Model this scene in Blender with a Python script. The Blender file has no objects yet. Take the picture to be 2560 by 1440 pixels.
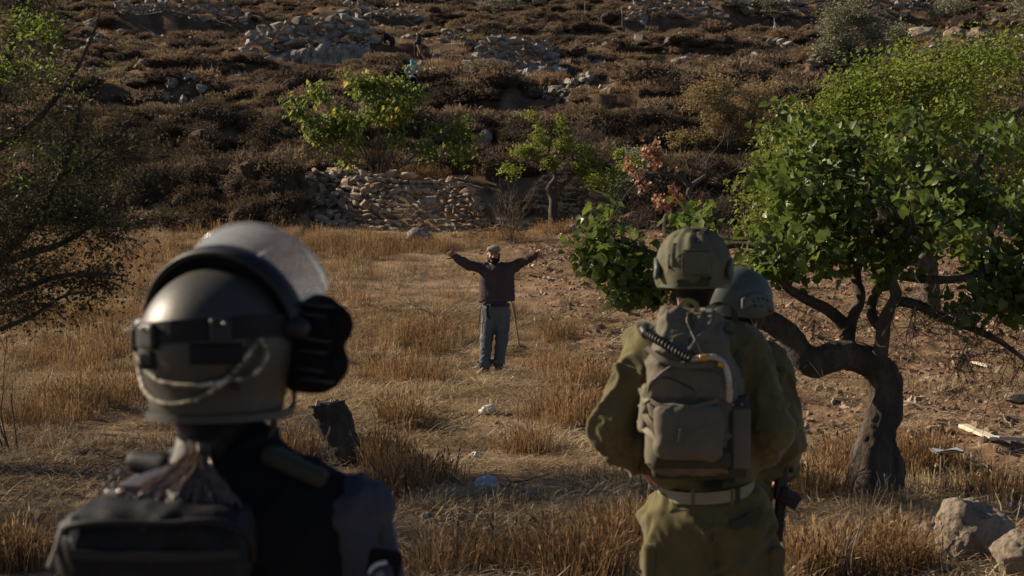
import bpy, math, random
import numpy as np
from mathutils import Vector, Matrix, Euler

# ------------------------------------------------------------------ camera, sky, sun
scene = bpy.context.scene
COL = scene.collection
F, H0 = 4267.0, 1.69            # focal length in photo pixels, eye height
cam_d = bpy.data.cameras.new('camera')
cam_d.lens = 60.0
cam_d.sensor_width = 36.0
cam_d.clip_start = 0.1
cam_d.clip_end = 3000
cam_d.dof.use_dof = True
cam_d.dof.focus_distance = 22.0
cam_d.dof.aperture_fstop = 6.3
cam = bpy.data.objects.new('camera', cam_d)
cam.location = (0, 0, H0)
cam.rotation_euler = (math.radians(90), 0, 0)
COL.objects.link(cam)
scene.camera = cam

SUN_EL, SUN_AZ = math.radians(27), math.radians(-71)
world = bpy.data.worlds.new('World')
scene.world = world
world.use_nodes = True
wn = world.node_tree
wn.nodes.clear()
sky = wn.nodes.new('ShaderNodeTexSky')
sky.sky_type = 'NISHITA'
sky.sun_disc = False
sky.sun_elevation = SUN_EL
sky.sun_rotation = SUN_AZ
sky.air_density = 0.6
sky.dust_density = 0.4
bg = wn.nodes.new('ShaderNodeBackground')
bg.inputs['Strength'].default_value = 0.05
wo = wn.nodes.new('ShaderNodeOutputWorld')
wn.links.new(sky.outputs[0], bg.inputs['Color'])
wn.links.new(bg.outputs[0], wo.inputs['Surface'])
sun_d = bpy.data.lights.new('sun', 'SUN')
sun_d.energy = 5.0
sun_d.angle = math.radians(0.55)
sun_d.color = (1.0, 0.84, 0.64)
sun = bpy.data.objects.new('sun', sun_d)
SL = Vector((math.sin(SUN_AZ) * math.cos(SUN_EL), math.cos(SUN_AZ) * math.cos(SUN_EL), math.sin(SUN_EL)))
sun.rotation_euler = SL.to_track_quat('Z', 'Y').to_euler()
sun.location = (-40, 20, 40)
COL.objects.link(sun)
vs = scene.view_settings
vs.view_transform = 'Standard'
vs.look = 'None'
vs.exposure = 0.72
vs.gamma = 1
vs.use_curve_mapping = False
scene.cycles.max_bounces = 6
scene.cycles.diffuse_bounces = 2
scene.cycles.transparent_max_bounces = 8
scene.cycles.use_adaptive_sampling = True
scene.cycles.use_denoising = True

rng = np.random.default_rng(7)

# ------------------------------------------------------------------ noise
def _hash(ix, iy, iz, seed):
    n = (ix.astype(np.int64) * 374761393 + iy.astype(np.int64) * 668265263 + iz.astype(np.int64) * 1440662683 + seed * 1274126177) & 0xffffffff
    n = ((n ^ (n >> 13)) * 1274126177) & 0xffffffff
    n = ((n ^ (n >> 15)) * 2246822519) & 0xffffffff
    return (n ^ (n >> 16)) / 2147483648.0 - 1.0

def noise3(x, y, z, seed=0):
    x, y, z = np.broadcast_arrays(np.asarray(x, float), np.asarray(y, float), np.asarray(z, float))
    ix, iy, iz = np.floor(x), np.floor(y), np.floor(z)
    fx, fy, fz = x - ix, y - iy, z - iz
    ix, iy, iz = ix.astype(np.int64), iy.astype(np.int64), iz.astype(np.int64)
    u, v, w = [f * f * f * (f * (f * 6 - 15) + 10) for f in (fx, fy, fz)]
    def L(a, b, t): return a + (b - a) * t
    h = lambda a, b, c: _hash(ix + a, iy + b, iz + c, seed)
    return L(L(L(h(0,0,0), h(1,0,0), u), L(h(0,1,0), h(1,1,0), u), v), L(L(h(0,0,1), h(1,0,1), u), L(h(0,1,1), h(1,1,1), u), v), w)

def noise2(x, y, seed=0):
    x, y = np.broadcast_arrays(np.asarray(x, float), np.asarray(y, float))
    ix, iy = np.floor(x), np.floor(y)
    fx, fy = x - ix, y - iy
    ix, iy = ix.astype(np.int64), iy.astype(np.int64)
    u, v = [f * f * f * (f * (f * 6 - 15) + 10) for f in (fx, fy)]
    z = np.zeros_like(ix)
    h = lambda a, b: _hash(ix + a, iy + b, z, seed)
    a = h(0,0) + (h(1,0) - h(0,0)) * u
    b = h(0,1) + (h(1,1) - h(0,1)) * u
    return a + (b - a) * v

def fbm2(x, y, o=4, seed=0):
    s, a, t = 0, 1, 0
    for i in range(o):
        s = s + a * noise2(x * 2 ** i, y * 2 ** i, seed + i * 17); t += a; a *= 0.5
    return s / t

def fbm3(p, f=1.0, o=3, seed=0):
    s, a, t = 0, 1, 0
    for i in range(o):
        g = f * 2 ** i
        s = s + a * noise3(p[:, 0] * g, p[:, 1] * g, p[:, 2] * g, seed + i * 17); t += a; a *= 0.5
    return s / t

def sstep(a, b, x):
    t = np.clip((x - a) / (b - a), 0, 1)
    return t * t * (3 - 2 * t)

# ------------------------------------------------------------------ mesh helpers
def mesh_np(name, V, Fc, mats=None, smooth=True, mi=None):
    """V (n,3) array, Fc array (m,k) or list of faces"""
    me = bpy.data.meshes.new(name)
    V = np.ascontiguousarray(V, dtype=np.float32)
    if isinstance(Fc, np.ndarray):
        m, k = Fc.shape
        me.vertices.add(len(V)); me.vertices.foreach_set('co', V.ravel())
        me.loops.add(m * k); me.loops.foreach_set('vertex_index', np.ascontiguousarray(Fc, dtype=np.int32).ravel())
        me.polygons.add(m)
        me.polygons.foreach_set('loop_start', np.arange(0, m * k, k, dtype=np.int32))
        me.polygons.foreach_set('loop_total', np.full(m, k, dtype=np.int32))
    else:
        me.from_pydata(V.tolist(), [], Fc)
    me.polygons.foreach_set('use_smooth', np.full(len(me.polygons), smooth, dtype=bool))
    for m_ in (mats if isinstance(mats, (list, tuple)) else [mats]):
        if m_: me.materials.append(m_)
    if mi is not None: me.polygons.foreach_set('material_index', np.asarray(mi, dtype=np.int32))
    me.update()
    return me

def link(name, me, parent=None, loc=None, rot=None, scl=None):
    o = bpy.data.objects.new(name, me)
    COL.objects.link(o)
    if parent is not None: o.parent = parent
    if loc is not None: o.location = loc
    if rot is not None: o.rotation_euler = rot
    if scl is not None: o.scale = scl if hasattr(scl, '__len__') else (scl, scl, scl)
    return o

def tag(o, label=None, cat=None, group=None, kind=None):
    if label: o['label'] = label
    if cat: o['category'] = cat
    if group: o['group'] = group
    if kind: o['kind'] = kind
    return o

def thing(name, label, cat, loc=(0, 0, 0), group=None, rot=(0, 0, 0)):
    o = link(name, None, None, loc, rot)
    o.empty_display_size = 0.1
    return tag(o, label, cat, group)

class Buf:
    """collects verts and faces (tris or quads mixed)"""
    def __init__(s): s.V = []; s.F = []; s.n = 0
    def add(s, V, Fc):
        s.V.append(np.asarray(V, float)); s.F += [tuple(int(i) + s.n for i in f) for f in Fc]; s.n += len(V)
    def mesh(s, name, mat, smooth=True, off=(0, 0, 0)):
        return mesh_np(name, np.concatenate(s.V) - np.array(off), s.F, mat, smooth)

def catmull(P, n=6):
    P = np.asarray(P, float)
    if len(P) < 3:
        t = np.linspace(0, 1, n + 1)[:, None]
        return P[0] + (P[-1] - P[0]) * t
    Q = np.vstack([2 * P[0] - P[1], P, 2 * P[-1] - P[-2]])
    out = []
    for i in range(1, len(Q) - 2):
        t = np.linspace(0, 1, n, endpoint=False)[:, None]
        a, b, c, d = Q[i - 1], Q[i], Q[i + 1], Q[i + 2]
        out.append(0.5 * ((2 * b) + (-a + c) * t + (2 * a - 5 * b + 4 * c - d) * t ** 2 + (-a + 3 * b - 3 * c + d) * t ** 3))
    out.append(Q[-2][None])
    return np.vstack(out)

def frames(P):
    T = np.gradient(P, axis=0)
    T /= np.linalg.norm(T, axis=1)[:, None] + 1e-12
    ref = np.array([0, 0, 1.0]) if abs(T[0][2]) < 0.9 else np.array([1.0, 0, 0])
    N = np.zeros_like(P); 
    n = np.cross(T[0], ref); n /= np.linalg.norm(n); N[0] = n
    for i in range(1, len(P)):
        n = n - T[i] * np.dot(n, T[i]); l = np.linalg.norm(n); n = n / l if l > 1e-6 else N[i - 1]; N[i] = n
    return T, N, np.cross(T, N)

def tube(P, R, seg=6, cap=True, flat=None, disp=None):
    """P (n,3), R radii (n,) ; flat: (a,b) multipliers of the two axes"""
    P = np.asarray(P, float); R = np.broadcast_to(np.asarray(R, float), (len(P),))
    T, N, B = frames(P)
    a = np.linspace(0, 2 * math.pi, seg, endpoint=False)
    fa, fb = flat or (1, 1)
    ring = (np.cos(a)[None, :, None] * N[:, None, :] * fa + np.sin(a)[None, :, None] * B[:, None, :] * fb)
    V = P[:, None, :] + ring * R[:, None, None]
    if disp is not None:
        V = V + ring * disp(V.reshape(-1, 3)).reshape(len(P), seg, 1)
    V = V.reshape(-1, 3)
    n = len(P)
    i = np.arange(n - 1)[:, None] * seg; j = np.arange(seg)[None, :]; k = (j + 1) % seg
    Q = np.stack([i + j, i + k, i + seg + k, i + seg + j], -1).reshape(-1, 4)
    Fc = [tuple(q) for q in Q]
    if cap and seg > 2:
        Fc.append(tuple(range(seg - 1, -1, -1))); Fc.append(tuple(range((n - 1) * seg, n * seg)))
    return V, Fc

def rotz(a):
    c, s = math.cos(a), math.sin(a)
    return np.array([[c, -s, 0], [s, c, 0], [0, 0, 1.0]])
def rotx(a):
    c, s = math.cos(a), math.sin(a)
    return np.array([[1.0, 0, 0], [0, c, -s], [0, s, c]])
def roty(a):
    c, s = math.cos(a), math.sin(a)
    return np.array([[c, 0, s], [0, 1.0, 0], [-s, 0, c]])

# ------------------------------------------------------------------ signed distance modelling
class Sdf:
    def __init__(s): s.ops = []
    def cap(s, a, b, ra, rb=None, k=0.03, sq=None, mode='u'):
        rb = ra if rb is None else rb
        a = np.asarray(a, float); b = np.asarray(b, float)
        r = max(ra, rb)
        lo = np.minimum(a, b) - r; hi = np.maximum(a, b) + r
        if sq is not None: ax, fq = np.asarray(sq[0], float) / np.linalg.norm(sq[0]), sq[1]
        def f(p):
            ab = b - a; l2 = float(ab @ ab) + 1e-12
            t = np.clip(((p - a) @ ab) / l2, 0, 1)
            v = p - (a + t[..., None] * ab)
            if sq is not None: v = v + (v @ ax)[..., None] * ax * (1 / fq - 1)
            d = np.sqrt((v * v).sum(-1)) - (ra + (rb - ra) * t)
            return d
        s.ops.append((mode, f, lo, hi, k)); return s
    def chain(s, pts, rs, k=0.03, sq=None):
        for i in range(len(pts) - 1): s.cap(pts[i], pts[i + 1], rs[i], rs[i + 1], k, sq)
        return s
    def ell(s, c, r, R=None, k=0.03, mode='u'):
        c = np.asarray(c, float); r = np.asarray(r, float); m = r.max()
        def f(p):
            q = p - c
            if R is not None: q = q @ R
            k0 = np.sqrt(((q / r) ** 2).sum(-1)); k1 = np.sqrt(((q / r ** 2) ** 2).sum(-1)) + 1e-9
            return k0 * (k0 - 1) / k1
        s.ops.append((mode, f, c - m, c + m, k)); return s
    def box(s, c, h, rd=0.01, R=None, k=0.01, mode='u'):
        c = np.asarray(c, float); h = np.asarray(h, float); m = np.linalg.norm(h)
        def f(p):
            q = p - c
            if R is not None: q = q @ R
            q = np.abs(q) - (h - rd)
            return np.sqrt((np.maximum(q, 0) ** 2).sum(-1)) + np.minimum(q.max(-1), 0) - rd
        s.ops.append((mode, f, c - m, c + m, k)); return s
    def fn(s, f, lo, hi, k=0.02, mode='u'):
        s.ops.append((mode, f, np.asarray(lo, float), np.asarray(hi, float), k)); return s
    def clip(s, pt, n):
        pt = np.asarray(pt, float); n = np.asarray(n, float) / np.linalg.norm(n)
        s.ops.append(('i', lambda p: (p - pt) @ n, None, None, 0.0)); return s
    def mesh(s, vox):
        u = [o for o in s.ops if o[0] == 'u']
        lo = np.min([o[2] for o in u], 0) - 3 * vox - 0.01; hi = np.max([o[3] for o in u], 0) + 3 * vox + 0.01
        n = np.ceil((hi - lo) / vox).astype(int) + 1
        ax = [lo[i] + np.arange(n[i]) * vox for i in range(3)]
        fld = np.full(n, 0.08, dtype=np.float32)
        for mode, f, a, b, k in s.ops:
            if a is None: sl = [slice(0, n[i]) for i in range(3)]
            else:
                pad = k + 0.03 + vox
                sl = []
                for i in range(3):
                    i0 = max(0, int((a[i] - pad - lo[i]) / vox)); i1 = min(n[i], int((b[i] + pad - lo[i]) / vox) + 2)
                    sl.append(slice(i0, max(i1, i0)))
            X = np.stack(np.meshgrid(ax[0][sl[0]], ax[1][sl[1]], ax[2][sl[2]], indexing='ij'), -1)
            if X.size == 0: continue
            d = f(X); g = fld[tuple(sl)]
            if mode == 'u':
                if k > 0:
                    h = np.maximum(k - np.abs(g - d), 0) / k
                    r = np.minimum(g, d) - h * h * k * 0.25
                else: r = np.minimum(g, d)
            elif mode == 's': 
                d = -d
                h = np.maximum(k - np.abs(g - d), 0) / max(k, 1e-6)
                r = np.maximum(g, d) + h * h * k * 0.25
            else: r = np.maximum(g, d)
            fld[tuple(sl)] = r
        return surface_nets(fld, lo, vox)

def surface_nets(f, lo, vox):
    ins = f < 0
    c = np.zeros(tuple(np.array(f.shape) - 1), dtype=np.int8)
    nx, ny, nz = c.shape
    for i in (0, 1):
        for j in (0, 1):
            for k in (0, 1): c += ins[i:nx + i, j:ny + j, k:nz + k]
    act = (c > 0) & (c < 8)
    idx = np.argwhere(act)
    vid = np.full(act.shape, -1, dtype=np.int64); vid[act] = np.arange(len(idx))
    acc = np.zeros((len(idx), 3)); cnt = np.zeros(len(idx))
    corners = [(0,0,0),(1,0,0),(0,1,0),(1,1,0),(0,0,1),(1,0,1),(0,1,1),(1,1,1)]
    val = [f[idx[:, 0] + a, idx[:, 1] + b, idx[:, 2] + d] for a, b, d in corners]
    for e0, e1 in [(0,1),(2,3),(4,5),(6,7),(0,2),(1,3),(4,6),(5,7),(0,4),(1,5),(2,6),(3,7)]:
        a, b = val[e0], val[e1]
        m = (a < 0) != (b < 0)
        t = np.where(m, a / np.where(m, a - b, 1), 0)
        p = np.array(corners[e0])[None] + t[:, None] * (np.array(corners[e1]) - np.array(corners[e0]))[None]
        acc[m] += p[m]; cnt[m] += 1
    V = lo + (idx + acc / cnt[:, None]) * vox
    quads = []
    for axn in range(3):
        a = [slice(None)] * 3; b = [slice(None)] * 3
        a[axn] = slice(0, -1); b[axn] = slice(1, None)
        A, B = ins[tuple(a)], ins[tuple(b)]
        e = np.argwhere(A != B)
        o1, o2 = (axn + 1) % 3, (axn + 2) % 3
        ok = (e[:, o1] > 0) & (e[:, o2] > 0) & (e[:, o1] < f.shape[o1] - 1) & (e[:, o2] < f.shape[o2] - 1)
        e = e[ok]
        s_ = A[e[:, 0], e[:, 1], e[:, 2]]
        def g(d1, d2):
            q = e.copy(); q[:, o1] -= d1; q[:, o2] -= d2
            return vid[q[:, 0], q[:, 1], q[:, 2]]
        q = np.stack([g(1, 1), g(0, 1), g(0, 0), g(1, 0)], -1)
        q[~s_] = q[~s_][:, ::-1]
        quads.append(q)
    return V, np.concatenate(quads)

def vnormals(V, Q):
    n = np.cross(V[Q[:, 2]] - V[Q[:, 0]], V[Q[:, 3]] - V[Q[:, 1]])
    N = np.zeros_like(V)
    for i in range(4): np.add.at(N, Q[:, i], n)
    return N / (np.linalg.norm(N, axis=1)[:, None] + 1e-12)

def relax(V, Q, it=2):
    n = len(V)
    E = np.concatenate([Q[:, [0, 1]], Q[:, [1, 2]], Q[:, [2, 3]], Q[:, [3, 0]]])
    for _ in range(it):
        S = np.zeros_like(V)
        for k in range(3):
            S[:, k] = np.bincount(E[:, 0], V[E[:, 1], k], n) + np.bincount(E[:, 1], V[E[:, 0], k], n)
        c = np.bincount(E[:, 0], minlength=n) + np.bincount(E[:, 1], minlength=n)
        V = V * 0.4 + 0.6 * S / np.maximum(c, 1)[:, None]
    return V

def folds(p, f=9.0, seed=0, dirs=((1, 0.35, 0.5), (0.5, 0.4, 1.2))):
    if seed >= 0:
        w = np.stack([fbm3(p, f * 0.4, 2, seed + 3), fbm3(p, f * 0.4, 2, seed + 4), fbm3(p, f * 0.4, 2, seed + 5)], -1) * 0.9 / f
        s = 0
        for i, (d, an) in enumerate(zip(dirs, (.55, -.65))):
            q = p + w
            c_, s_ = math.cos(an), math.sin(an)
            q = np.stack([q[:, 0] * c_ - q[:, 2] * s_, q[:, 1], q[:, 0] * s_ + q[:, 2] * c_], -1) * np.array(d) * f
            n = noise3(q[:, 0], q[:, 1], q[:, 2], seed + 30 + i) + .35 * noise3(q[:, 0] * 2.1, q[:, 1] * 2.1, q[:, 2] * 2.1, seed + 40 + i)
            m = sstep(-.35, .45, noise3(q[:, 0] * .5 + 7, q[:, 1] * .5, q[:, 2] * .5, seed + 50 + i))
            s = s + np.exp(-(n / .20) ** 2) * m
        return s - .35
    w = np.stack([fbm3(p, f * 0.45, 2, seed + 3), fbm3(p, f * 0.45, 2, seed + 4), fbm3(p, f * 0.45, 2, seed + 5)], -1) * 0.12
    s = 0
    for i, d in enumerate(dirs):
        q = (p + w) * np.array(d) * f
        s = s + (1 - np.abs(noise3(q[:, 0], q[:, 1], q[:, 2], seed + 30 + i)) * 2.6)
    return np.clip(s / len(dirs), -1, 1)

def solid(sdf, name, vox, mat, parent=None, disp=None, it=2, label=None, off=(0, 0, 0)):
    V, Q = sdf.mesh(vox)
    V = relax(V, Q, it)
    if disp is not None:
        V = V + vnormals(V, Q) * disp(V)[:, None]
    o = link(name, mesh_np(name, V - np.array(off), Q, mat, True), parent)
    if label: o['label'] = label
    return o

# ------------------------------------------------------------------ materials
def _n(nt, t, **kw):
    n = nt.nodes.new(t)
    for k, v in kw.items():
        if k in n.inputs: n.inputs[k].default_value = v
        else: setattr(n, k, v)
    return n

def M(name, ramp, scale=8.0, rough=0.85, bump=0.0, bscale=40.0, vary=0.0, trans=0.0, spec=0.3, coord='Object', metal=0.0,
      detail=6.0, stretch=None, sheen=0.0, fine=None, second=None, bdist=0.01):
    m = bpy.data.materials.new(name); m.use_nodes = True
    nt = m.node_tree; nt.nodes.clear(); L = nt.links.new
    out = _n(nt, 'ShaderNodeOutputMaterial'); bs = _n(nt, 'ShaderNodeBsdfPrincipled')
    bs.inputs['Roughness'].default_value = rough; bs.inputs['Metallic'].default_value = metal
    bs.inputs['Specular IOR Level'].default_value = spec
    if sheen: bs.inputs['Sheen Weight'].default_value = sheen
    if coord == 'Position': src = _n(nt, 'ShaderNodeNewGeometry').outputs['Position']
    else: src = _n(nt, 'ShaderNodeTexCoord').outputs[coord]
    if stretch:
        mp = _n(nt, 'ShaderNodeMapping'); mp.inputs['Scale'].default_value = stretch; L(src, mp.inputs['Vector']); src = mp.outputs[0]
    no = _n(nt, 'ShaderNodeTexNoise'); no.inputs['Scale'].default_value = scale; no.inputs['Detail'].default_value = detail
    no.inputs['Roughness'].default_value = 0.62
    L(src, no.inputs['Vector'])
    fac = no.outputs['Fac']
    if vary:
        oi = _n(nt, 'ShaderNodeObjectInfo'); mr = _n(nt, 'ShaderNodeMapRange'); mr.inputs['To Min'].default_value = -vary; mr.inputs['To Max'].default_value = vary
        L(oi.outputs['Random'], mr.inputs['Value'])
        ad = _n(nt, 'ShaderNodeMath', operation='ADD'); L(fac, ad.inputs[0]); L(mr.outputs[0], ad.inputs[1]); fac = ad.outputs[0]
    cr = _n(nt, 'ShaderNodeValToRGB'); el = cr.color_ramp.elements
    while len(el) > 1: el.remove(el[-1])
    el[0].position = ramp[0][0]; el[0].color = (*ramp[0][1], 1)
    for p, c in ramp[1:]:
        e = el.new(p); e.color = (*c, 1)
    L(fac, cr.inputs[0]); colr = cr.outputs[0]
    if second:    # (scale, lo, hi, colour): patches of a second colour
        n2 = _n(nt, 'ShaderNodeTexNoise'); n2.inputs['Scale'].default_value = second[0]; n2.inputs['Detail'].default_value = 5; L(src, n2.inputs['Vector'])
        mr2 = _n(nt, 'ShaderNodeMapRange'); mr2.inputs['From Min'].default_value = second[1]; mr2.inputs['From Max'].default_value = second[2]; L(n2.outputs['Fac'], mr2.inputs['Value'])
        mx = _n(nt, 'ShaderNodeMix', data_type='RGBA'); L(mr2.outputs[0], mx.inputs[0]); L(colr, mx.inputs[6]); mx.inputs[7].default_value = (*second[3], 1); colr = mx.outputs[2]
    L(colr, bs.inputs['Base Color'])
    if bump:
        nb = _n(nt, 'ShaderNodeTexNoise'); nb.inputs['Scale'].default_value = bscale; nb.inputs['Detail'].default_value = 8; nb.inputs['Roughness'].default_value = 0.65
        L(src, nb.inputs['Vector'])
        bu = _n(nt, 'ShaderNodeBump'); bu.inputs['Strength'].default_value = bump; bu.inputs['Distance'].default_value = bdist
        L(nb.outputs['Fac'], bu.inputs['Height']); L(bu.outputs[0], bs.inputs['Normal'])
    sh = bs.outputs[0]
    if trans:
        tr = _n(nt, 'ShaderNodeBsdfTranslucent'); L(colr, tr.inputs['Color'])
        mx = _n(nt, 'ShaderNodeMixShader'); mx.inputs[0].default_value = trans; L(sh, mx.inputs[1]); L(tr.outputs[0], mx.inputs[2]); sh = mx.outputs[0]
    L(sh, out.inputs['Surface'])
    return m

MAT = {}
MAT['rock'] = M('limestone', [(0.3, (0.12, 0.10, 0.085)), (0.5, (0.25, 0.22, 0.19)), (0.7, (0.42, 0.385, 0.33))], 3.0, 0.95, 0.8, 14, vary=0.12, bdist=0.03, second=(9.0, 0.55, 0.68, (0.10, 0.088, 0.075)))
MAT['rock_warm'] = M('warm_limestone', [(0.3, (0.15, 0.10, 0.075)), (0.5, (0.29, 0.22, 0.16)), (0.7, (0.43, 0.35, 0.26))], 4.0, 0.95, 0.8, 20, vary=0.14, bdist=0.02)
MAT['boulder'] = M('boulder_stone', [(0.3, (0.13, 0.10, 0.075)), (0.52, (0.26, 0.21, 0.155)), (0.7, (0.38, 0.32, 0.245))], 5.0, 0.95, 1.0, 22, bdist=0.03, second=(11.0, 0.55, 0.70, (0.10, 0.08, 0.06)))
MAT['clod'] = M('clod_earth', [(0.3, (0.17, 0.10, 0.06)), (0.55, (0.27, 0.18, 0.115)), (0.75, (0.42, 0.33, 0.24))], 6.0, 1.0, 0.5, 30, vary=0.3)
MAT['straw'] = M('dry_grass_blade', [(0.2, (0.15, 0.098, 0.05)), (0.5, (0.30, 0.212, 0.115)), (0.8, (0.48, 0.385, 0.24))], 1.2, 0.7, vary=0.34, trans=0.3, spec=0.35)
MAT['tall_grass'] = M('tall_dry_grass_blade', [(0.2, (0.10, 0.055, 0.024)), (0.5, (0.235, 0.135, 0.058)), (0.8, (0.42, 0.28, 0.14))], 1.2, 0.75, vary=0.34, trans=0.36, spec=0.3)
MAT['pale_straw'] = M('bleached_straw', [(0.2, (0.30, 0.20, 0.105)), (0.5, (0.44, 0.33, 0.19)), (0.8, (0.62, 0.52, 0.36))], 1.5, 0.6, vary=0.25, trans=0.2, spec=0.4)
MAT['scrub'] = M('thorny_scrub', [(0.1, (0.06, 0.045, 0.036)), (0.35, (0.125, 0.092, 0.068)), (0.55, (0.19, 0.132, 0.088)), (0.75, (0.27, 0.188, 0.112)), (0.95, (0.16, 0.145, 0.095))], 2.2, 0.95, vary=0.42, trans=0.3, spec=0.1)
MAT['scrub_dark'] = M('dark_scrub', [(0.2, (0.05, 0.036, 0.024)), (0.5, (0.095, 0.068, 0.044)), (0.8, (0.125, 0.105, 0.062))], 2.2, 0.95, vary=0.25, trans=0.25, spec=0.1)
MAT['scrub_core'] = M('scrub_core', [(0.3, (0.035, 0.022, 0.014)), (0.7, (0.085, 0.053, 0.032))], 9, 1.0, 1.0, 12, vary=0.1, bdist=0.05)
MAT['green'] = M('heart_leaf', [(0.2, (0.070, 0.108, 0.020)), (0.5, (0.125, 0.172, 0.032)), (0.85, (0.22, 0.26, 0.052))], 1.5, 0.42, vary=0.22, trans=0.42, spec=0.5)
MAT['green_light'] = M('yellow_green_leaf', [(0.15, (0.11, 0.15, 0.028)), (0.5, (0.20, 0.245, 0.04)), (0.9, (0.32, 0.31, 0.055))], 1.5, 0.5, vary=0.2, trans=0.5, spec=0.35)
MAT['fig'] = M('fig_leaf', [(0.12, (0.10, 0.15, 0.035)), (0.40, (0.17, 0.22, 0.05)), (0.50, (0.30, 0.30, 0.055)), (0.60, (0.60, 0.46, 0.08)), (0.9, (0.66, 0.40, 0.08))], 0.9, 0.5, vary=0.16, trans=0.5, spec=0.35)
MAT['olive'] = M('olive_leaf', [(0.2, (0.11, 0.11, 0.066)), (0.5, (0.19, 0.19, 0.115)), (0.85, (0.30, 0.285, 0.19))], 1.2, 0.6, vary=0.2, trans=0.3, spec=0.3)
MAT['drybush'] = M('dry_bush_leaf', [(0.15, (0.16, 0.12, 0.06)), (0.45, (0.27, 0.20, 0.10)), (0.7, (0.32, 0.25, 0.11)), (0.9, (0.25, 0.25, 0.09))], 1.0, 0.7, vary=0.2, trans=0.4, spec=0.2)
MAT['almond'] = M('almond_leaf', [(0.15, (0.065, 0.064, 0.03)), (0.5, (0.11, 0.105, 0.042)), (0.8, (0.21, 0.20, 0.06))], 0.9, 0.6, vary=0.2, trans=0.42, spec=0.25)
MAT['orange'] = M('withered_leaf', [(0.15, (0.17, 0.065, 0.035)), (0.5, (0.36, 0.16, 0.09)), (0.85, (0.52, 0.33, 0.21))], 1.5, 0.6, vary=0.3, trans=0.35, spec=0.3)
MAT['bark'] = M('gnarled_bark', [(0.25, (0.034, 0.026, 0.020)), (0.5, (0.080, 0.063, 0.049)), (0.75, (0.17, 0.14, 0.11))], 7, 0.95, 1.0, 34, bdist=0.05, stretch=(1, 1, 0.4))
MAT['twig'] = M('grey_twig', [(0.25, (0.065, 0.048, 0.036)), (0.55, (0.13, 0.10, 0.075)), (0.8, (0.25, 0.21, 0.165))], 5, 0.9, vary=0.1)
MAT['twig_dark'] = M('dark_twig', [(0.25, (0.030, 0.021, 0.015)), (0.55, (0.062, 0.046, 0.034)), (0.8, (0.12, 0.09, 0.065))], 5, 0.9)
MAT['twig_pale'] = M('pale_twig', [(0.25, (0.16, 0.125, 0.095)), (0.55, (0.28, 0.235, 0.185)), (0.8, (0.42, 0.37, 0.31))], 5, 0.85)
MAT['cut_wood'] = M('cut_wood', [(0.3, (0.24, 0.17, 0.11)), (0.6, (0.42, 0.33, 0.23))], 20, 0.9)
MAT['plank'] = M('weathered_plank', [(0.3, (0.42, 0.36, 0.26)), (0.6, (0.62, 0.56, 0.44))], 12, 0.85, 0.3, 30, stretch=(1, 8, 8))
MAT['skin'] = M('skin', [(0.3, (0.40, 0.20, 0.135)), (0.7, (0.52, 0.28, 0.19))], 14, 0.55, 0.1, 60, spec=0.4)
MAT['skin_dark'] = M('tanned_skin', [(0.3, (0.26, 0.125, 0.075)), (0.7, (0.36, 0.19, 0.12))], 14, 0.5, 0.1, 60, spec=0.4)
MAT['eye'] = M('eye', [(0.3, (0.02, 0.015, 0.012)), (0.7, (0.03, 0.02, 0.018))], 5, 0.2)
MAT['black_hair'] = M('black_hair', [(0.3, (0.008, 0.006, 0.005)), (0.7, (0.02, 0.014, 0.011))], 60, 0.6, 0.8, 150, bdist=0.005, spec=0.12)
MAT['uniform'] = M('olive_uniform', [(0.3, (0.078, 0.066, 0.028)), (0.5, (0.102, 0.087, 0.038)), (0.7, (0.128, 0.110, 0.050))], 5, 0.95, 0.35, 300, sheen=0.15, spec=0.15, bdist=0.002, second=(3.0, 0.55, 0.75, (0.074, 0.064, 0.031)))
MAT['pack'] = M('khaki_nylon', [(0.3, (0.088, 0.078, 0.056)), (0.7, (0.132, 0.118, 0.088))], 6, 0.85, 0.35, 260, spec=0.25, bdist=0.002)
MAT['pack_dark'] = M('dark_olive_nylon', [(0.3, (0.030, 0.029, 0.019)), (0.7, (0.052, 0.049, 0.033))], 6, 0.85, 0.3, 200, spec=0.25, bdist=0.002)
MAT['webbing'] = M('pale_webbing', [(0.3, (0.19, 0.165, 0.105)), (0.7, (0.27, 0.24, 0.16))], 9, 0.85, 0.4, 200, stretch=(1, 1, 6), bdist=0.002)
MAT['yellow_webbing'] = M('yellow_olive_webbing', [(0.3, (0.16, 0.14, 0.05)), (0.7, (0.22, 0.19, 0.075))], 9, 0.8, 0.3, 200, bdist=0.002)
MAT['helmet_green'] = M('helmet_cover', [(0.3, (0.075, 0.073, 0.046)), (0.6, (0.11, 0.105, 0.067)), (0.8, (0.14, 0.13, 0.085))], 8, 0.85, 0.4, 160, spec=0.2, bdist=0.002)
MAT['helmet_shell'] = M('helmet_shell', [(0.3, (0.045, 0.055, 0.042)), (0.7, (0.07, 0.082, 0.063))], 20, 0.55, 0.15, 300, spec=0.4, bdist=0.001)
MAT['black_nylon'] = M('black_nylon', [(0.3, (0.0055, 0.0055, 0.007)), (0.7, (0.012, 0.012, 0.014))], 10, 0.62, 0.4, 140, spec=0.2, bdist=0.003)
MAT['black_foam'] = M('black_foam', [(0.3, (0.005, 0.005, 0.006)), (0.7, (0.010, 0.010, 0.012))], 30, 0.95, 0.8, 90, spec=0.1, bdist=0.01)
MAT['black_plastic'] = M('black_plastic', [(0.3, (0.007, 0.007, 0.009)), (0.7, (0.012, 0.012, 0.015))], 8, 0.5, 0.05, 60, spec=0.35)
MAT['gun_metal'] = M('gun_metal', [(0.3, (0.010, 0.010, 0.012)), (0.7, (0.02, 0.02, 0.022))], 20, 0.4, spec=0.5, metal=0.3)
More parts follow.
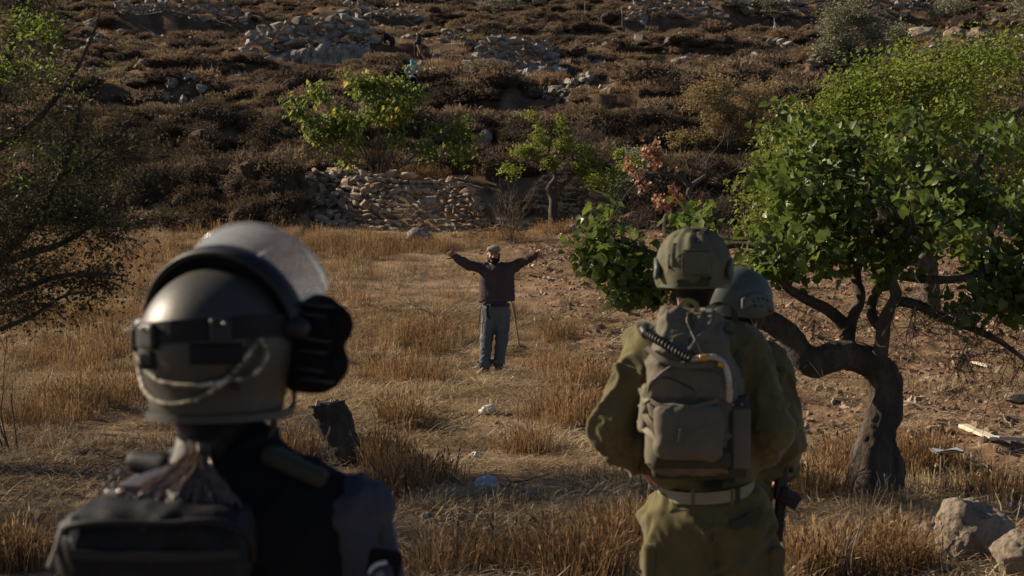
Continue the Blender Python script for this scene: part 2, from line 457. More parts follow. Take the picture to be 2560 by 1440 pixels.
MAT['riot_shell'] = M('riot_helmet_paint', [(0.3, (0.028, 0.026, 0.021)), (0.7, (0.040, 0.037, 0.031))], 9, 0.48, 0.08, 90, spec=0.5, second=(18.0, 0.60, 0.72, (0.055, 0.050, 0.042)))
MAT['navy'] = M('navy_cloth', [(0.3, (0.0045, 0.0045, 0.006)), (0.7, (0.009, 0.009, 0.011))], 7, 0.9, 0.3, 160, spec=0.15, bdist=0.003)
MAT['grey_blue'] = M('grey_blue_shirt', [(0.3, (0.040, 0.042, 0.055)), (0.7, (0.060, 0.062, 0.078))], 6, 0.9, 0.3, 200, spec=0.2, bdist=0.002)
MAT['grey_collar'] = M('grey_collar', [(0.3, (0.16, 0.15, 0.14)), (0.7, (0.23, 0.22, 0.20))], 10, 0.9, 0.4, 120, bdist=0.004)
MAT['brown_hair'] = M('brown_hair', [(0.25, (0.035, 0.018, 0.011)), (0.5, (0.085, 0.048, 0.029)), (0.75, (0.18, 0.125, 0.092))], 30, 0.32, spec=0.9, stretch=(3, 3, 0.4))
MAT['charcoal'] = M('charcoal_shirt', [(0.3, (0.058, 0.043, 0.042)), (0.7, (0.082, 0.063, 0.061))], 7, 0.95, 0.3, 160, spec=0.15, bdist=0.003)
MAT['jeans'] = M('blue_jeans', [(0.3, (0.05, 0.068, 0.086)), (0.5, (0.09, 0.108, 0.118)), (0.75, (0.17, 0.17, 0.15))], 5, 0.9, 0.4, 120, spec=0.2, bdist=0.004, stretch=(1, 1, 0.5))
MAT['boot'] = M('dusty_suede_boot', [(0.3, (0.20, 0.15, 0.10)), (0.7, (0.32, 0.25, 0.17))], 12, 0.95, 0.4, 60, bdist=0.004)
MAT['cap'] = M('knitted_beige_cap', [(0.3, (0.18, 0.155, 0.12)), (0.7, (0.30, 0.26, 0.20))], 60, 0.95, 0.9, 130, bdist=0.008)
MAT['dark_belt'] = M('dark_leather', [(0.3, (0.012, 0.010, 0.009)), (0.7, (0.025, 0.02, 0.017))], 12, 0.6)
MAT['tan'] = M('tan_trousers', [(0.3, (0.24, 0.125, 0.055)), (0.7, (0.31, 0.17, 0.08))], 6, 0.9, 0.3, 60)
MAT['slate'] = M('slate_jacket', [(0.3, (0.022, 0.026, 0.034)), (0.7, (0.036, 0.041, 0.052))], 6, 0.9, 0.3, 60)
MAT['grey_shirt'] = M('pale_grey_shirt', [(0.3, (0.27, 0.29, 0.33)), (0.7, (0.36, 0.38, 0.43))], 6, 0.9, 0.3, 60)
MAT['turquoise'] = M('turquoise_scarf', [(0.3, (0.06, 0.33, 0.40)), (0.7, (0.09, 0.44, 0.50))], 6, 0.9, 0.3, 60)
MAT['white'] = M('white_cloth', [(0.3, (0.55, 0.55, 0.57)), (0.7, (0.72, 0.72, 0.74))], 6, 0.9)
MAT['dog'] = M('black_dog_fur', [(0.3, (0.008, 0.008, 0.010)), (0.7, (0.018, 0.018, 0.022))], 30, 0.7, 0.5, 80)
MAT['plastic_bag'] = M('white_plastic_bag', [(0.3, (0.62, 0.58, 0.52)), (0.7, (0.78, 0.75, 0.70))], 6, 0.5, 0.3, 40, trans=0.3, spec=0.4)
MAT['grey_bag'] = M('crumpled_grey_film', [(0.3, (0.28, 0.30, 0.33)), (0.7, (0.48, 0.50, 0.53))], 6, 0.4, 0.4, 40, spec=0.5)
MAT['ash'] = M('charred_litter', [(0.3, (0.012, 0.012, 0.014)), (0.6, (0.05, 0.05, 0.055)), (0.75, (0.4, 0.4, 0.42))], 25, 0.9)
MAT['silver'] = M('flexible_metal_sleeve', [(0.3, (0.30, 0.27, 0.24)), (0.7, (0.42, 0.38, 0.34))], 30, 0.4, spec=0.6, metal=0.5)
MAT['brass'] = M('brass_fitting', [(0.3, (0.40, 0.24, 0.08)), (0.7, (0.5, 0.32, 0.12))], 30, 0.4, metal=0.6)
MAT['yellow'] = M('yellow_mark', [(0.3, (0.22, 0.13, 0.03)), (0.7, (0.30, 0.19, 0.04))], 30, 0.7)
MAT['red'] = M('pinkish_red_plastic', [(0.3, (0.5, 0.05, 0.08)), (0.7, (0.6, 0.08, 0.12))], 30, 0.5)
MAT['cord'] = M('mottled_cord', [(0.4, (0.06, 0.055, 0.035)), (0.5, (0.15, 0.13, 0.09)), (0.6, (0.45, 0.42, 0.34))], 55, 0.7)
def visor_mat():
    m = bpy.data.materials.new('clear_polycarbonate'); m.use_nodes = True
    nt = m.node_tree; nt.nodes.clear(); L = nt.links.new
    out = _n(nt, 'ShaderNodeOutputMaterial')
    tr = _n(nt, 'ShaderNodeBsdfTransparent'); tr.inputs[0].default_value = (0.80, 0.83, 0.86, 1)
    gl = _n(nt, 'ShaderNodeBsdfPrincipled'); gl.inputs['Base Color'].default_value = (0.62, 0.64, 0.66, 1); gl.inputs['Roughness'].default_value = 0.18
    gl.inputs['Specular IOR Level'].default_value = 0.8
    tl = _n(nt, 'ShaderNodeBsdfTranslucent'); tl.inputs[0].default_value = (0.75, 0.75, 0.75, 1)
    ms = _n(nt, 'ShaderNodeMixShader'); ms.inputs[0].default_value = 0.45; L(gl.outputs[0], ms.inputs[1]); L(tl.outputs[0], ms.inputs[2])
    fr = _n(nt, 'ShaderNodeLayerWeight'); fr.inputs['Blend'].default_value = 0.45
    mr = _n(nt, 'ShaderNodeMapRange'); mr.inputs['To Min'].default_value = 0.05; mr.inputs['To Max'].default_value = 0.62; L(fr.outputs['Facing'], mr.inputs['Value'])
    no = _n(nt, 'ShaderNodeTexNoise'); no.inputs['Scale'].default_value = 14; no.inputs['Detail'].default_value = 6
    mr2 = _n(nt, 'ShaderNodeMapRange'); mr2.inputs['From Min'].default_value = 0.4; mr2.inputs['From Max'].default_value = 0.75; mr2.inputs['To Min'].default_value = 0; mr2.inputs['To Max'].default_value = 0.13; L(no.outputs['Fac'], mr2.inputs['Value'])
    ad = _n(nt, 'ShaderNodeMath', operation='ADD', use_clamp=True); L(mr.outputs[0], ad.inputs[0]); L(mr2.outputs[0], ad.inputs[1])
    mx = _n(nt, 'ShaderNodeMixShader'); L(ad.outputs[0], mx.inputs[0]); L(tr.outputs[0], mx.inputs[1]); L(ms.outputs[0], mx.inputs[2])
    L(mx.outputs[0], out.inputs['Surface'])
    return m
MAT['visor'] = visor_mat()
# ------------------------------------------------------------------ terrain
_pd = [(-60, 0), (0, 0), (6, 0), (10, 0), (13.9, 0), (16, .06), (19, .25), (23.2, .49), (30, 1.37), (36, 2.1), (42, 2.95), (44, 3.25), (46.4, 4.75), (52, 5.3), (55, 6.9),
       (60, 7.8), (70, 9.5), (80, 11.0), (91, 13.0), (106, 16.0), (125, 20.3), (150, 27.1), (200, 42), (260, 55), (340, 62), (600, 66)]
_yy = np.arange(-60, 600, 0.1)
_zz = np.interp(_yy, [p[0] for p in _pd], [p[1] for p in _pd])
_k = np.hanning(15); _k /= _k.sum()
_zz = np.convolve(np.pad(_zz, 7, mode='edge'), _k, mode='valid')

def tilled(x, y):
    xb = np.interp(y, [13, 15, 19, 28, 42], [6, 3.9, 2.8, .33, -1.3]) + 0.8 * noise2(x * .4 + 9, y * .4, 5)
    return sstep(-.5, .6, x - xb) * sstep(13.5, 16, y) * (1 - sstep(42, 43.5, y))

# steps of the old terraces: photo columns, photo row of the foot, height of the step, length of the shelf behind it
TPX = dict(long=(570, 1180, 152, .85, 12), scarf=(1060, 1440, 208, .75, 10), rubble=(270, 640, 82, 1.0, 14), olive=(2010, 2210, 206, 1.0, 9), heap=(1340, 1500, 262, .4, 6), dog=(780, 1100, 66, .8, 9), top=(1540, 1830, 72, 1.0, 12),
           right=(2230, 2600, 168, 1.0, 12), a=(100, 500, 262, .7, 8), b=(300, 700, 205, .7, 8), c=(1450, 1900, 292, .7, 8), d=(900, 1300, 295, .6, 7), e=(1500, 1900, 130, .8, 10), f=(1750, 2400, 52, 1.0, 14))
TERR = []
YB = {}

def ground_z(x, y):
    x, y = np.broadcast_arrays(np.asarray(x, float), np.asarray(y, float)); y = np.where(np.abs(y) < 1e-3, 1e-3, y)
    ywob = y + 1.0 * noise2(x / 6.0, y / 9.0, 11) * sstep(38, 44, y) * (1 - 0.7 * (np.abs(x + 2.8) < 2.4))
    z = np.interp(ywob, _yy, _zz)
    hill = sstep(54, 60, y)
    zt = z + 1.3 * noise2(x / 24, y / 30, 3) + 0.4 * noise2(x / 7, y / 9, 4)
    ph = zt / 1.75; fr = ph - np.floor(ph)
    z = z + hill * 1.15 * (sstep(.6, 1.0, fr) - fr + 0.3)
    z = z + sstep(46, 60, y) * (0.35 * fbm2(x / 5, y / 5, 3, 21) + 0.13 * fbm2(x / .9, y / .9, 3, 23))
    near = sstep(7, 10, y) * (1 - hill)
    z = z + near * (0.07 * fbm2(x / 2.2, y / 2.2, 3, 31) + 0.022 * fbm2(x / .35, y / .35, 3, 33))
    for x0, x1, yb, hh, L_ in TERR:
        s_ = x / y * F + 1280
        wy = y + .35 * noise2(x / 1.3, 3.3, 61)
        z = z + hh * sstep(yb - .5, yb + .1, wy) * (1 - sstep(yb + 1.5, yb + L_, wy)) * sstep(x0 - 40, x0 + 30, s_) * (1 - sstep(x1 - 30, x1 + 40, s_))
    t = tilled(x, y)
    z = z + t * (0.085 * (1 - 2 * np.abs(fbm2(x / 1.9, y / .6, 2, 41))) + 0.05 * fbm2(x / .2, y / .2, 2, 43))
    return z

def G(px, py, dmin=6.0, dmax=220.0):
    """ground point seen at a photo pixel"""
    d = np.arange(dmin, dmax, 0.04)
    x = (px - 1280) / F * d; zr = H0 + (720 - py) / F * d
    gz = ground_z(x, d)
    k = np.argmax(zr <= gz) if (zr <= gz).any() else len(d) - 1
    return np.array([x[k], d[k], gz[k]])
for k_, v_ in TPX.items(): YB[k_] = float(G((v_[0] + v_[1]) / 2, v_[2], 50)[1])
TERR = [(v_[0], v_[1], YB[k_], v_[3], v_[4]) for k_, v_ in TPX.items()]

def terrain():
    ys = [-14.0]
    while ys[-1] < 430:
        y = ys[-1]
        s = 0.45 if y < 7.5 else (0.075 if y < 12 else (0.0062 * y if y < 160 else 2.5))
        ys.append(y + s)
    ys = np.array(ys)
    nc = 520
    u = np.linspace(-1, 1, nc)
    ux = u * 0.62 + 0.38 * np.sign(u) * np.abs(u) ** 5
    X = ux[None, :] * (9 + 0.62 * np.maximum(ys, 0))[:, None]
    Y = np.repeat(ys[:, None], nc, 1)
    Z = ground_z(X, Y)
    V = np.stack([X, Y, Z], -1).reshape(-1, 3)
    i = np.arange(len(ys) - 1)[:, None] * nc; j = np.arange(nc - 1)[None]
    Q = np.stack([i + j, i + j + 1, i + nc + j + 1, i + nc + j], -1).reshape(-1, 4)
    m = bpy.data.materials.new('ground_soil_and_straw'); m.use_nodes = True
    nt = m.node_tree; nt.nodes.clear(); L = nt.links.new
    out = _n(nt, 'ShaderNodeOutputMaterial'); bs = _n(nt, 'ShaderNodeBsdfPrincipled'); bs.inputs['Roughness'].default_value = 0.97; bs.inputs['Specular IOR Level'].default_value = 0.1
    pos = _n(nt, 'ShaderNodeNewGeometry').outputs['Position']
    def noise(sc, det=6, st=None):
        v = pos
        if st:
            mp = _n(nt, 'ShaderNodeMapping'); mp.inputs['Scale'].default_value = st; L(pos, mp.inputs[0]); v = mp.outputs[0]
        n = _n(nt, 'ShaderNodeTexNoise'); n.inputs['Scale'].default_value = sc; n.inputs['Detail'].default_value = det; n.inputs['Roughness'].default_value = .65; L(v, n.inputs[0]); return n.outputs['Fac']
    def ramp(f, els):
        cr = _n(nt, 'ShaderNodeValToRGB'); e = cr.color_ramp.elements
        e[0].position = els[0][0]; e[0].color = (*els[0][1], 1); e[1].position = els[-1][0]; e[1].color = (*els[-1][1], 1)
        for p, c in els[1:-1]: q = e.new(p); q.color = (*c, 1)
        L(f, cr.inputs[0]); return cr.outputs[0]
    def mix(f, a, b):
        mx = _n(nt, 'ShaderNodeMix', data_type='RGBA'); L(f, mx.inputs[0]); L(a, mx.inputs[6]); L(b, mx.inputs[7]); return mx.outputs[2]
    grass = ramp(noise(1.6, 12), [(.32, (.095, .060, .036)), (.5, (.20, .132, .078)), (.68, (.36, .26, .16))])
    soil = ramp(noise(3.5, 10, (1, 2.2, 1)), [(.3, (.11, .062, .036)), (.5, (.20, .125, .075)), (.72, (.34, .24, .15))])
    hillc = ramp(noise(.9, 12), [(.3, (.06, .040, .028)), (.5, (.11, .073, .047)), (.68, (.20, .135, .08)), (.8, (.22, .18, .135))])
    at = _n(nt, 'ShaderNodeAttribute'); at.attribute_name = 'tilled'
    ah = _n(nt, 'ShaderNodeAttribute'); ah.attribute_name = 'hill'
    c = mix(ah.outputs['Fac'], mix(at.outputs['Fac'], grass, soil), hillc)
    L(c, bs.inputs['Base Color'])
    bu = _n(nt, 'ShaderNodeBump'); bu.inputs['Strength'].default_value = 1.0; bu.inputs['Distance'].default_value = 0.035
    L(noise(16, 10), bu.inputs['Height']); L(bu.outputs[0], bs.inputs['Normal']); L(bs.outputs[0], out.inputs['Surface'])
    me = mesh_np('ground', V, Q, m, True)
    a = me.attributes.new('tilled', 'FLOAT', 'POINT'); a.data.foreach_set('value', tilled(X, Y).ravel().astype(np.float32))
    a = me.attributes.new('hill', 'FLOAT', 'POINT'); a.data.foreach_set('value', sstep(43, 47, Y).ravel().astype(np.float32))
    o = link('ground', me); o['kind'] = 'structure'
terrain()

def W(px, py, d): return np.array([(px - 1280) / F * d, d, H0 + (720 - py) / F * d])
def Gx(px, d):
    x = (px - 1280) / F * d
    return np.array([x, d, float(ground_z(x, d))])

# ------------------------------------------------------------------ scattering of uncountable stuff
def collection_of(name, meshes):
    c = bpy.data.collections.new(name)
    for i, me in enumerate(meshes):
        o = bpy.data.objects.new('%s_%02d' % (name, i), me); c.objects.link(o)
    return c

def scatter(name, meshes, P, R, S, label, cat):
    n = len(P)
    idx = rng.integers(0, len(meshes), n)
    me = bpy.data.meshes.new(name)
    me.vertices.add(n); me.vertices.foreach_set('co', np.asarray(P, np.float32).ravel())
    a = me.attributes.new('rot', 'FLOAT_VECTOR', 'POINT'); a.data.foreach_set('vector', np.asarray(R, np.float32).ravel())
    S = np.asarray(S, np.float32)
    if S.ndim == 1: S = np.repeat(S[:, None], 3, 1)
    a = me.attributes.new('scl', 'FLOAT_VECTOR', 'POINT'); a.data.foreach_set('vector', S.ravel())
    a = me.attributes.new('idx', 'INT', 'POINT'); a.data.foreach_set('value', idx.astype(np.int32))
    o = link(name, me)
    tag(o, label, cat, kind='stuff')
    ng = bpy.data.node_groups.new(name, 'GeometryNodeTree')
    ng.interface.new_socket('Geometry', in_out='INPUT', socket_type='NodeSocketGeometry')
    ng.interface.new_socket('Geometry', in_out='OUTPUT', socket_type='NodeSocketGeometry')
    gi = ng.nodes.new('NodeGroupInput'); go = ng.nodes.new('NodeGroupOutput')
    ip = ng.nodes.new('GeometryNodeInstanceOnPoints'); ci = ng.nodes.new('GeometryNodeCollectionInfo')
    ci.inputs['Collection'].default_value = collection_of(name + '_piece', meshes)
    ci.inputs['Separate Children'].default_value = True; ci.inputs['Reset Children'].default_value = True
    def attr(nm, t):
        a_ = ng.nodes.new('GeometryNodeInputNamedAttribute'); a_.data_type = t; a_.inputs['Name'].default_value = nm
        return [s for s in a_.outputs if s.enabled and s.name == 'Attribute'][0]
    e2r = ng.nodes.new('FunctionNodeEulerToRotation')
    Lk = ng.links.new
    Lk(gi.outputs[0], ip.inputs['Points']); Lk(ci.outputs[0], ip.inputs['Instance'])
    ip.inputs['Pick Instance'].default_value = True
    Lk(attr('idx', 'INT'), ip.inputs['Instance Index'])
    Lk(attr('rot', 'FLOAT_VECTOR'), e2r.inputs[0]); Lk(e2r.outputs[0], ip.inputs['Rotation'])
    Lk(attr('scl', 'FLOAT_VECTOR'), ip.inputs['Scale'])
    Lk(ip.outputs[0], go.inputs[0])
    md = o.modifiers.new('scatter', 'NODES'); md.node_group = ng
    return o

def blades(n, h, spread, lean, w, rs, mat, name, head=0.25, flat=False):
    V = []; Fc = []
    for i in range(n):
        a = rs.uniform(0, 2 * math.pi); r = spread * math.sqrt(rs.uniform()); b = np.array([r * math.cos(a), r * math.sin(a), -0.01])
        hh = h * rs.uniform(.45, 1.1); la = a + rs.normal(0, .8); ln = abs(rs.normal(0, lean)) * hh
        d = np.array([math.cos(la), math.sin(la), 0]); s = rs.uniform(0, math.pi); side = np.array([math.cos(s), math.sin(s), 0]) * w * rs.uniform(.6, 1.3)
        if flat:
            th = rs.uniform(0, 2 * math.pi); d = np.array([math.cos(th), math.sin(th), rs.normal(0.06, .13)]); side = np.cross(d, [0, 0, 1]); side = side / np.linalg.norm(side) * w * rs.uniform(.6, 1.4)
            m = b + d * hh * .5 + [0, 0, rs.uniform(0, .03)]; t = b + d * hh + rs.normal(0, .02, 3)
            pts = [b - side, b + side, m + side, m - side, t]
        else:
            m = b + d * ln * .35 + [0, 0, hh * .6]; t = b + d * ln + [0, 0, hh * (1 - .25 * ln / hh)]
            pts = [b - side, b + side, m + side * .8, m - side * .8, t]
        k = len(V); V += [p for p in pts]; Fc += [(k, k + 1, k + 2), (k, k + 2, k + 3), (k + 3, k + 2, k + 4)]
        if not flat and rs.uniform() < head:
            k = len(V); hs = side * 2.0; up = (t - m); up /= np.linalg.norm(up); L_ = hh * .14
            V += [t - up * L_, t - up * L_ * .4 + hs, t + up * L_ * .5, t - up * L_ * .4 - hs]; Fc += [(k, k + 1, k + 2), (k, k + 2, k + 3)]
    return mesh_np(name, np.array(V), np.array(Fc), mat, False)

def hull_rock(rs, n=16, sq=(1, 1, .75), mat=None, name='rock', pw=0.35):
    import bmesh
    p = rs.normal(size=(n, 3)); p /= np.linalg.norm(p, axis=1)[:, None]
    p *= rs.uniform(1 - pw, 1, (n, 1)); p *= np.array(sq) * 0.5
    bm = bmesh.new()
    for q in p: bm.verts.new(q)
    r = bmesh.ops.convex_hull(bm, input=bm.verts)
    bmesh.ops.delete(bm, geom=[g for g in r['geom_interior'] if isinstance(g, bmesh.types.BMVert)], context='VERTS')
    me = bpy.data.meshes.new(name); bm.to_mesh(me); bm.free(); me.materials.append(mat); return me

def ico(sub):
    import bmesh
    bm = bmesh.new(); bmesh.ops.create_icosphere(bm, subdivisions=sub, radius=1)
    V = np.array([v.co[:] for v in bm.verts]); Fc = np.array([[v.index for v in f.verts] for f in bm.faces]); bm.free(); return V, Fc

def boulder_mesh(seed, size, mat, sub=4, rough=.22, name='boulder'):
    V, Fc = ico(sub)
    rs = np.random.default_rng(seed)
    P = V.copy()
    for _ in range(9):        # planar cuts give facets
        n = rs.normal(size=3); n /= np.linalg.norm(n); d = rs.uniform(.62, .9)
        e = np.maximum(P @ n - d, 0); P = P - e[:, None] * n * .9
    P = P * (1 + rough * fbm3(V + seed, 1.3, 3, seed))[:, None]
    P = P + V * (0.07 * fbm3(V + seed, 4.5, 3, seed + 1) - .05 * np.clip(fbm3(V, 7, 2, seed + 5) * 2, 0, 1))[:, None]
    return mesh_np(name, P * np.array(size) * .5, Fc, mat, True)

rs0 = np.random.default_rng(3)
ROCKS = [hull_rock(rs0, 17, (1, rs0.uniform(.7, 1), rs0.uniform(.55, .8)), MAT['rock'], 'rock') for _ in range(8)]
ROCKSW = [hull_rock(rs0, 16, (1, rs0.uniform(.7, 1), rs0.uniform(.5, .8)), MAT['rock_warm'], 'stone') for _ in range(8)]
CLODS = [hull_rock(rs0, 11, (1, rs0.uniform(.7, 1), rs0.uniform(.4, .7)), MAT['clod'], 'clod') for _ in range(6)]
PEBBLE = [hull_rock(rs0, 12, (1, rs0.uniform(.7, 1), rs0.uniform(.4, .7)), MAT['rock_warm'], 'pebble') for _ in range(5)]

def frust(n, y0, y1, mx=0.36, pw=1.0):
    """random ground positions inside the view wedge (a little wider)"""
    u = rng.uniform(size=n)
    y = np.sqrt(y0 * y0 + u * (y1 * y1 - y0 * y0))
    x = rng.uniform(-mx, mx, n) * y
    return x, y

def put(x, y, dz=0.0): return np.stack([x, y, ground_z(x, y) + dz], -1)
def rrot(n, tilt=.15): return np.stack([rng.normal(0, tilt, n), rng.normal(0, tilt, n), rng.uniform(0, 6.283, n)], -1)

# straw litter, flat over the foreground and the field
rs1 = np.random.default_rng(5)
LIT = [blades(34, .26, .30, .1, .0034, rs1, MAT['pale_straw'] if i % 2 else MAT['straw'], 'straw', flat=True) for i in range(6)]
x, y = frust(15000, 8.5, 30)
n_ = noise2(x / 1.1, y / 1.1, 71); keep = (n_ + .4 * noise2(x / 3.2, y / 1.6, 70) > -.36) & (rng.uniform(size=len(x)) < 1 - .68 * tilled(x, y)); x, y = x[keep], y[keep]
scatter('straw_litter', LIT, put(x, y, .012), rrot(len(x), .12), rng.uniform(.6, 1.25, len(x)), 'bleached straw lying flat over the trodden foreground', 'straw')
x, y = frust(9000, 19, 43)
n_ = noise2(x / 1.5, y / .8, 72); keep = (n_ > -.15); x, y = x[keep], y[keep]
scatter('field_straw', LIT, put(x, y, .01), rrot(len(x), .12), rng.uniform(.6, 1.2, len(x)), 'loose straw strewn over the tilled brown field', 'straw')

# low dry grass
TUF = [blades(26, .18, .18, .8, .0036, rs1, MAT['straw'], 'tuft') for _ in range(5)]
x, y = frust(15000, 8.5, 44)
n_ = fbm2(x / 1.3, y / 1.3, 3, 73)
wear = np.exp(-((x - np.interp(y, [9, 16, 23, 30], [.2, -.3, -.1, .6])) / (.10 * y * .6)) ** 2) * (y < 34)
noman = ~((np.abs(x / y * F + 1280 - 1236) < 46) & (y > 20.8) & (y < 24.2))
keep = noman & (n_ + .35 * noise2(x / 4.5, y / 3.5, 79) > .03 + .5 * tilled(x, y) + .22 * wear) & (rng.uniform(size=len(x)) < np.where(tilled(x, y) > .5, .25, .8)); x, y = x[keep], y[keep]
scatter('short_dry_grass', TUF, put(x, y), rrot(len(x), .12), rng.uniform(.4, 1.25, len(x)), 'short golden dry grass in uneven patches over the valley floor', 'grass')

# tall golden grass in clumps and the stand at the left back
TALL = [blades(34, .36, .20, .42, .0040, rs1, MAT['tall_grass'], 'tall_tuft', head=.5) for _ in range(6)]
xs, ys_ = [], []
def patch(px, py, rx, ry, n):
    c = G(px, py); n = int(n * (.8 if py > 1150 else .62))
    a = rng.normal(0, 1, (n, 2)) * .45
    xs.append(c[0] + a[:, 0] * rx / F * c[1]); ys_.append(c[1] + a[:, 1] * ry)
for px, py, rx, ry, n in [(880, 620, 160, 1.6, 170), (1060, 620, 120, .8, 120), (650, 640, 300, 3, 260), (250, 660, 280, 4, 320), (520, 720, 300, 3.5, 260), (200, 800, 200, 2, 150),
        (1050, 850, 130, 1.6, 190), (960, 950, 120, .9, 80), (1390, 850, 60, .5, 46), (1470, 960, 80, .7, 100), (1440, 1040, 120, .8, 150), (1370, 930, 60, .6, 40), (1010, 1060, 60, .4, 46), (1040, 1200, 100, .3, 30),
        (960, 1160, 60, .6, 70), (720, 1150, 70, .5, 60), (980, 1250, 60, .3, 40), (1560, 1380, 110, .5, 110), (1440, 1440, 120, .5, 60), (1270, 1430, 120, .3, 30), (1100, 1440, 60, .2, 20), (2100, 1180, 60, .5, 70), (2300, 1170, 80, .4, 120), (2030, 1230, 60, .4, 36),
        (1250, 600, 80, .7, 80), (1400, 580, 90, .6, 70), (300, 1000, 250, 1.2, 150), (180, 900, 200, 1.2, 130), (100, 1050, 120, .8, 80), (600, 1180, 60, .4, 30), (40, 1420, 60, .3, 50), (2230, 1420, 90, .4, 80), (2480, 1240, 90, .4, 26),
        (2040, 1450, 110, .25, 60), (1620, 1180, 80, .4, 40), (1330, 1130, 60, .3, 22), (1100, 960, 90, .5, 36)]:
    patch(px, py, rx, ry, n)
for px, py in ((1080, 438), (1180, 436), (1260, 430), (1000, 440), (1330, 426)): patch(px, py, 60, .6, 50)
x, y = frust(3600, 19, 44)
k_ = (fbm2(x / 1.8, y / 1.8, 3, 75) > .20 - .16 * (x < -1.5) * (y > 27)) & (tilled(x, y) < .4); xs.append(x[k_]); ys_.append(y[k_])
x, y = np.concatenate(xs), np.concatenate(ys_)
px_ = x / y * F + 1280; k_ = ~((np.abs(px_ - 1240) < 62) & (y > 20.3) & (y < 24.4)) & ~((np.abs(px_ - 840) < 70) & (y > 14.3) & (y < 16.6)); x, y = x[k_], y[k_]
scatter('tall_dry_grass', TALL, put(x, y), rrot(len(x), .1), rng.uniform(.35, 1.05, len(x)), 'tall golden dry grass standing in clumps around the field', 'grass')

# clods and small stones
x, y = frust(64000, 14, 43)
t_ = tilled(x, y); k_ = rng.uniform(size=len(x)) < t_ * np.clip(.55 + .8 * noise2(x / .9, y / .5, 77), 0.05, 1); x, y = x[k_], y[k_]
scatter('field_clods', CLODS, put(x, y, .0), rrot(len(x), .5), np.exp(rng.normal(-2.7, .5, len(x))), 'brown clods of tilled earth over the field', 'clods')
x, y = frust(15000, 9, 43)
k_ = rng.uniform(size=len(x)) < .05 + .6 * tilled(x, y) * sstep(-.35, .4, noise2(x / 1.7, y / 1.2, 78) + .35 * (y < 24)); x, y = x[k_], y[k_]
scatter('field_pebbles', PEBBLE, put(x, y, .0), rrot(len(x), .5), np.exp(rng.normal(-2.55, .45, len(x))), 'small pale stones strewn over the tilled soil', 'pebbles')

# ------------------------------------------------------------------ hillside scrub and rocks
def scrub_mesh(seed, mat, n=300, h=.62, name='shrub', leaf=.10, core=True):
    rs = np.random.default_rng(seed)
    V = []; Fc = []
    lob = [(rs.uniform(-.28, .28), rs.uniform(-.28, .28), rs.uniform(.28, .42)) for _ in range(4)]
    for i in range(n):
        lx, ly, lr = lob[rs.integers(4)]
        th = rs.uniform(0, 2 * math.pi); ph = math.acos(rs.uniform(-.1, 1))
        d = np.array([math.sin(ph) * math.cos(th), math.sin(ph) * math.sin(th), math.cos(ph)])
        r = lr * rs.uniform(.72, 1.08)
        c = np.array([lx, ly, .10]) + d * np.array([r, r, r * h * 1.55])
        ax = d * .75 + rs.normal(0, .45, 3); ax /= np.linalg.norm(ax)
        sd = np.cross(ax, rs.normal(size=3)); sd /= np.linalg.norm(sd)
        l = leaf * rs.uniform(.6, 1.5); w = leaf * .26
        k = len(V); V += [c - ax * l * .4 - sd * w, c - ax * l * .4 + sd * w, c + ax * l]; Fc.append((k, k + 1, k + 2))
    mi = [0] * len(Fc)
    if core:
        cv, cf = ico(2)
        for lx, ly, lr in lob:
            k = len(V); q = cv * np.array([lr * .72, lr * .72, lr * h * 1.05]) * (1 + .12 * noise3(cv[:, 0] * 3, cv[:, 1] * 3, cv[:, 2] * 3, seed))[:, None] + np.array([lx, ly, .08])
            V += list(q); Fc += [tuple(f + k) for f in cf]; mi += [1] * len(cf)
    return mesh_np(name, np.array(V), np.array(Fc), [mat, MAT['scrub_core']], False, mi)

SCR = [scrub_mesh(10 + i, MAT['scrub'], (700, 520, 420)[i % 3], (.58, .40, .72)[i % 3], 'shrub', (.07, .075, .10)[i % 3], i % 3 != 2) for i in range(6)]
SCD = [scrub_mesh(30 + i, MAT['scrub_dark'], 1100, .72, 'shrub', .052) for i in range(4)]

def clear_of(x, y):
    """open ground (bare grass ledges, walls, paths) where no shrub stands"""
    px = 1280 + x / y * F
    m = np.zeros(len(x), bool)
    for (a, b, c, d) in CLEAR: m |= (px > a) & (px < b) & (y > c) & (y < d)
    return ~m
CLEAR = [(760, 1260, 42.0, 47.2), (1290, 1560, 42.5, 46.0), (1260, 1300, 40, 44), (930, 1100, YB['long'] - 3, YB['long'] + 7), (985, 1080, 68, 79), (1008, 1092, YB['long'] - 14, YB['long'] + 3)] + [(TPX[k][0] + 20, TPX[k][1] - 20, YB[k] - 1.4, YB[k] + 2.6) for k in ('long', 'scarf', 'rubble', 'olive', 'heap', 'dog', 'top', 'right', 'f')]

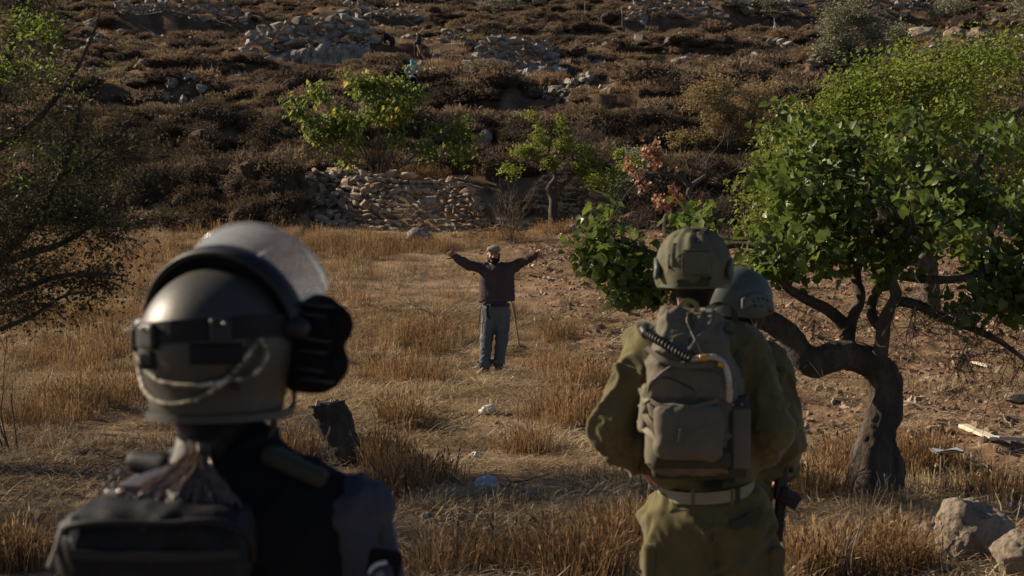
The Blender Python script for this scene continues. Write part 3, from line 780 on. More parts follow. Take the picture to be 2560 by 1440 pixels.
# individual shrubs: the ones that show largest
grp = 'brown thorny shrubs over the hillside'
LMARK = [(250, 43.5, 'the left field edge'), (620, 44, 'the two pale rocks'), (960, 42.6, 'the foot of the terrace wall'), (1385, 43, 'the small crooked green tree'), (1620, 43, 'the feathery green bush'), (1760, 44, 'the withered tree'), (2050, 45, 'the big gnarled tree'), (2400, 46, 'the light green tree'),
         (200, 52, 'the left bank end'), (560, 51, 'the left shaded bank'), (960, 50, 'the fig tree'), (1270, 50, 'the upright grey rock'), (1500, 52, 'the bare grey shrub'), (1690, 50, 'the small dry bush'), (1825, 53, 'the tall yellow-brown bush'), (2200, 55, 'the big right trees'), (655, 58, 'the pale lit rock'),
         (300, 64, 'the lower left slope'), (470, 76, 'the left slope rock cluster'), (1031, 76, 'the scarfed person'), (1230, 66, 'the slope above the grey rock'), (1420, 74, 'the grey stone heap'), (1650, 62, 'the rock in the dark bank'), (1950, 68, 'the slope below the olive tree'), (2138, 82, 'the olive tree'), (1740, 86, 'the broad grey rock'),
         (1240, 95, 'the ledge wall right of centre'), (1048, 107, 'the dark-jacketed person'), (760, 107, 'the long boulder wall'), (520, 128, 'the tall rubble wall'), (1610, 112, 'the upright pale rock'), (2400, 96, 'the upper right boulders'), (300, 100, 'the upper left slope')]
def shrub_label(px, y, s, dark):
    k = min(LMARK, key=lambda l: ((l[0] - px) / 200) ** 2 + ((l[1] - y) / (3 + .05 * y)) ** 2)
    dx, dy = px - k[0], (y - k[1]) / (1 + .03 * y)
    rel = ('in front of' if dy < -.5 else 'behind') if abs(dx) / 70 < abs(dy) else ('left of' if dx < 0 else 'right of')
    size = 'large' if s > 1.25 else 'mid-sized' if s > .95 else 'small'
    return '%s %s shrub %s %s' % (size, 'dark bushy' if dark else 'brown thorny', rel, k[2])
def shrub_obj(me, p, s, name='thorny_shrub'):
    px = 1280 + p[0] / p[1] * F
    o = link(name, me, None, p, (rng.normal(0, .08), rng.normal(0, .08), rng.uniform(0, 6.28)), s)
    lb = shrub_label(px, p[1], s[0], me in SCD); tag(o, lb, 'shrub', lb.replace(' shrub ', ' shrubs '))
pts = []
# bank and terrace foot
bx, by = frust(2700, 43, 56, .34)
k_ = clear_of(bx, by) & ~((by < 44.5) & (noise2(bx / 2, by, 5) > .35)); bx, by = bx[k_], by[k_]
BX, BY = bx[195:], by[195:]
for a, b in list(zip(bx, by))[:195]:
    s = rng.uniform(.85, 1.6); z = float(ground_z(a, b)) - .08
    shrub_obj((SCD if rng.uniform() < .7 else SCR)[rng.integers(0, 4)], (a, b, z), (s, s, s * rng.uniform(.8, 1.15)))
s_ = rng.uniform(.5, 1.1, len(BX))
scatter('bank_scrub', SCD + SCR[:2], put(BX, BY, -.05), rrot(len(BX), .08), s_, 'dense dark undergrowth covering the shaded bank', 'scrub')
hx, hy = frust(21000, 55, 178, .35)
dn = fbm2(hx / 5.5, hy / 4.5, 3, 81)
zt = np.interp(hy, _yy, _zz) + 1.3 * noise2(hx / 24, hy / 30, 3) + 0.4 * noise2(hx / 7, hy / 9, 4)
fr_ = zt / 1.75 - np.floor(zt / 1.75)
k_ = clear_of(hx, hy) & (dn > -.50 + .20 * (fr_ < .30) * (hy > 60)); hx, hy, dn, fr_ = hx[k_], hy[k_], dn[k_], fr_[k_]
sz = np.exp(rng.normal(-.30, .30, len(hx))) * (1 + .25 * (dn > .1))
order = np.argsort(-(sz / hy))[:100]
sel = np.zeros(len(hx), bool); sel[order] = True
for i in order:
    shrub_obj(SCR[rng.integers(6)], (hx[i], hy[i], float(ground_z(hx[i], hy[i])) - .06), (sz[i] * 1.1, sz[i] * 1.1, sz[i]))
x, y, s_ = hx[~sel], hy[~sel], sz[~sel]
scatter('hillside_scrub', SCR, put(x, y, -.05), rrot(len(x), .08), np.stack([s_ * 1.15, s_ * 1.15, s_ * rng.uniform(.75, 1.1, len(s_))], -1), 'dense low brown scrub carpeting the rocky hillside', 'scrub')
# dry grass on the hillside
HTU = [blades(90, .34, .42, .45, .008, rs1, MAT['tall_grass'] if i % 2 else MAT['straw'], 'hill_tuft') for i in range(4)]
x, y = frust(20000, 46, 175, .35)
k_ = (fbm2(x / 6, y / 3, 3, 83) > -.12); x, y = x[k_], y[k_]
scatter('hillside_grass', HTU, put(x, y), rrot(len(x), .1), rng.uniform(.4, 1.1, len(x)), 'dry golden grass between the shrubs on the hillside', 'grass')

# loose rocks on the hillside
x, y = frust(5200, 54, 175, .34)
cl = fbm2(x / 7, y / 5, 3, 91); k_ = (cl > .06) & clear_of(x, y); x, y = x[k_], y[k_]
s_ = np.exp(rng.normal(-.72, .5, len(x))) * np.clip(y / 90, .6, 1.2); s_ = np.minimum(s_, .95)
order = np.argsort(-(s_ / y))[:150]; sel = np.zeros(len(x), bool); sel[order] = True
for i in order:
    px = 1280 + x[i] / y[i] * F
    me = ROCKS[rng.integers(8)]
    o = link('loose_rock', me, None, (x[i], y[i], float(ground_z(x[i], y[i])) + s_[i] * .30), (rng.normal(0, .3), rng.normal(0, .3), rng.uniform(0, 6.3)), (s_[i] * rng.uniform(.9, 1.6), s_[i], s_[i] * rng.uniform(.7, 1)))
    k = min(LMARK, key=lambda l: ((l[0] - px) / 200) ** 2 + ((l[1] - y[i]) / (3 + .05 * y[i])) ** 2)
    dx, dy = px - k[0], (y[i] - k[1]) / (1 + .03 * y[i])
    rel = ('in front of' if dy < -.5 else 'behind') if abs(dx) / 70 < abs(dy) else ('left of' if dx < 0 else 'right of')
    lb = '%s pale limestone rock %s %s' % ('large' if s_[i] > .85 else 'mid-sized' if s_[i] > .6 else 'small', rel, k[2])
    tag(o, lb, 'rock', lb.replace(' rock ', ' rocks ', 1))
r_ = ~sel
scatter('hillside_stones', ROCKS, put(x[r_], y[r_], .16), rrot(int(r_.sum()), .4), s_[r_], 'small pale stones strewn over the hillside', 'stones')
x, y = frust(12000, 54, 175, .34)
k_ = (fbm2(x / 4, y / 3, 3, 95) > .08); x, y = x[k_], y[k_]
scatter('hillside_rubble', ROCKS, put(x, y, .02), rrot(len(x), .4), np.exp(rng.normal(-1.6, .4, len(x))), 'fine stone rubble between shrubs on the hillside', 'rubble')

ORD = ['first', 'second', 'third', 'fourth', 'fifth', 'sixth', 'seventh', 'eighth', 'ninth', 'tenth', 'eleventh', 'twelfth', 'thirteenth', 'fourteenth', 'fifteenth', 'sixteenth']
same = {}
for o in COL.objects:
    if o.get('category') in ('shrub', 'rock') and not o.parent: same.setdefault(o['label'], []).append(o)
for lb, os_ in same.items():
    if 1 < len(os_) <= 16:
        for i, o in enumerate(sorted(os_, key=lambda q: q.location.x / q.location.y)):
            s_ = ORD[i] + ' from left of the ' + lb.replace(' shrub ', ' shrubs ', 1).replace(' rock ', ' rocks ', 1)
            o['label'] = s_ if len(s_.split()) <= 16 else s_.replace(' of the ', ' of ', 1).replace('brown thorny ', 'brown ').replace('dark bushy ', 'dark ').replace('pale limestone ', 'pale ')

# ------------------------------------------------------------------ dry stone walls and heaps
def wall(name, label, cat, px0, px1, d0, d1, base, top, size, rocks, arc=0.0, ztop=None, face=.0, jit=.3, squash=.75, edge=0.15, maxn=290, mname='stone'):
    """stones stacked in courses along a line on the hillside; d0,d1 distance at the two ends, base/top height of the courses above the ground at the foot"""
    x0, x1 = (px0 - 1280) / F * d0, (px1 - 1280) / F * d1
    cx, cy = (x0 + x1) / 2, (d0 + d1) / 2
    root = thing(name, label, cat, (cx, cy, float(ground_z(cx, cy))))
    o0 = np.array(root.location)
    L_ = math.hypot(x1 - x0, d1 - d0); h = top - base
    rows = max(1, int(h / (size * squash)))
    n = 0
    for r in range(rows + 1):
        u = -rng.uniform(0, size)
        while u < L_:
            s = size * math.exp(rng.normal(0, .28))
            t = (u + s / 2) / L_
            u += s * .76
            if t > 1.02 or n >= maxn: break
            prof = (0.92 + .2 * noise2(t * 5 + px0, 1.5, 6)) * min(1, (min(t, 1 - t) + .02) / edge)
            v = (r + .35) * size * squash
            if v > h * prof + size * .3: continue
            x = x0 + (x1 - x0) * t; y = d0 + (d1 - d0) * t - arc * math.sin(math.pi * min(max(t, 0), 1)) + face * v + rng.normal(0, size * .12)
            z = float(ground_z(x, y - face * v)) + base + v + rng.normal(0, size * .06)
            z = max(z, float(ground_z(x, y)) + s * .1) if face > 0 else z
            link(mname, rocks[rng.integers(len(rocks))], root, (x - o0[0], y - o0[1], z - o0[2]), (rng.normal(0, jit), rng.normal(0, jit), rng.uniform(-.5, .5) + rng.integers(2) * math.pi),
                 (s * rng.uniform(1.0, 1.35), s * 1.15, s * rng.uniform(.85, 1.15)))
            n += 1
    return root

def heap(name, label, cat, px, py, wpx, hgt, size, rocks, n, depth=None, dmin=6, mname='stone'):
    c = G(px, py, dmin); hw = wpx / 2 / F * c[1]; dp = depth or hw * .8
    root = thing(name, label, cat, c)
    for i in range(n):
        a = rng.uniform(0, 2 * math.pi); r = math.sqrt(rng.uniform())
        x = c[0] + hw * r * math.cos(a); y = c[1] + dp * r * math.sin(a)
        s = size * math.exp(rng.normal(0, .35))
        z = float(ground_z(x, y)) + hgt * (1 - r ** 1.6) * rng.uniform(.6, 1) + s * .12
        link(mname, rocks[rng.integers(len(rocks))], root, (x - c[0], y - c[1], z - c[2]), (rng.normal(0, .5), rng.normal(0, .5), rng.uniform(0, 6.3)), (s * 1.2, s, s))
    return root

# wall round the fig tree: the face of the terrace, and the tumbled ends
wall('dry_stone_wall', 'tumbled dry stone terrace wall below the yellowing fig tree', 'wall', 850, 1225, 43.6, 43.9, -.1, 1.5, .225, ROCKSW, arc=.7, face=.30, maxn=298, squash=.6)
heap('stone_heap', 'grey rubble slope at the left end of the terrace wall', 'stone heap', 850, 480, 150, .15, .26, ROCKSW, 200, depth=1.7, dmin=41)
wall('dry_stone_wall', 'broken stone wall behind the small green tree trunk', 'wall', 1310, 1520, 44.2, 44.0, -.1, 1.45, .22, ROCKSW, face=.5, maxn=200, edge=.4, squash=.62)
wall('dry_stone_wall', 'long wall of large boulders on a rock ledge high on the slope', 'wall', 600, 945, YB['long'] + .35, YB['long'] + .35, .1, 1.35, .80, ROCKS, maxn=80, squash=.52, edge=.08)
wall('dry_stone_wall', 'low line of stones behind the standing dark-jacketed person', 'wall', 980, 1210, YB['long'] + 3, YB['long'] + 3, .0, .75, .5, ROCKS, maxn=40)
wall('dry_stone_wall', 'tall rubble wall in the upper left of the slope', 'wall', 430, 620, YB['rubble'] + .3, YB['rubble'] + .6, -.3, 2.2, .5, ROCKS, maxn=140, edge=.3)
wall('dry_stone_wall', 'low sprawling stone line left of the tall rubble wall', 'wall', 280, 430, YB['rubble'] + .3, YB['rubble'] + .3, .0, 1.0, .42, ROCKS, maxn=60, face=.6)
wall('dry_stone_wall', 'stone wall on a pale ledge right of the scarfed person', 'wall', 1170, 1400, YB['scarf'] + .3, YB['scarf'] + .3, .1, 1.6, .52, ROCKS, maxn=170, squash=.58, edge=.25)
wall('dry_stone_wall', 'dark stone wall beneath the olive tree', 'wall', 2020, 2200, YB['olive'] - .2, YB['olive'] - .2, .0, 1.5, .36, ROCKS, maxn=90)
wall('dry_stone_wall', 'low stone wall at the right edge above the light green tree', 'wall', 2300, 2600, YB['right'] - .1, YB['right'] - .1, .0, 1.2, .42, ROCKS, maxn=70)
wall('dry_stone_wall', 'stone line near the top edge right of centre', 'wall', 1560, 1800, YB['top'], YB['top'], .0, 1.3, .5, ROCKS, maxn=70)
wall('dry_stone_wall', 'short stone line above the walking dog', 'wall', 820, 1080, YB['dog'], YB['dog'], .0, 1.1, .5, ROCKS, maxn=46)
wall('dry_stone_wall', 'stone rows along the top edge at the upper right', 'wall', 1750, 2350, YB['f'], YB['f'], .0, 1.2, .6, ROCKS, maxn=110)
heap('stone_heap', 'grey heap of small stones above the dark bank', 'stone heap', 1420, 245, 125, .25, .24, ROCKS, 120, depth=1.2, dmin=50)
heap('stone_heap', 'scattered cluster of rocks left of the fig tree crown', 'stone heap', 470, 235, 120, .2, .32, ROCKS, 22, dmin=50)
heap('stone_heap', 'cluster of rocks on the right slope under the olive tree', 'stone heap', 2090, 215, 150, .2, .4, ROCKS, 26, dmin=50)

def ledge(label, px0, px1, py, d, thick, seed, depth=1.6):
    """a long slab of bare bedrock"""
    x0, x1 = (px0 - 1280) / F * d, (px1 - 1280) / F * d
    cx = (x0 + x1) / 2; xs_ = np.arange(x0, x1, .13)
    prof = [(-.02, -.6), (-.05, -.25), (0, 0), (.02, .25), (-.02, .5), (.03, .8), (.12, 1.0), (.3, 1.03), (.5, 1.0), (.75, 1.02), (1.0, .9), (1.0, -.6)]
    f_ = (xs_ - x0) / (x1 - x0); th_ = thick * np.clip(1.15 - np.abs(2 * f_ - 1) ** 3, .1, 1) * (1 + .5 * noise2(xs_ * .9, seed, 4)); fr = .5 * np.round(2.5 * fbm2(xs_ * .55, seed + .5, 3, 7)) / 1.5
    dx_ = d - .35 * noise2(xs_ / 1.3, 3.3, 61)       # the ledge runs along the foot of the step
    P = np.array([[[xx - cx, dx_[i] - d + .6 * fr[i] + py_ * depth, pz * th_[i]] for py_, pz in prof] for i, xx in enumerate(xs_)]); wv = .12 * fbm2(xs_ * .7, seed + .2, 3, 9)
    P[..., 2] = (ground_z(xs_, dx_ + 1.3) - ground_z(cx, d) - .22 + wv)[:, None] + (P[..., 2] / th_[:, None] - 1) * thick
    Q_ = P.reshape(-1, 3); Q_ = Q_ + .22 * np.stack([fbm3(Q_, 1.6, 3, seed), fbm3(Q_, 1.6, 3, seed + 1), fbm3(Q_, 2.0, 3, seed + 2)], -1) + .05 * np.sign(fbm3(Q_, 3.5, 2, seed + 5))[:, None]
    m_ = len(prof); i_ = np.arange(len(xs_) - 1)[:, None] * m_; j_ = np.arange(m_ - 1)[None]
    Fq = np.stack([i_ + j_, i_ + m_ + j_, i_ + m_ + j_ + 1, i_ + j_ + 1], -1).reshape(-1, 4)
    o = link('rock_ledge', mesh_np('rock_ledge', Q_, Fq, MAT['rock'], False), None, (cx, d, float(ground_z(cx, d))))
    tag(o, label, 'rock ledge')
ledge('long flat grey rock ledge under the boulder wall', 550, 930, 135, YB['long'] - .75, 1.0, 5)
ledge('flat grey rock ledge below the dark-jacketed person', 1085, 1180, 120, YB['long'] - .7, .8, 9)
ledge('pale rock ledge under the wall right of the scarfed person', 1070, 1420, 185, YB['scarf'] - .75, .9, 14)
ledge('bare rock shelf on the right slope above the green trees', 2250, 2480, 110, YB['right'] + 5, .6, 17)

def boulder(label, px, py, wpx, hpx, seed, mat='boulder', dmin=6, dep=None, sink=.15, name='boulder', sub=4, rz=0):
    c = G(px, py, dmin); w = wpx / F * c[1]; h = hpx / F * c[1]
    o = link(name, boulder_mesh(seed, (w, dep or w * .85, h * 1.25), MAT[mat], sub, name=name), None, (c[0], c[1] + w * .25, c[2] + h * (.5 - sink)), (0, 0, rz))
    return tag(o, label, 'boulder' if wpx > 60 else 'stone')
boulder('large pitted tan boulder at the lower right of the picture', 2448, 1408, 200, 172, 3, sub=5)
boulder('pale rounded boulder cut off by the lower right corner', 2575, 1450, 180, 120, 8, sub=5)
boulder('grey boulder half hidden in tall grass at the bottom beside the soldier', 2040, 1446, 210, 62, 12, 'boulder', sub=5)
boulder('small flat stone left of the large tan boulder', 2320, 1338, 80, 30, 21)
boulder('pale rock at the lower left corner in the grass', 20, 1410, 80, 66, 25)
boulder('grey rounded boulder in the grass at the far edge of the field', 1045, 612, 80, 44, 31, 'rock')
boulder('small grey stone lying behind the tan boulder', 2540, 1290, 50, 34, 33, 'rock')
boulder('round pinkish stone beside the crumpled grey film', 1256, 1243, 22, 17, 35)
boulder('small whitish stone on the grass mound near the bottom centre', 1066, 1300, 34, 20, 37)
boulder('brown rock right of the soldiers beside the path', 2012, 1090, 40, 34, 41)
boulder('pale stone at the right edge of the field above the planks', 2540, 1010, 60, 26, 43)
boulder('grey rock at the foot of the bank behind the small tree', 1430, 580, 40, 22, 45, 'rock', dmin=38)
boulder('pale grey rock protruding from the dark bank', 1645, 325, 60, 36, 47, 'rock', dmin=50, sink=.35)
boulder('pale lit rock on the slope left of the fig tree', 655, 335, 48, 14, 49, 'rock', dmin=45)
boulder('second pale rock on the slope below and left of the fig tree', 615, 385, 56, 18, 51, 'rock', dmin=45)
boulder('upright grey rock right of the fig tree branches', 1210, 360, 48, 36, 53, 'rock', dmin=48)
boulder('tall pointed rock beneath the dark-jacketed person', 1053, 172, 26, 22, 55, 'rock', dmin=70)
boulder('broad pale boulder on the upper right slope', 2310, 100, 90, 38, 57, 'rock_warm', dmin=70)
boulder('angular pale boulder on the upper right slope', 2390, 100, 60, 36, 59, 'rock_warm', dmin=70)
boulder('wide pale boulder near the upper right corner', 2455, 95, 80, 30, 61, 'rock_warm', dmin=70)
boulder('dark grey boulder embedded at the foot of the terrace wall', 1075, 530, 90, 40, 63, 'rock', dmin=38)
boulder('upright pale rock on the middle of the upper slope', 1610, 60, 34, 26, 65, 'rock', dmin=70)
boulder('grey boulder high on the left slope', 240, 75, 70, 30, 67, 'rock', dmin=70)
boulder('standing pale stone above the dark scrub right of centre', 1943, 85, 22, 30, 69, 'rock', dmin=70)
boulder('broad grey rock in the scrub above the dry yellow bush', 1712, 160, 70, 22, 71, 'rock', dmin=60)
boulder('grey rock in the shade of the slope beside the heap of stones', 1490, 170, 50, 22, 73, 'rock', dmin=60)
# ------------------------------------------------------------------ trees
def leaf_tpl(kind):
    if kind == 'broad':      # heart shaped, folded along the midrib
        V = np.array([[0, 0, 0], [0, .5, -.04], [0, 1.0, -.16], [-.36, -.06, .08], [-.50, .36, .10], [-.26, .76, 0], [.36, -.06, .08], [.50, .36, .10], [.26, .76, 0]])
        Fc = np.array([[0, 1, 4], [0, 4, 3], [1, 2, 5], [1, 5, 4], [0, 7, 1], [0, 6, 7], [1, 8, 2], [1, 7, 8]])
    elif kind == 'mid':
        V = np.array([[0, 0, 0], [0, .5, -.03], [0, 1, -.12], [-.3, .42, .08], [.3, .42, .08]])
        Fc = np.array([[0, 1, 3], [1, 2, 3], [0, 4, 1], [1, 4, 2]])
    else:
        V = np.array([[0, 0, 0], [-.15, .45, .03], [0, 1, -.04], [.15, .45, .03]])
        Fc = np.array([[0, 2, 1], [0, 3, 2]])
    return V, Fc

def rand_leaf_R(n, rs, droop=.5, flat=.5):
    """leaf axis (local y) hangs outward and down, upper side (local z) mostly up"""
    th = rs.uniform(0, 2 * math.pi, n)
    ya = np.stack([np.cos(th), np.sin(th), rs.normal(-droop, .45, n)], -1); ya /= np.linalg.norm(ya, axis=1)[:, None]
    up = np.stack([rs.normal(0, flat, n), rs.normal(0, flat, n), np.ones(n)], -1)
    xa = np.cross(ya, up); xa /= np.linalg.norm(xa, axis=1)[:, None]
    za = np.cross(xa, ya)
    return np.stack([xa, ya, za], -1)        # columns

def leaves_mesh(name, C, R, S, kind, mat):
    V, Fc = leaf_tpl(kind)
    P = np.einsum('nij,vj->nvi', R, V) * S[:, None, None] + C[:, None, :]
    n, v = len(C), len(V)
    Q = (Fc[None] + (np.arange(n) * v)[:, None, None]).reshape(-1, 3)
    me = mesh_np(name, P.reshape(-1, 3), Q, mat, kind == 'broad')
    return me

def leaf_variation(mat, amt=.5):
    """colour differs from leaf to leaf: seeded by position noise at leaf scale"""
    nt = mat.node_tree
    for n in nt.nodes:
        if n.type == 'TEX_NOISE': n.inputs['Scale'].default_value = 9.0; n.inputs['Detail'].default_value = 3
for k_ in ('green', 'green_light', 'fig', 'olive', 'drybush', 'almond', 'orange'): leaf_variation(MAT[k_])

class Tree:
    def __init__(s, name, label, cat, base, seed):
        s.root = thing(name, label, cat, base); s.b = np.array(base, float); s.rs = np.random.default_rng(seed)
        s.nodes = []; s.nr = []; s.big = Buf(); s.tw = Buf(); s.tips = []
    def limb(s, P, R, seg=8, n=6, knob=0.0, trunk=False, buf=None):
        P = catmull(P, n); R = np.interp(np.linspace(0, 1, len(P)), np.linspace(0, 1, len(R)), R)
        disp = None
        if knob:
            def disp(v):
                q = v * np.array([1, 1, .55])
                r = 1 - np.abs(fbm3(q, 7.5, 3, 3)) * 2.4
                return knob * np.repeat(np.clip(R / max(R[0], .12), .35, 1), seg) * (fbm3(v, 3.2, 2, 8) * 1.1 + .7 * (r - .4) + .45 * (.3 - np.abs(fbm3(q, 19, 2, 5)) * 2))
        V, Fc = tube(P, R, seg, disp=disp)
        (buf or (s.big if seg > 5 else s.tw)).add(V, Fc)
        st = max(1, len(P) // 14)
        for p, r in list(zip(P, R))[::st]: s.nodes.append(p); s.nr.append(r)
        s.nodes.append(P[-1]); s.nr.append(R[-1])
        return P
    def grow(s, T, r0=.02, sag=.05, wob=.06, tip=.003, keep=True, seg=4, maxr=.5, up=0.0):
        T = np.asarray(T); N = np.array(s.nodes)
        d0 = np.linalg.norm(T[:, None] - N[None], axis=2).min(1)
        for t in T[np.argsort(d0)]:
            N = np.array(s.nodes); d = np.linalg.norm(N - t, axis=1); i = int(np.argmin(d + .25 * np.maximum(0, N[:, 2] - t[2])))
            a = N[i]; L_ = d[i]
            if L_ < .02: continue
            r = min(s.nr[i] * maxr * 1.2, r0 * (0.35 + L_))
            m = (a + t) / 2 + s.rs.normal(0, wob, 3) * L_ + np.array([0, 0, -sag * L_ + up * L_])
            P = catmull([a, m, t], 4)
            P[1:-1] += s.rs.normal(0, wob * .18 * L_, (len(P) - 2, 3))
            R = np.linspace(r, tip, len(P))
            V, Fc = tube(P, R, seg, cap=False); s.tw.add(V, Fc)
            if keep:
                for k in (3, 5, 7, 8):
                    if k < len(P): s.nodes.append(P[k]); s.nr.append(max(R[k], tip * 1.5))
            s.tips.append(P[-1])
    def twiglets(s, C, n, l=.15, r=.002, droop=0.0, sub=2):
        C = np.asarray(C)
        for c in C:
            for _ in range(n):
                d = s.rs.normal(0, 1, 3); d[2] -= droop; d /= np.linalg.norm(d); L_ = l * s.rs.uniform(.5, 1.5)
                p1 = c + d * L_ * .5 + s.rs.normal(0, .1 * L_, 3); p2 = c + d * L_ + s.rs.normal(0, .2 * L_, 3)
                V, Fc = tube(np.array([c, p1, p2]), np.array([r, r * .8, r * .35]), 3, cap=False); s.tw.add(V, Fc)
                for _ in range(sub):
                    e = p1 + s.rs.normal(0, .45 * L_, 3)
                    V, Fc = tube(np.array([p1, (p1 + e) / 2 + s.rs.normal(0, .05 * L_, 3), e]), np.array([r * .7, r * .6, r * .3]), 3, cap=False); s.tw.add(V, Fc)
    def leaves(s, T, per, cr, size, kind, mat, pieces=300, droop=.5, flat=.5, squash=.8):
        T = np.asarray(T); n = len(T) * per
        C = np.repeat(T, per, 0) + s.rs.normal(0, cr, (n, 3)) * np.array([1, 1, squash])
        R = rand_leaf_R(n, s.rs, droop, flat); S = size * np.exp(s.rs.normal(0, .22, n))
        o = s.b
        if pieces:
            # the leaves that show largest (the nearest on the camera's side) as separate parts
            near = np.argsort(C[:, 1] - S * 6)[:pieces]
            V, Fc = leaf_tpl(kind)
            mm = [mesh_np('leaf', V + s.rs.normal(0, .03, V.shape), Fc, mat, kind == 'broad') for _ in range(4)]
            sel = np.zeros(n, bool); sel[near] = True
            for i in near:
                link('leaf', mm[i % 4], s.root, C[i] - o, Matrix(R[i].tolist()).to_euler(), float(S[i]))
            C, R, S = C[~sel], R[~sel], S[~sel]
        f = link('foliage', leaves_mesh('foliage', C - o, R, S, kind, mat), s.root); f['kind'] = 'stuff'
    def done(s, bark, twig, smooth=True):
        if s.big.V: link('trunk', s.big.mesh('trunk', bark, True, s.b), s.root)
        if s.tw.V: link('branches', s.tw.mesh('branches', twig, True, s.b), s.root)['kind'] = 'stuff'
        return s.root

def targets(regions, rs):
    """(px, py, rx, ry, d, dd, n): cluster centres spread through an ellipsoid of the crown"""
    out = []
    for px, py, rx, ry, d, dd, n in regions:
        K = max(2, n // 5) if n > 12 else n
        a = rs.normal(size=(K, 3)); a /= np.linalg.norm(a, axis=1)[:, None]; a *= rs.uniform(0, 1, (K, 1)) ** .4
        if K < n: a = a[rs.integers(0, K, n)] + rs.normal(0, .11, (n, 3))
        for q in a: 
            dq = d + q[1] * dd
            c = W(px, py, d)
            out.append([c[0] + q[0] * rx / F * d, dq, c[2] + q[2] * ry / F * d])
    return np.array(out)

# --- the gnarled tree at the right
D = 13.75
t = Tree('gnarled_tree', 'gnarled twisted tree with dark heart-shaped green leaves right of the two soldiers', 'tree', G(2180, 1238), 1)
D = float(t.b[1]) 
def w(px, py, dd=0.0): return W(px, py, D + dd)
t.limb([w(2172, 1262), w(2176, 1200), w(2184, 1130), w(2200, 1060), w(2214, 985, .02), w(2196, 925, .05), w(2140, 893, .02), w(2085, 890), w(2038, 908), w(2006, 888), w(1966, 835), w(1915, 800), w(1860, 785), w(1800, 765, -.02), w(1740, 735, -.1), w(1690, 712, -.2), w(1640, 690, -.3)],
       [.235, .215, .175, .140, .132, .132, .122, .112, .106, .104, .098, .090, .082, .07, .055, .04, .03], seg=48, n=12, knob=.042)
t.limb([w(2205, 1245, .1), w(2225, 1180, .1), w(2212, 1110, .06), w(2205, 1050, .03)], [.16, .14, .10, .05], seg=24, n=6, knob=.03)
for (x_, y_, dd_) in [(2105, 1262, -.15), (2250, 1262, -.1), (2150, 1268, -.35), (2215, 1266, -.3), (2270, 1250, .25), (2110, 1250, .25)]:
    t.limb([w(2180, 1180), w((2180 + x_) / 2, 1222, dd_ * .6), w(x_, y_, dd_)], [.14, .10, .03], seg=14, knob=.02)
t.limb([w(2130, 895), w(2120, 850, .1), w(2128, 800, .2), w(2150, 745, .3), w(2140, 690, .35), w(2150, 620, .4), w(2120, 540, .4), w(2060, 470, .3), w(2020, 400, .2)], [.075, .060, .052, .048, .042, .036, .03, .022, .012], seg=16, knob=.012)
t.limb([w(2190, 915), w(2205, 860, -.1), w(2212, 800, -.15), w(2240, 740, -.2), w(2225, 680, -.2), w(2260, 600, -.2), w(2290, 500, -.1), w(2300, 380, 0)], [.08, .062, .052, .046, .040, .034, .026, .012], seg=16, knob=.012)
t.limb([w(2215, 830), w(2180, 790, .1), w(2185, 740, .2), w(2215, 700, .2), w(2280, 640, .3), w(2370, 560, .3), w(2450, 480, .3)], [.045, .042, .038, .034, .030, .024, .012], seg=12, knob=.01)
t.limb([w(2120, 820, .2), w(2070, 775, .1), w(2010, 745, 0), w(1960, 712, -.1), w(1935, 670, -.1)], [.055, .05, .042, .032, .012], seg=12, knob=.008)
t.limb([w(2150, 640, .3), w(2180, 590, .1), w(2230, 560, -.1), w(2290, 530, -.3), w(2340, 480, -.4)], [.04, .042, .036, .028, .012], seg=12, knob=.006)
t.limb([w(2235, 750, -.1), w(2300, 765, -.2), w(2370, 800, -.3), w(2440, 825, -.4), w(2510, 860, -.4), w(2600, 930, -.5)], [.045, .042, .036, .030, .022, .010], seg=10, knob=.006)
t.limb([w(2260, 690, -.1), w(2340, 700, -.2), w(2430, 690, -.2), w(2520, 640, -.2), w(2640, 600, -.2)], [.04, .035, .03, .022, .010], seg=10, knob=.006)
t.limb([w(1740, 735, -.1), w(1760, 660, .3), w(1800, 622, .5), w(1860, 612, .5), w(1925, 628, .4), w(1945, 660, .3)], [.03, .028, .028, .028, .022, .008], seg=10, knob=.004)
t.limb([w(1800, 622, .5), w(1720, 640, .3), w(1660, 640, 0), w(1600, 620, -.2), w(1540, 600, -.3)], [.028, .024, .02, .016, .008], seg=8)
t.limb([w(1690, 712, -.2), w(1700, 640, -.3), w(1720, 580, -.4), w(1735, 545, -.4)], [.03, .02, .014, .006], seg=8)
T = targets([(2170, 500, 230, 160, D, .9, 46), (2350, 540, 240, 180, D, 1.0, 46), (2560, 560, 150, 190, D, .9, 34), (2000, 600, 110, 90, D, .6, 20), (2450, 720, 180, 70, D, .8, 26), (2080, 640, 160, 60, D, .7, 18), (1960, 420, 60, 60, D + .2, .4, 7), (2080, 350, 80, 40, D + .4, .5, 7), (2270, 330, 40, 30, D, .4, 3), (2450, 350, 80, 40, D, .4, 6), (1965, 300, 24, 18, D, .2, 2)], t.rs)
Tl = targets([(1500, 565, 40, 30, D - .3, .3, 6), (1500, 640, 44, 60, D - .3, .3, 10), (1570, 650, 60, 60, D - .2, .3, 10), (1640, 715, 54, 36, D - .3, .3, 9), (1730, 560, 46, 40, D - .4, .25, 9), (1590, 730, 40, 24, D - .3, .2, 5), (1905, 655, 40, 30, D, .3, 5), (1860, 660, 36, 24, D + .2, .2, 3), (1960, 640, 30, 40, D, .3, 4)], t.rs)
t.grow(T, .03, .02, .10); t.grow(Tl, .02, .02, .12)
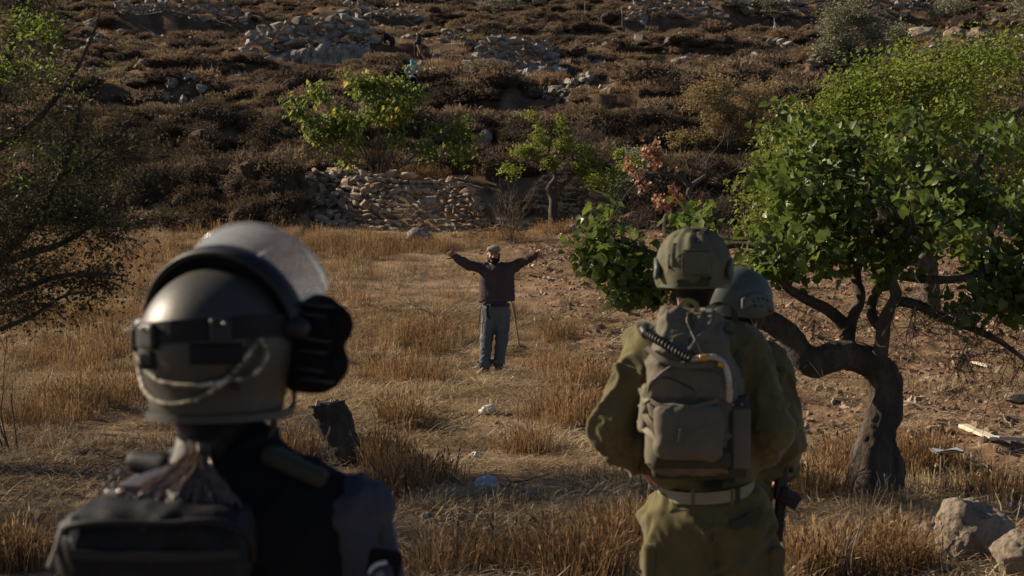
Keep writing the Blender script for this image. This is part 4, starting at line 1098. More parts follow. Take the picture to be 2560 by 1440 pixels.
bare = targets([(2400, 790, 220, 90, D - .3, .9, 60), (2000, 790, 130, 70, D, .5, 22), (2480, 900, 120, 70, D - .4, .5, 26), (1600, 660, 120, 60, D - .2, .4, 14), (2330, 560, 200, 150, D, .8, 18)], t.rs)
t.grow(bare, .016, .08, .16)
t.twiglets(bare[::2], 3, .34, .0035, .9, 2); t.twiglets(np.vstack([T[::2], Tl]), 2, .2, .003)
t.leaves(T, 30, .108, .066, 'broad', MAT['green'], 200, droop=.7, flat=.8)
t.leaves(Tl, 20, .085, .072, 'broad', MAT['green'], 100, droop=.7, flat=.8)
t.done(MAT['bark'], MAT['twig'])

# --- light green tree behind it
b = Gx(2330, 24.5)
t = Tree('light_green_tree', 'tall bushy light green tree behind the gnarled tree at the right edge', 'tree', b, 2)
D2 = 24.5
t.limb([W(2330, 775, D2), W(2320, 640, D2), W(2300, 500, D2), W(2290, 380, D2), W(2280, 250, D2)], [.14, .12, .09, .06, .02], seg=10, knob=.01)
t.limb([W(2320, 600, D2), W(2420, 480, D2 - .3), W(2480, 300, D2)], [.09, .06, .02], seg=8)
t.limb([W(2310, 620, D2), W(2180, 500, D2 + .3), W(2080, 360, D2), W(1990, 300, D2)], [.08, .05, .03, .012], seg=8)
t.limb([W(2310, 660, D2), W(2150, 620, D2 - .3), W(2000, 560, D2 - .3), W(1910, 480, D2 - .3)], [.07, .05, .03, .012], seg=8)
T = targets([(2300, 240, 200, 110, D2, 1.3, 110), (2470, 270, 170, 150, D2, 1.3, 90), (2200, 380, 200, 110, D2, 1.2, 90), (2050, 300, 110, 60, D2, .7, 44), (1985, 400, 80, 110, D2, .7, 50), (1925, 500, 60, 80, D2 - .3, .6, 34), (2160, 250, 90, 60, D2, .7, 36), (2420, 430, 200, 120, D2, 1.3, 80),
             (2270, 145, 30, 40, D2, .4, 9), (2380, 150, 40, 50, D2, .4, 10), (2470, 140, 24, 60, D2, .3, 8), (2180, 190, 50, 40, D2, .4, 10), (2540, 150, 50, 60, D2, .5, 12), (2100, 230, 40, 40, D2, .4, 9)], t.rs)
t.grow(T, .025, .0, .10, up=.05)
t.leaves(T, 42, .16, .068, 'mid', MAT['green_light'], 300, droop=.3, flat=.7)
t.done(MAT['bark'], MAT['twig'])

# --- fig tree on the walled terrace
b = G(945, 448, 42); D3 = float(b[1])
t = Tree('fig_tree', 'spreading fig tree with yellowing leaves on the dry stone terrace', 'tree', b, 3)
for pts, rr in [([(940, 455), (925, 410), (905, 370), (880, 330), (850, 290), (800, 250)], .04), ([(950, 455), (945, 390), (948, 320), (940, 250), (925, 190)], .045), ([(950, 455), (975, 400), (990, 340), (1010, 280), (1040, 230)], .04),
                ([(940, 450), (900, 420), (860, 390), (800, 370), (755, 320)], .032), ([(955, 450), (1010, 410), (1060, 370), (1100, 340), (1150, 300), (1170, 290)], .036), ([(950, 455), (990, 420), (1070, 400), (1130, 395), (1160, 390)], .025),
                ([(945, 450), (915, 400), (870, 330), (800, 290), (740, 265)], .03), ([(950, 455), (960, 380), (985, 300), (990, 220), (1000, 190)], .03)]:
    k = t.rs.normal(0, .35, 2)
    t.limb([W(p[0], p[1], D3 + k[0] * i / 4) for i, p in enumerate(pts)], [rr, rr * .9, rr * .7, rr * .5, rr * .35, rr * .2][:len(pts)], seg=7)
T = targets([(930, 260, 110, 60, D3, .7, 42), (830, 300, 70, 50, D3, .6, 26), (740, 270, 30, 24, D3, .3, 8), (790, 330, 40, 28, D3, .3, 10), (1020, 260, 50, 45, D3, .5, 20), (880, 350, 60, 40, D3, .5, 12), (800, 235, 24, 26, D3, .2, 6), (860, 400, 18, 14, D3, .2, 3), (950, 205, 80, 20, D3, .5, 12), (1000, 345, 20, 24, D3, .3, 4)], t.rs)
T2 = targets([(1130, 350, 50, 30, D3, .3, 9), (1160, 380, 20, 30, D3, .3, 5), (1060, 380, 30, 24, D3, .3, 5), (1160, 310, 16, 18, D3, .2, 3), (1100, 320, 20, 14, D3, .2, 2)], t.rs)
t.grow(T, .03, .0, .12); t.grow(T2, .03, 0, .12)
top = targets([(940, 175, 110, 25, D3, .5, 14)], t.rs); t.grow(top, .012, 0, .04)
t.leaves(np.vstack([T, T2]), 27, .135, .145, 'mid', MAT['fig'], 300, droop=.9, flat=.6)
t.leaves(top, 4, .035, .09, 'mid', MAT['fig'], 0, droop=.9)
t.done(MAT['twig'], MAT['twig'])

def bush_twigs(name, label, cat, base, seed, stems, spread, h, r, fork=3, depth=2, mat='twig', lean=0.0, up=1.0):
    """bare shrub: forking thin stems"""
    t = Tree(name, label, cat, base, seed)
    def rec(p, d, L_, r_, k):
        m = p + d * L_ * .5 + t.rs.normal(0, .06 * L_, 3); e = p + d * L_ + t.rs.normal(0, .08 * L_, 3)
        P = catmull([p, m, e], 3); V, Fc = tube(P, np.linspace(r_, r_ * .55, len(P)), 3 if r_ < .006 else 5, cap=False); t.tw.add(V, Fc)
        t.tips.append(e)
        if k > 0:
            for _ in range(fork):
                q = P[t.rs.integers(2, len(P))]
                nd = d + t.rs.normal(0, .42, 3) + np.array([0, 0, .08]); nd /= np.linalg.norm(nd)
                rec(q, nd, L_ * t.rs.uniform(.5, .85), r_ * .58, k - 1)
    for i in range(stems):
        d = np.array([t.rs.normal(lean, spread), t.rs.normal(0, spread), up]); d /= np.linalg.norm(d)
        rec(np.array(base) + t.rs.normal(0, .05, 3) * [1, 1, 0], d, h * t.rs.uniform(.4, .6), r, depth)
    return t

# undergrowth at the fig's foot
b2 = G(935, 440, 43)
t = bush_twigs('dry_bramble', 'dense dry brown bramble at the foot of the fig tree', 'bush', b2 + [0, -.1, 0], 31, 46, .36, 1.0, .006, 3, 2, 'twig_dark')
t.leaves(np.array(t.tips), 2, .06, .045, 'mid', MAT['scrub'], 0); t.done(MAT['twig_dark'], MAT['scrub'])

# --- dry yellowish bush
b = G(1825, 408, 45); D4 = float(b[1])
t = bush_twigs('dry_yellow_bush', 'tall dry yellow-brown bush with many thin stems on the slope', 'bush', b, 33, 26, .27, 2.0, .014, 3, 2, 'twig')
sc_ = D4 / F
T = targets([(1820, 250, 105, 60, D4, 1.0, 150), (1840, 310, 80, 50, D4, .8, 80), (1740, 230, 40, 44, D4, .6, 40), (1900, 240, 50, 50, D4, .7, 50), (1770, 330, 40, 40, D4, .5, 26)], t.rs)
t.nodes = list(t.tips)[::5]; t.nr = [.006] * len(t.nodes); t.grow(T, .01, 0, .12, keep=False, seg=3)
t.leaves(T, 30, .14, .075, 'mid', MAT['drybush'], 0, droop=.3, flat=.9); t.done(MAT['twig'], MAT['twig'])
b = G(1690, 400, 45)
t = bush_twigs('small_dry_bush', 'small thin dry bush left of the tall yellow-brown bush', 'bush', b, 34, 9, .18, .9, .008, 3, 2)
T = targets([(1690, 350, 24, 34, b[1], .3, 40)], t.rs)
t.leaves(T, 20, .09, .07, 'mid', MAT['drybush'], 0); t.done(MAT['twig'], MAT['twig'])

# --- olive tree high on the slope
b = G(2138, 208, 60); D5 = float(b[1])
t = Tree('olive_tree', 'grey-green olive tree on a stone terrace high on the right slope', 'tree', b, 35)
t.limb([b - [0, 0, .1], W(2140, 180, D5), W(2132, 150, D5), W(2120, 110, D5), W(2105, 70, D5)], [.16, .13, .10, .07, .03], seg=8, knob=.02)
t.limb([W(2138, 190, D5), W(2152, 150, D5), W(2165, 120, D5), W(2185, 90, D5)], [.09, .07, .05, .02], seg=7)
T = targets([(2110, 80, 70, 60, D5, 1.3, 120), (2150, 30, 40, 34, D5, .9, 50), (2075, 120, 45, 28, D5, .9, 50), (2230, 105, 50, 38, D5 + 1, .9, 60), (2190, 75, 40, 40, D5, .9, 40), (2185, 130, 40, 24, D5, .8, 30)], t.rs)
t.grow(T, .03, 0, .1, keep=True); t.leaves(T, 34, .24, .12, 'mid', MAT['olive'], 0, droop=.2, flat=1.2); t.done(MAT['bark'], MAT['twig'])
for (px, py, s, lb) in [(1250, 12, 1.5, 'dark olive bush at the top edge right of centre'), (1505 + 400, 10, 1.2, 'grey-green bush at the top edge left of the olive tree'), (2360, 20, 1.3, 'grey-green bush at the top edge right of the olive tree'), (2555, 30, 1.8, 'round olive bush at the upper right corner')]:
    c = G(px, py + 24, 60)
    t = Tree('olive_bush', lb, 'bush', c, int(px)); T = c + t.rs.normal(0, 1, (40, 3)) * [.7 * s, .7 * s, .35 * s] + [0, 0, .6 * s]
    t.nodes = [c]; t.nr = [.05]; t.grow(T, .02, 0, .1, seg=3); t.leaves(T, 40, .2, .16, 'mid', MAT['olive'], 0, flat=1.2); t.done(MAT['bark'], MAT['twig'])

# --- small green tree above the man
b = G(1385, 566, 38); D6 = float(b[1])
t = Tree('small_green_tree', 'small crooked green tree above and right of the man with outstretched arms', 'tree', b, 36)
t.limb([b - [0, 0, .1], W(1382, 540, D6), W(1383, 500, D6), W(1372, 470, D6), W(1388, 445, D6), W(1380, 415, D6), W(1370, 385, D6), W(1378, 340, D6), W(1370, 300, D6)], [.13, .115, .105, .075, .06, .05, .04, .025, .01], seg=12, knob=.014)
t.limb([W(1385, 500, D6), W(1400, 470, D6), W(1425, 445, D6), W(1440, 420, D6), W(1430, 390, D6), W(1450, 370, D6)], [.075, .07, .06, .04, .025, .012], seg=10, knob=.01)
t.limb([W(1440, 425, D6), W(1490, 415, D6 - .2), W(1540, 400, D6 - .3), W(1580, 395, D6 - .3)], [.035, .028, .018, .008], seg=7)
t.limb([W(1376, 430, D6), W(1350, 410, D6), W(1320, 400, D6), W(1290, 410, D6)], [.03, .026, .018, .008], seg=7)
T = targets([(1340, 375, 34, 28, D6, .4, 16), (1300, 380, 26, 18, D6, .3, 9), (1410, 350, 50, 34, D6, .5, 20), (1390, 395, 60, 30, D6, .5, 20), (1430, 430, 60, 26, D6, .5, 16), (1460, 380, 26, 22, D6, .3, 8), (1345, 345, 20, 14, D6, .3, 5), (1400, 310, 14, 20, D6, .2, 5), (1335, 284, 22, 10, D6, .2, 5), (1350, 310, 12, 14, D6, .2, 3), (1280, 425, 26, 16, D6, .3, 7),
             (1500, 450, 44, 22, D6, .4, 12), (1480, 405, 36, 18, D6, .3, 10), (1550, 400, 44, 22, D6, .4, 13), (1530, 440, 40, 24, D6, .4, 10), (1590, 400, 30, 16, D6 - .3, .3, 7)], t.rs)
t.grow(T, .02, 0, .12); t.leaves(T, 30, .085, .078, 'mid', MAT['green_light'], 300, droop=.5, flat=.7); t.twiglets(T[::2], 2, .15, .003)
t.done(MAT['bark'], MAT['twig'])
# bare grey shrub behind it
b = G(1450, 430, 42)
t = bush_twigs('bare_grey_shrub', 'bare grey leafless shrub fanning out behind the small green tree', 'bush', b, 37, 16, .42, 1.75, .010, 4, 2, lean=.1); t.done(MAT['twig'], MAT['twig'])
# bare shrub left of the small tree
b = G(1270, 600, 36)
t = bush_twigs('bare_brown_shrub', 'bare thorny shrub rising from dry grass right behind the man', 'bush', b, 38, 11, .45, 1.5, .010, 4, 2); t.done(MAT['twig'], MAT['twig'])
# fine olive-green bush
b = G(1600, 540, 36); D7 = float(b[1])
t = Tree('feathery_green_bush', 'soft grey-green feathery bush right of the small green tree', 'bush', b, 39)
T = targets([(1560, 470, 70, 40, D7 + 1, .8, 70), (1610, 440, 60, 44, D7 + 1, .8, 70), (1590, 400, 50, 24, D7 + 1, .6, 30), (1540, 490, 40, 22, D7 + 1, .5, 20)], t.rs)
t.nodes = [b]; t.nr = [.06]; t.grow(T, .02, 0, .08, seg=3); t.leaves(T, 46, .11, .07, 'mid', MAT['olive'], 0, flat=1); t.done(MAT['bark'], MAT['twig'])

# --- dead tree with withered orange leaves
b = G(1668, 590, 30); D8 = float(b[1])
t = Tree('withered_tree', 'crooked half-dead tree with withered orange leaves beyond the right soldier helmet', 'tree', b, 40)
q = lambda x, y, dd=0: W(x, y, D8 + dd)
t.limb([b - [0, 0, .1], q(1668, 570), q(1668, 545), q(1690, 525), q(1718, 505), q(1722, 480), q(1732, 462), q(1755, 445), q(1770, 432), q(1745, 422), q(1722, 415), q(1716, 400)], [.12, .11, .10, .085, .075, .07, .06, .05, .04, .035, .03, .014], seg=12, knob=.014)
t.limb([q(1722, 465), q(1705, 448), q(1670, 438), q(1635, 434), q(1605, 450), q(1570, 480), q(1545, 520), q(1525, 550)], [.055, .05, .04, .034, .028, .02, .014, .006], seg=9, knob=.008)
t.limb([q(1765, 435), q(1770, 400), q(1800, 360), q(1825, 325), q(1830, 318)], [.035, .025, .018, .012, .005], seg=6)
t.limb([q(1768, 436), q(1800, 440), q(1845, 420), q(1875, 375)], [.03, .022, .014, .005], seg=6)
t.limb([q(1690, 525), q(1660, 505), q(1640, 490)], [.05, .04, .02], seg=7)
To = targets([(1640, 375, 12, 30, D8, .15, 11), (1618, 378, 8, 18, D8, .12, 6), (1652, 395, 10, 10, D8, .1, 4), (1575, 412, 20, 10, D8, .15, 5), (1600, 438, 14, 10, D8, .15, 3), (1610, 460, 10, 8, D8, .1, 3), (1655, 510, 24, 20, D8 - .2, .2, 11), (1685, 485, 16, 22, D8 - .1, .2, 8), (1700, 500, 10, 12, D8, .1, 3), (1740, 505, 8, 6, D8, .1, 2), (1690, 420, 8, 6, D8, .1, 1)], t.rs)
t.grow(To, .015, 0, .1)
B_ = targets([(1680, 560, 160, 60, D8, .8, 40), (1850, 480, 120, 60, D8, .7, 36), (1600, 520, 90, 50, D8, .5, 22), (1720, 420, 80, 50, D8, .5, 16), (1780, 540, 100, 50, D8, .6, 22)], t.rs)
t.grow(B_, .012, .06, .2); t.twiglets(B_, 3, .28, .0035, .2, 2)
t.leaves(To, 11, .06, .075, 'broad', MAT['orange'], 200, droop=1.4, flat=.8, squash=1.2)
t.done(MAT['bark'], MAT['twig'])

# --- dark thin-leaved tree at the left edge
DL = 15.5
b = Gx(-260, DL)
t = Tree('almond_tree', 'dark sparse thin-leaved tree filling the left edge of the picture', 'tree', b, 41)
q = lambda x, y, dd=0: W(x, y, DL + dd)
t.limb([b - [0, 0, .1], q(-255, 1000), q(-230, 820), q(-180, 640), q(-120, 480), q(-60, 330), q(0, 200), q(40, 60), q(60, -60)], [.17, .15, .13, .11, .085, .06, .045, .03, .015], seg=14, knob=.015)
t.limb([q(-230, 820), q(-120, 740), q(-10, 650), q(80, 560), q(150, 440), q(190, 320), q(200, 250)], [.09, .07, .055, .04, .03, .02, .01], seg=9, knob=.006)
t.limb([q(-60, 690), q(50, 640), q(150, 610), q(230, 560), (q(300, 500))], [.05, .04, .028, .018, .008], seg=7)
t.limb([q(-200, 780, -.4), q(-60, 760, -.5), q(60, 720, -.6), q(150, 690, -.6), q(250, 685, -.6), q(320, 690, -.6)], [.05, .04, .03, .022, .014, .006], seg=7)
t.limb([q(-200, 800, -.6), q(-60, 830, -.8), q(60, 800, -.8), q(160, 740, -.8), q(240, 730, -.8)], [.04, .03, .022, .014, .006], seg=6)
t.limb([q(-120, 480), q(-20, 380), q(90, 300), q(180, 190), q(230, 90), q(250, 30)], [.06, .045, .032, .022, .014, .006], seg=7)
t.limb([q(-180, 640), q(-300, 500, .5), q(-420, 350, .8), q(-500, 200, 1)], [.09, .07, .045, .015], seg=8)
t.limb([q(150, 440), q(230, 400), q(300, 330), q(345, 270)], [.022, .014, .009, .004], seg=5)
T = targets([(60, 330, 230, 260, DL, 1.3, 150), (-60, 150, 230, 200, DL, 1.4, 90), (130, 520, 170, 130, DL, 1.0, 80), (-150, 450, 200, 260, DL, 1.5, 90), (60, 720, 200, 60, DL - .6, .7, 50), (-380, 250, 240, 220, DL + .5, 1.4, 90), (230, 560, 90, 90, DL, .6, 22), (0, 560, 200, 140, DL, 1.2, 60), (-500, 500, 200, 200, DL + 1, 1.3, 60), (-100, -120, 200, 120, DL, 1.3, 50), (60, 0, 70, 70, DL, .6, 22), (210, 705, 110, 36, DL - .6, .5, 36), (300, 420, 70, 90, DL, .5, 14)], t.rs)
t.grow(T, .022, .0, .13, up=.02); t.twiglets(T, 3, .24, .0028, 0, 3)
t.leaves(T, 26, .17, .040, 'mid', MAT['almond'], 0, droop=.5, flat=.9)
T = targets([(30, 110, 90, 90, DL - 1, .4, 14), (60, 430, 120, 160, DL - 1, .4, 10), (110, 75, 30, 40, DL - 1, .3, 14), (40, 60, 40, 40, DL - .9, .3, 12), (110, 170, 50, 50, DL - 1, .3, 8), (290, 165, 20, 12, DL - .5, .2, 3)], t.rs)
t.leaves(T, 16, .09, .045, 'mid', MAT['green_light'], 0)
t.done(MAT['bark'], MAT['twig_dark'])
# a second tree outside the frame at the left and one behind: they throw the shade over the foreground
for (px, d, s, sd, lb) in [(-1250, 15.5, 1.35, 51, 'leafy dark tree standing left of the photographed ground'), (-1300, 20.5, 1.5, 52, 'taller dark tree further left beyond the frame'), (-1150, 12.3, 1.05, 53, 'small dark tree nearest the camera on the left')]:
    b = Gx(px, d)
    t = Tree('almond_tree', lb, 'tree', b, sd)
    c = b + np.array([0, 0, 2.6 * s])
    t.limb([b - [0, 0, .1], b + [.1, 0, .9], b + [0, .1, 1.8], b + [.2, 0, 3.0 * s]], [.17, .14, .10, .03], seg=10)
    a = t.rs.normal(size=(240, 3)); a /= np.linalg.norm(a, axis=1)[:, None]; T = c + a * t.rs.uniform(.2, 1, (240, 1)) ** .4 * np.array([1.9, 1.9, 1.25]) * s
    t.grow(T, .022, 0, .12); t.leaves(T, 60, .24, .06, 'mid', MAT['almond'], 0); t.done(MAT['bark'], MAT['twig_dark'])

# --- stump
b = G(850, 1160); D9 = float(b[1])
t = Tree('tree_stump', 'short sawn tree stump leaning left behind the policewoman shoulder', 'stump', b, 42)
q = lambda x, y, dd=0: W(x, y, D9 + dd)
t.limb([q(868, 1185), q(862, 1140), q(848, 1090), q(832, 1045), q(826, 1006)], [.23, .185, .165, .17, .13], seg=36, n=9, knob=.055)
t.limb([q(838, 1070), q(812, 1040, -.05), q(790, 1020, -.08)], [.10, .085, .075], seg=18, n=6, knob=.012)
t.limb([q(872, 1150), q(880, 1110, -.05), q(886, 1085, -.05)], [.08, .06, .035], seg=12, n=5, knob=.012)
for (cx, cy, r_, dd) in [(826, 1008, .12, 0), (788, 1018, .07, -.09)]:
    c = q(cx, cy, dd); V, Fc = tube(np.array([c - b + [0, 0, -.01], c - b + [0, 0, .015]]), [r_, r_ * .94], 18)
    link('cut_face', mesh_np('cut_face', V, Fc, MAT['bark'], False), t.root)
for i_ in range(9):      # splinters left standing round the cut
    c = q(826 + t.rs.normal(0, 16), 1008, t.rs.normal(0, .08)); V, Fc = tube(np.array([c - b - [0, 0, .04], c - b + [t.rs.normal(0, .02), 0, t.rs.uniform(.0, .035)]]), [.035, .016], 5)
    link('splinter', mesh_np('splinter', V, Fc, MAT['cut_wood'] if i_ < 3 else MAT['bark'], False), t.root)
t.done(MAT['bark'], MAT['bark'])
for px0, pts in [(760, [(725, 1115), (745, 1070), (765, 1040)]), (0, [(815, 1200), (850, 1165), (870, 1160)]), (0, [(850, 1205), (880, 1190), (892, 1180)])]:
    c = [q(x, y, -.3) for x, y in pts]; o0 = c[0]
    V, Fc = tube(catmull(c, 5) - o0, np.linspace(.006, .003, 11), 5)
    tag(link('bare_twig', mesh_np('bare_twig', V, Fc, MAT['twig_pale'], True), None, o0), {725: 'pale crooked twig standing left of the stump', 815: 'pale twig in the grass at the foot of the stump', 850: 'short pale twig below the stump to the right'}[pts[0][0]], 'twig')

# fallen branches and sticks on the ground
def stick(label, pts, r=.008, mat='twig', lift=.02, cat='stick'):
    c = np.array([G(x, y) + [0, 0, lift] for x, y in pts]); o0 = c[0].copy()
    P = catmull(c, 5) - o0; P[1:-1] += rng.normal(0, .01, (len(P) - 2, 3))
    V, Fc = tube(P, np.linspace(r, r * .4, len(P)), 5)
    for _ in range(3):
        k = rng.integers(1, len(P) - 1); e = P[k] + np.array([rng.normal(0, .12), rng.normal(0, .12), rng.uniform(0, .05)])
        v, f = tube(np.array([P[k], (P[k] + e) / 2 + rng.normal(0, .01, 3), e]), [r * .5, r * .4, r * .2], 4); 
        Fc = Fc + [tuple(i + len(V) for i in g) for g in f]; V = np.vstack([V, v])
    tag(link('stick', mesh_np('stick', V, Fc, MAT[mat], True), None, o0), label, cat, 'fallen sticks')
stick('dark fallen stick in the grass left of the white bag', [(900, 996), (960, 996), (1010, 985)], .010, 'twig_dark')
stick('thin dark stick lying below the white bag', [(1080, 1055), (1140, 1050), (1180, 1042)], .008, 'twig_dark')
stick('long dark stick under the crumpled grey film', [(1070, 1252), (1120, 1258), (1165, 1250)], .012, 'twig_dark')
stick('short dark stick right of the grey film', [(1270, 1225), (1300, 1210), (1320, 1208)], .010, 'twig_dark')
stick('dark stick on the lit strip near the bottom', [(1090, 1312), (1140, 1308), (1180, 1304)], .009, 'twig_dark')
stick('fallen grey branch on the stony soil right of the tree trunk', [(2260, 1010), (2340, 1030), (2420, 1045), (2520, 1052)], .012, 'twig')
stick('forked grey branch near the right edge of the soil', [(2500, 1040), (2530, 1075), (2560, 1090)], .014, 'twig')
stick('dark curved stick on the left foreground ground', [(120, 1230), (180, 1245), (220, 1255)], .012, 'twig_dark')
stick('thin stick near the charred patch', [(180, 1200), (240, 1170), (300, 1160)], .008, 'twig_dark')
stick('grey stick in the shade at the foot of the tree trunk', [(2240, 1245), (2270, 1235), (2300, 1222)], .011, 'twig_pale')

# dead branch pile with pale bare twigs left of the man
b = G(1090, 800)
t = bush_twigs('dead_branch', 'tangle of pale dead twigs in the dry grass left of the man', 'branch', b + [0, 0, .05], 60, 7, 1.2, 1.1, .008, 3, 2, up=.5); t.done(MAT['twig_pale'], MAT['twig_pale'])
b = G(2080, 1440)
t = bush_twigs('dead_branch', 'pale dead twigs standing over the grey boulder beside the soldier', 'branch', b + [0, -.3, 0], 61, 5, .5, .8, .007, 2, 2); t.done(MAT['twig_pale'], MAT['twig'])
b = G(20, 1130)
t = bush_twigs('bare_sapling', 'thin bare sapling stems at the left edge above the rock', 'sapling', b, 62, 4, .3, 1.5, .009, 2, 2, lean=.25); t.done(MAT['twig'], MAT['twig'])
# ------------------------------------------------------------------ litter
def rag(name, label, cat, px, py, wpx, hpx, mat, seed):
    c = G(px, py); w_ = wpx / F * c[1]; h_ = hpx / F * c[1]
    V, Fc = ico(4)
    r = 1 + .35 * fbm3(V, 1.4, 3, seed) + .22 * (1 - np.abs(noise3(V[:, 0] * 2.6, V[:, 1] * 2.6, V[:, 2] * 2.6, seed)) * 2)
    P = V * r[:, None]; P[:, 2] = np.maximum(P[:, 2], -.35) + .35
    P *= np.array([w_ / 2, w_ / 2.4, h_ / 1.5])
    tag(link(name, mesh_np(name, P, Fc, MAT[mat], True), None, c), label, cat)
rag('plastic_bag', 'white plastic bag lying on the grass between the man and the stump', 'bag', 1222, 1034, 38, 24, 'plastic_bag', 2)
rag('plastic_film', 'crumpled grey plastic film on the shaded ground', 'plastic film', 1217, 1222, 52, 34, 'grey_bag', 5)
rag('plastic_scrap', 'small white plastic scrap right of the man boots', 'scrap', 1284, 950, 12, 9, 'plastic_bag', 8)
rag('plastic_scrap', 'tiny white scrap below the white bag', 'scrap', 1252, 1092, 12, 9, 'plastic_bag', 9)
rag('plastic_scrap', 'grey scrap in the grass above the crumpled film', 'scrap', 1190, 1142, 28, 14, 'grey_bag', 10)
rag('plastic_scrap', 'white scrap in the grass at the lower right of the soldiers', 'scrap', 2200, 1370, 30, 10, 'plastic_bag', 11)
rag('paper_scrap', 'white paper scrap in the grass left of the soldier', 'scrap', 1480, 1302, 22, 7, 'white', 12)
rag('paper_scrap', 'small white scrap left of the policewoman helmet base', 'scrap', 75, 1185, 14, 6, 'white', 13)
rag('charred_patch', 'small dark charred patch with ash in the left foreground', 'ash patch', 215, 1135, 80, 14, 'ash', 14)
def plank(label, p0, p1, w_, th):
    a, b = G(*p0), G(*p1); d = b - a; L_ = np.linalg.norm(d); yaw = math.atan2(d[1], d[0]); pit = -math.asin(d[2] / L_)
    import bmesh
    bm = bmesh.new(); bmesh.ops.create_cube(bm, size=1)
    for v in bm.verts: v.co.x *= L_; v.co.y *= w_ * (1.0 if v.co.x < 0 else .8); v.co.z *= th
    bmesh.ops.subdivide_edges(bm, edges=[e for e in bm.edges if abs(e.verts[0].co.x - e.verts[1].co.x) > L_ * .5], cuts=5)
    for v in bm.verts: v.co.y += rng.normal(0, .004); v.co.z += rng.normal(0, .002)
    bmesh.ops.bevel(bm, geom=bm.edges[:], offset=.003, segments=1)
    me = bpy.data.meshes.new('plank'); bm.to_mesh(me); bm.free(); me.materials.append(MAT['plank'])
    c = (a + b) / 2
    tag(link('plank', me, None, (c[0], c[1], c[2] + .035), (0, pit, yaw)), label, 'plank')
plank('pale split plank slanting on the ground at the right', (2408, 1075), (2485, 1108), .09, .035)
plank('pale plank cut by the right edge of the picture', (2492, 1106), (2640, 1112), .05, .035)
plank('weathered grey board on the stony soil right of the trunk', (2432, 912), (2474, 922), .07, .03)
# round ragged lid on a stake
c = G(2350, 1218)
st = thing('staked_disc', 'ragged grey round disc on a short grey stake right of the trunk', 'disc', c)
zt_ = 1.69 - (1128 - 720) / F * c[1] - c[2]
P_ = np.array([[0, 0, -.05], [.004, 0, .1], [.012, 0, zt_ - .01]]); V, Fc = tube(catmull(P_, 4), [.014] * 9, 6, flat=(1.3, .6)); link('stake', mesh_np('stake', V, Fc, MAT['twig'], True), st)
a = np.linspace(0, 2 * math.pi, 40, endpoint=False); r_ = .13 * (1 + .12 * noise2(np.cos(a) * 3, np.sin(a) * 3, 3))
V = np.vstack([np.stack([.06 + r_ * np.cos(a), r_ * np.sin(a), zt_ + .012 * np.sin(3 * a)], -1), np.stack([.06 + r_ * np.cos(a), r_ * np.sin(a), zt_ + .012 + .012 * np.sin(3 * a)], -1), [[.06, 0, zt_ - .01], [.06, 0, zt_ + .008]]])
Fc = [(i, (i + 1) % 40, 40 + (i + 1) % 40, 40 + i) for i in range(40)] + [(80, (i + 1) % 40, i) for i in range(40)] + [(81, 40 + i, 40 + (i + 1) % 40) for i in range(40)]
link('disc', mesh_np('disc', V, Fc, MAT['grey_bag'], False), st)
V, Fc = tube(np.stack([.06 + r_ * np.cos(a), r_ * np.sin(a), zt_ + .01 + .012 * np.sin(3 * a)], -1)[list(range(40)) + [0]], [.007] * 41, 5); link('rim', mesh_np('rim', V, Fc, MAT['twig'], True), st)
# stake high on the slope
for px, py, h_, lb in [(1555, 50, 50, 'thin pale stake holding a stone above the dark scrub'), (1462, 26, 40, 'thin pale marker post at the top edge of the slope'), (2436 - 500, 60, 36, 'thin marker post on the upper right slope')]:
    c = G(px, py + 20, 70); L_ = h_ / F * c[1]
    V, Fc = tube(np.array([[0, 0, -.1], [0.02, 0, L_ * .5], [0, 0, L_]]), [.03] * 3, 5); tag(link('marker_post', mesh_np('marker_post', V, Fc, MAT['twig_pale'], False), None, c), lb, 'post')
# ------------------------------------------------------------------ people
A3 = lambda *v: np.array(v, float)
def unit(v): v = np.asarray(v, float); return v / np.linalg.norm(v)

def sdf_head(S, c, yaw=0.0, pitch=0.0, s=1.0, face=True):
    """face looks along +y turned by yaw (towards +x for negative values)"""
    R = rotz(yaw) @ rotx(pitch)
    e = lambda p, r, k=.02, RR=None, mode='u': S.ell(c + R @ (A3(*p) * s), np.array(r) * s, R if RR is None else R @ RR, k, mode)
    e((0, -.012, .025), (.076, .094, .092)); e((0, .02, -.03), (.062, .072, .085)); e((0, .055, -.088), (.032, .03, .024), .03)
    if face:
        e((0, .092, -.022), (.013, .020, .024), .012); e((0, .104, -.034), (.014, .014, .011), .01)
        for q in (-1, 1):
            e((q * .03, .092, .002), (.019, .012, .012), .008, mode='s'); e((q * .031, .080, .0), (.014, .012, .012), .004)
            e((q * .03, .083, .024), (.028, .014, .009), .012); e((q * .042, .068, -.035), (.02, .018, .018), .02)
        e((0, .086, -.064), (.024, .012, .007), .006); e((0, .085, -.074), (.02, .012, .008), .006)
    for q in (-1, 1): e((q * .078, -.005, -.012), (.010, .022, .033), .008)
    return R

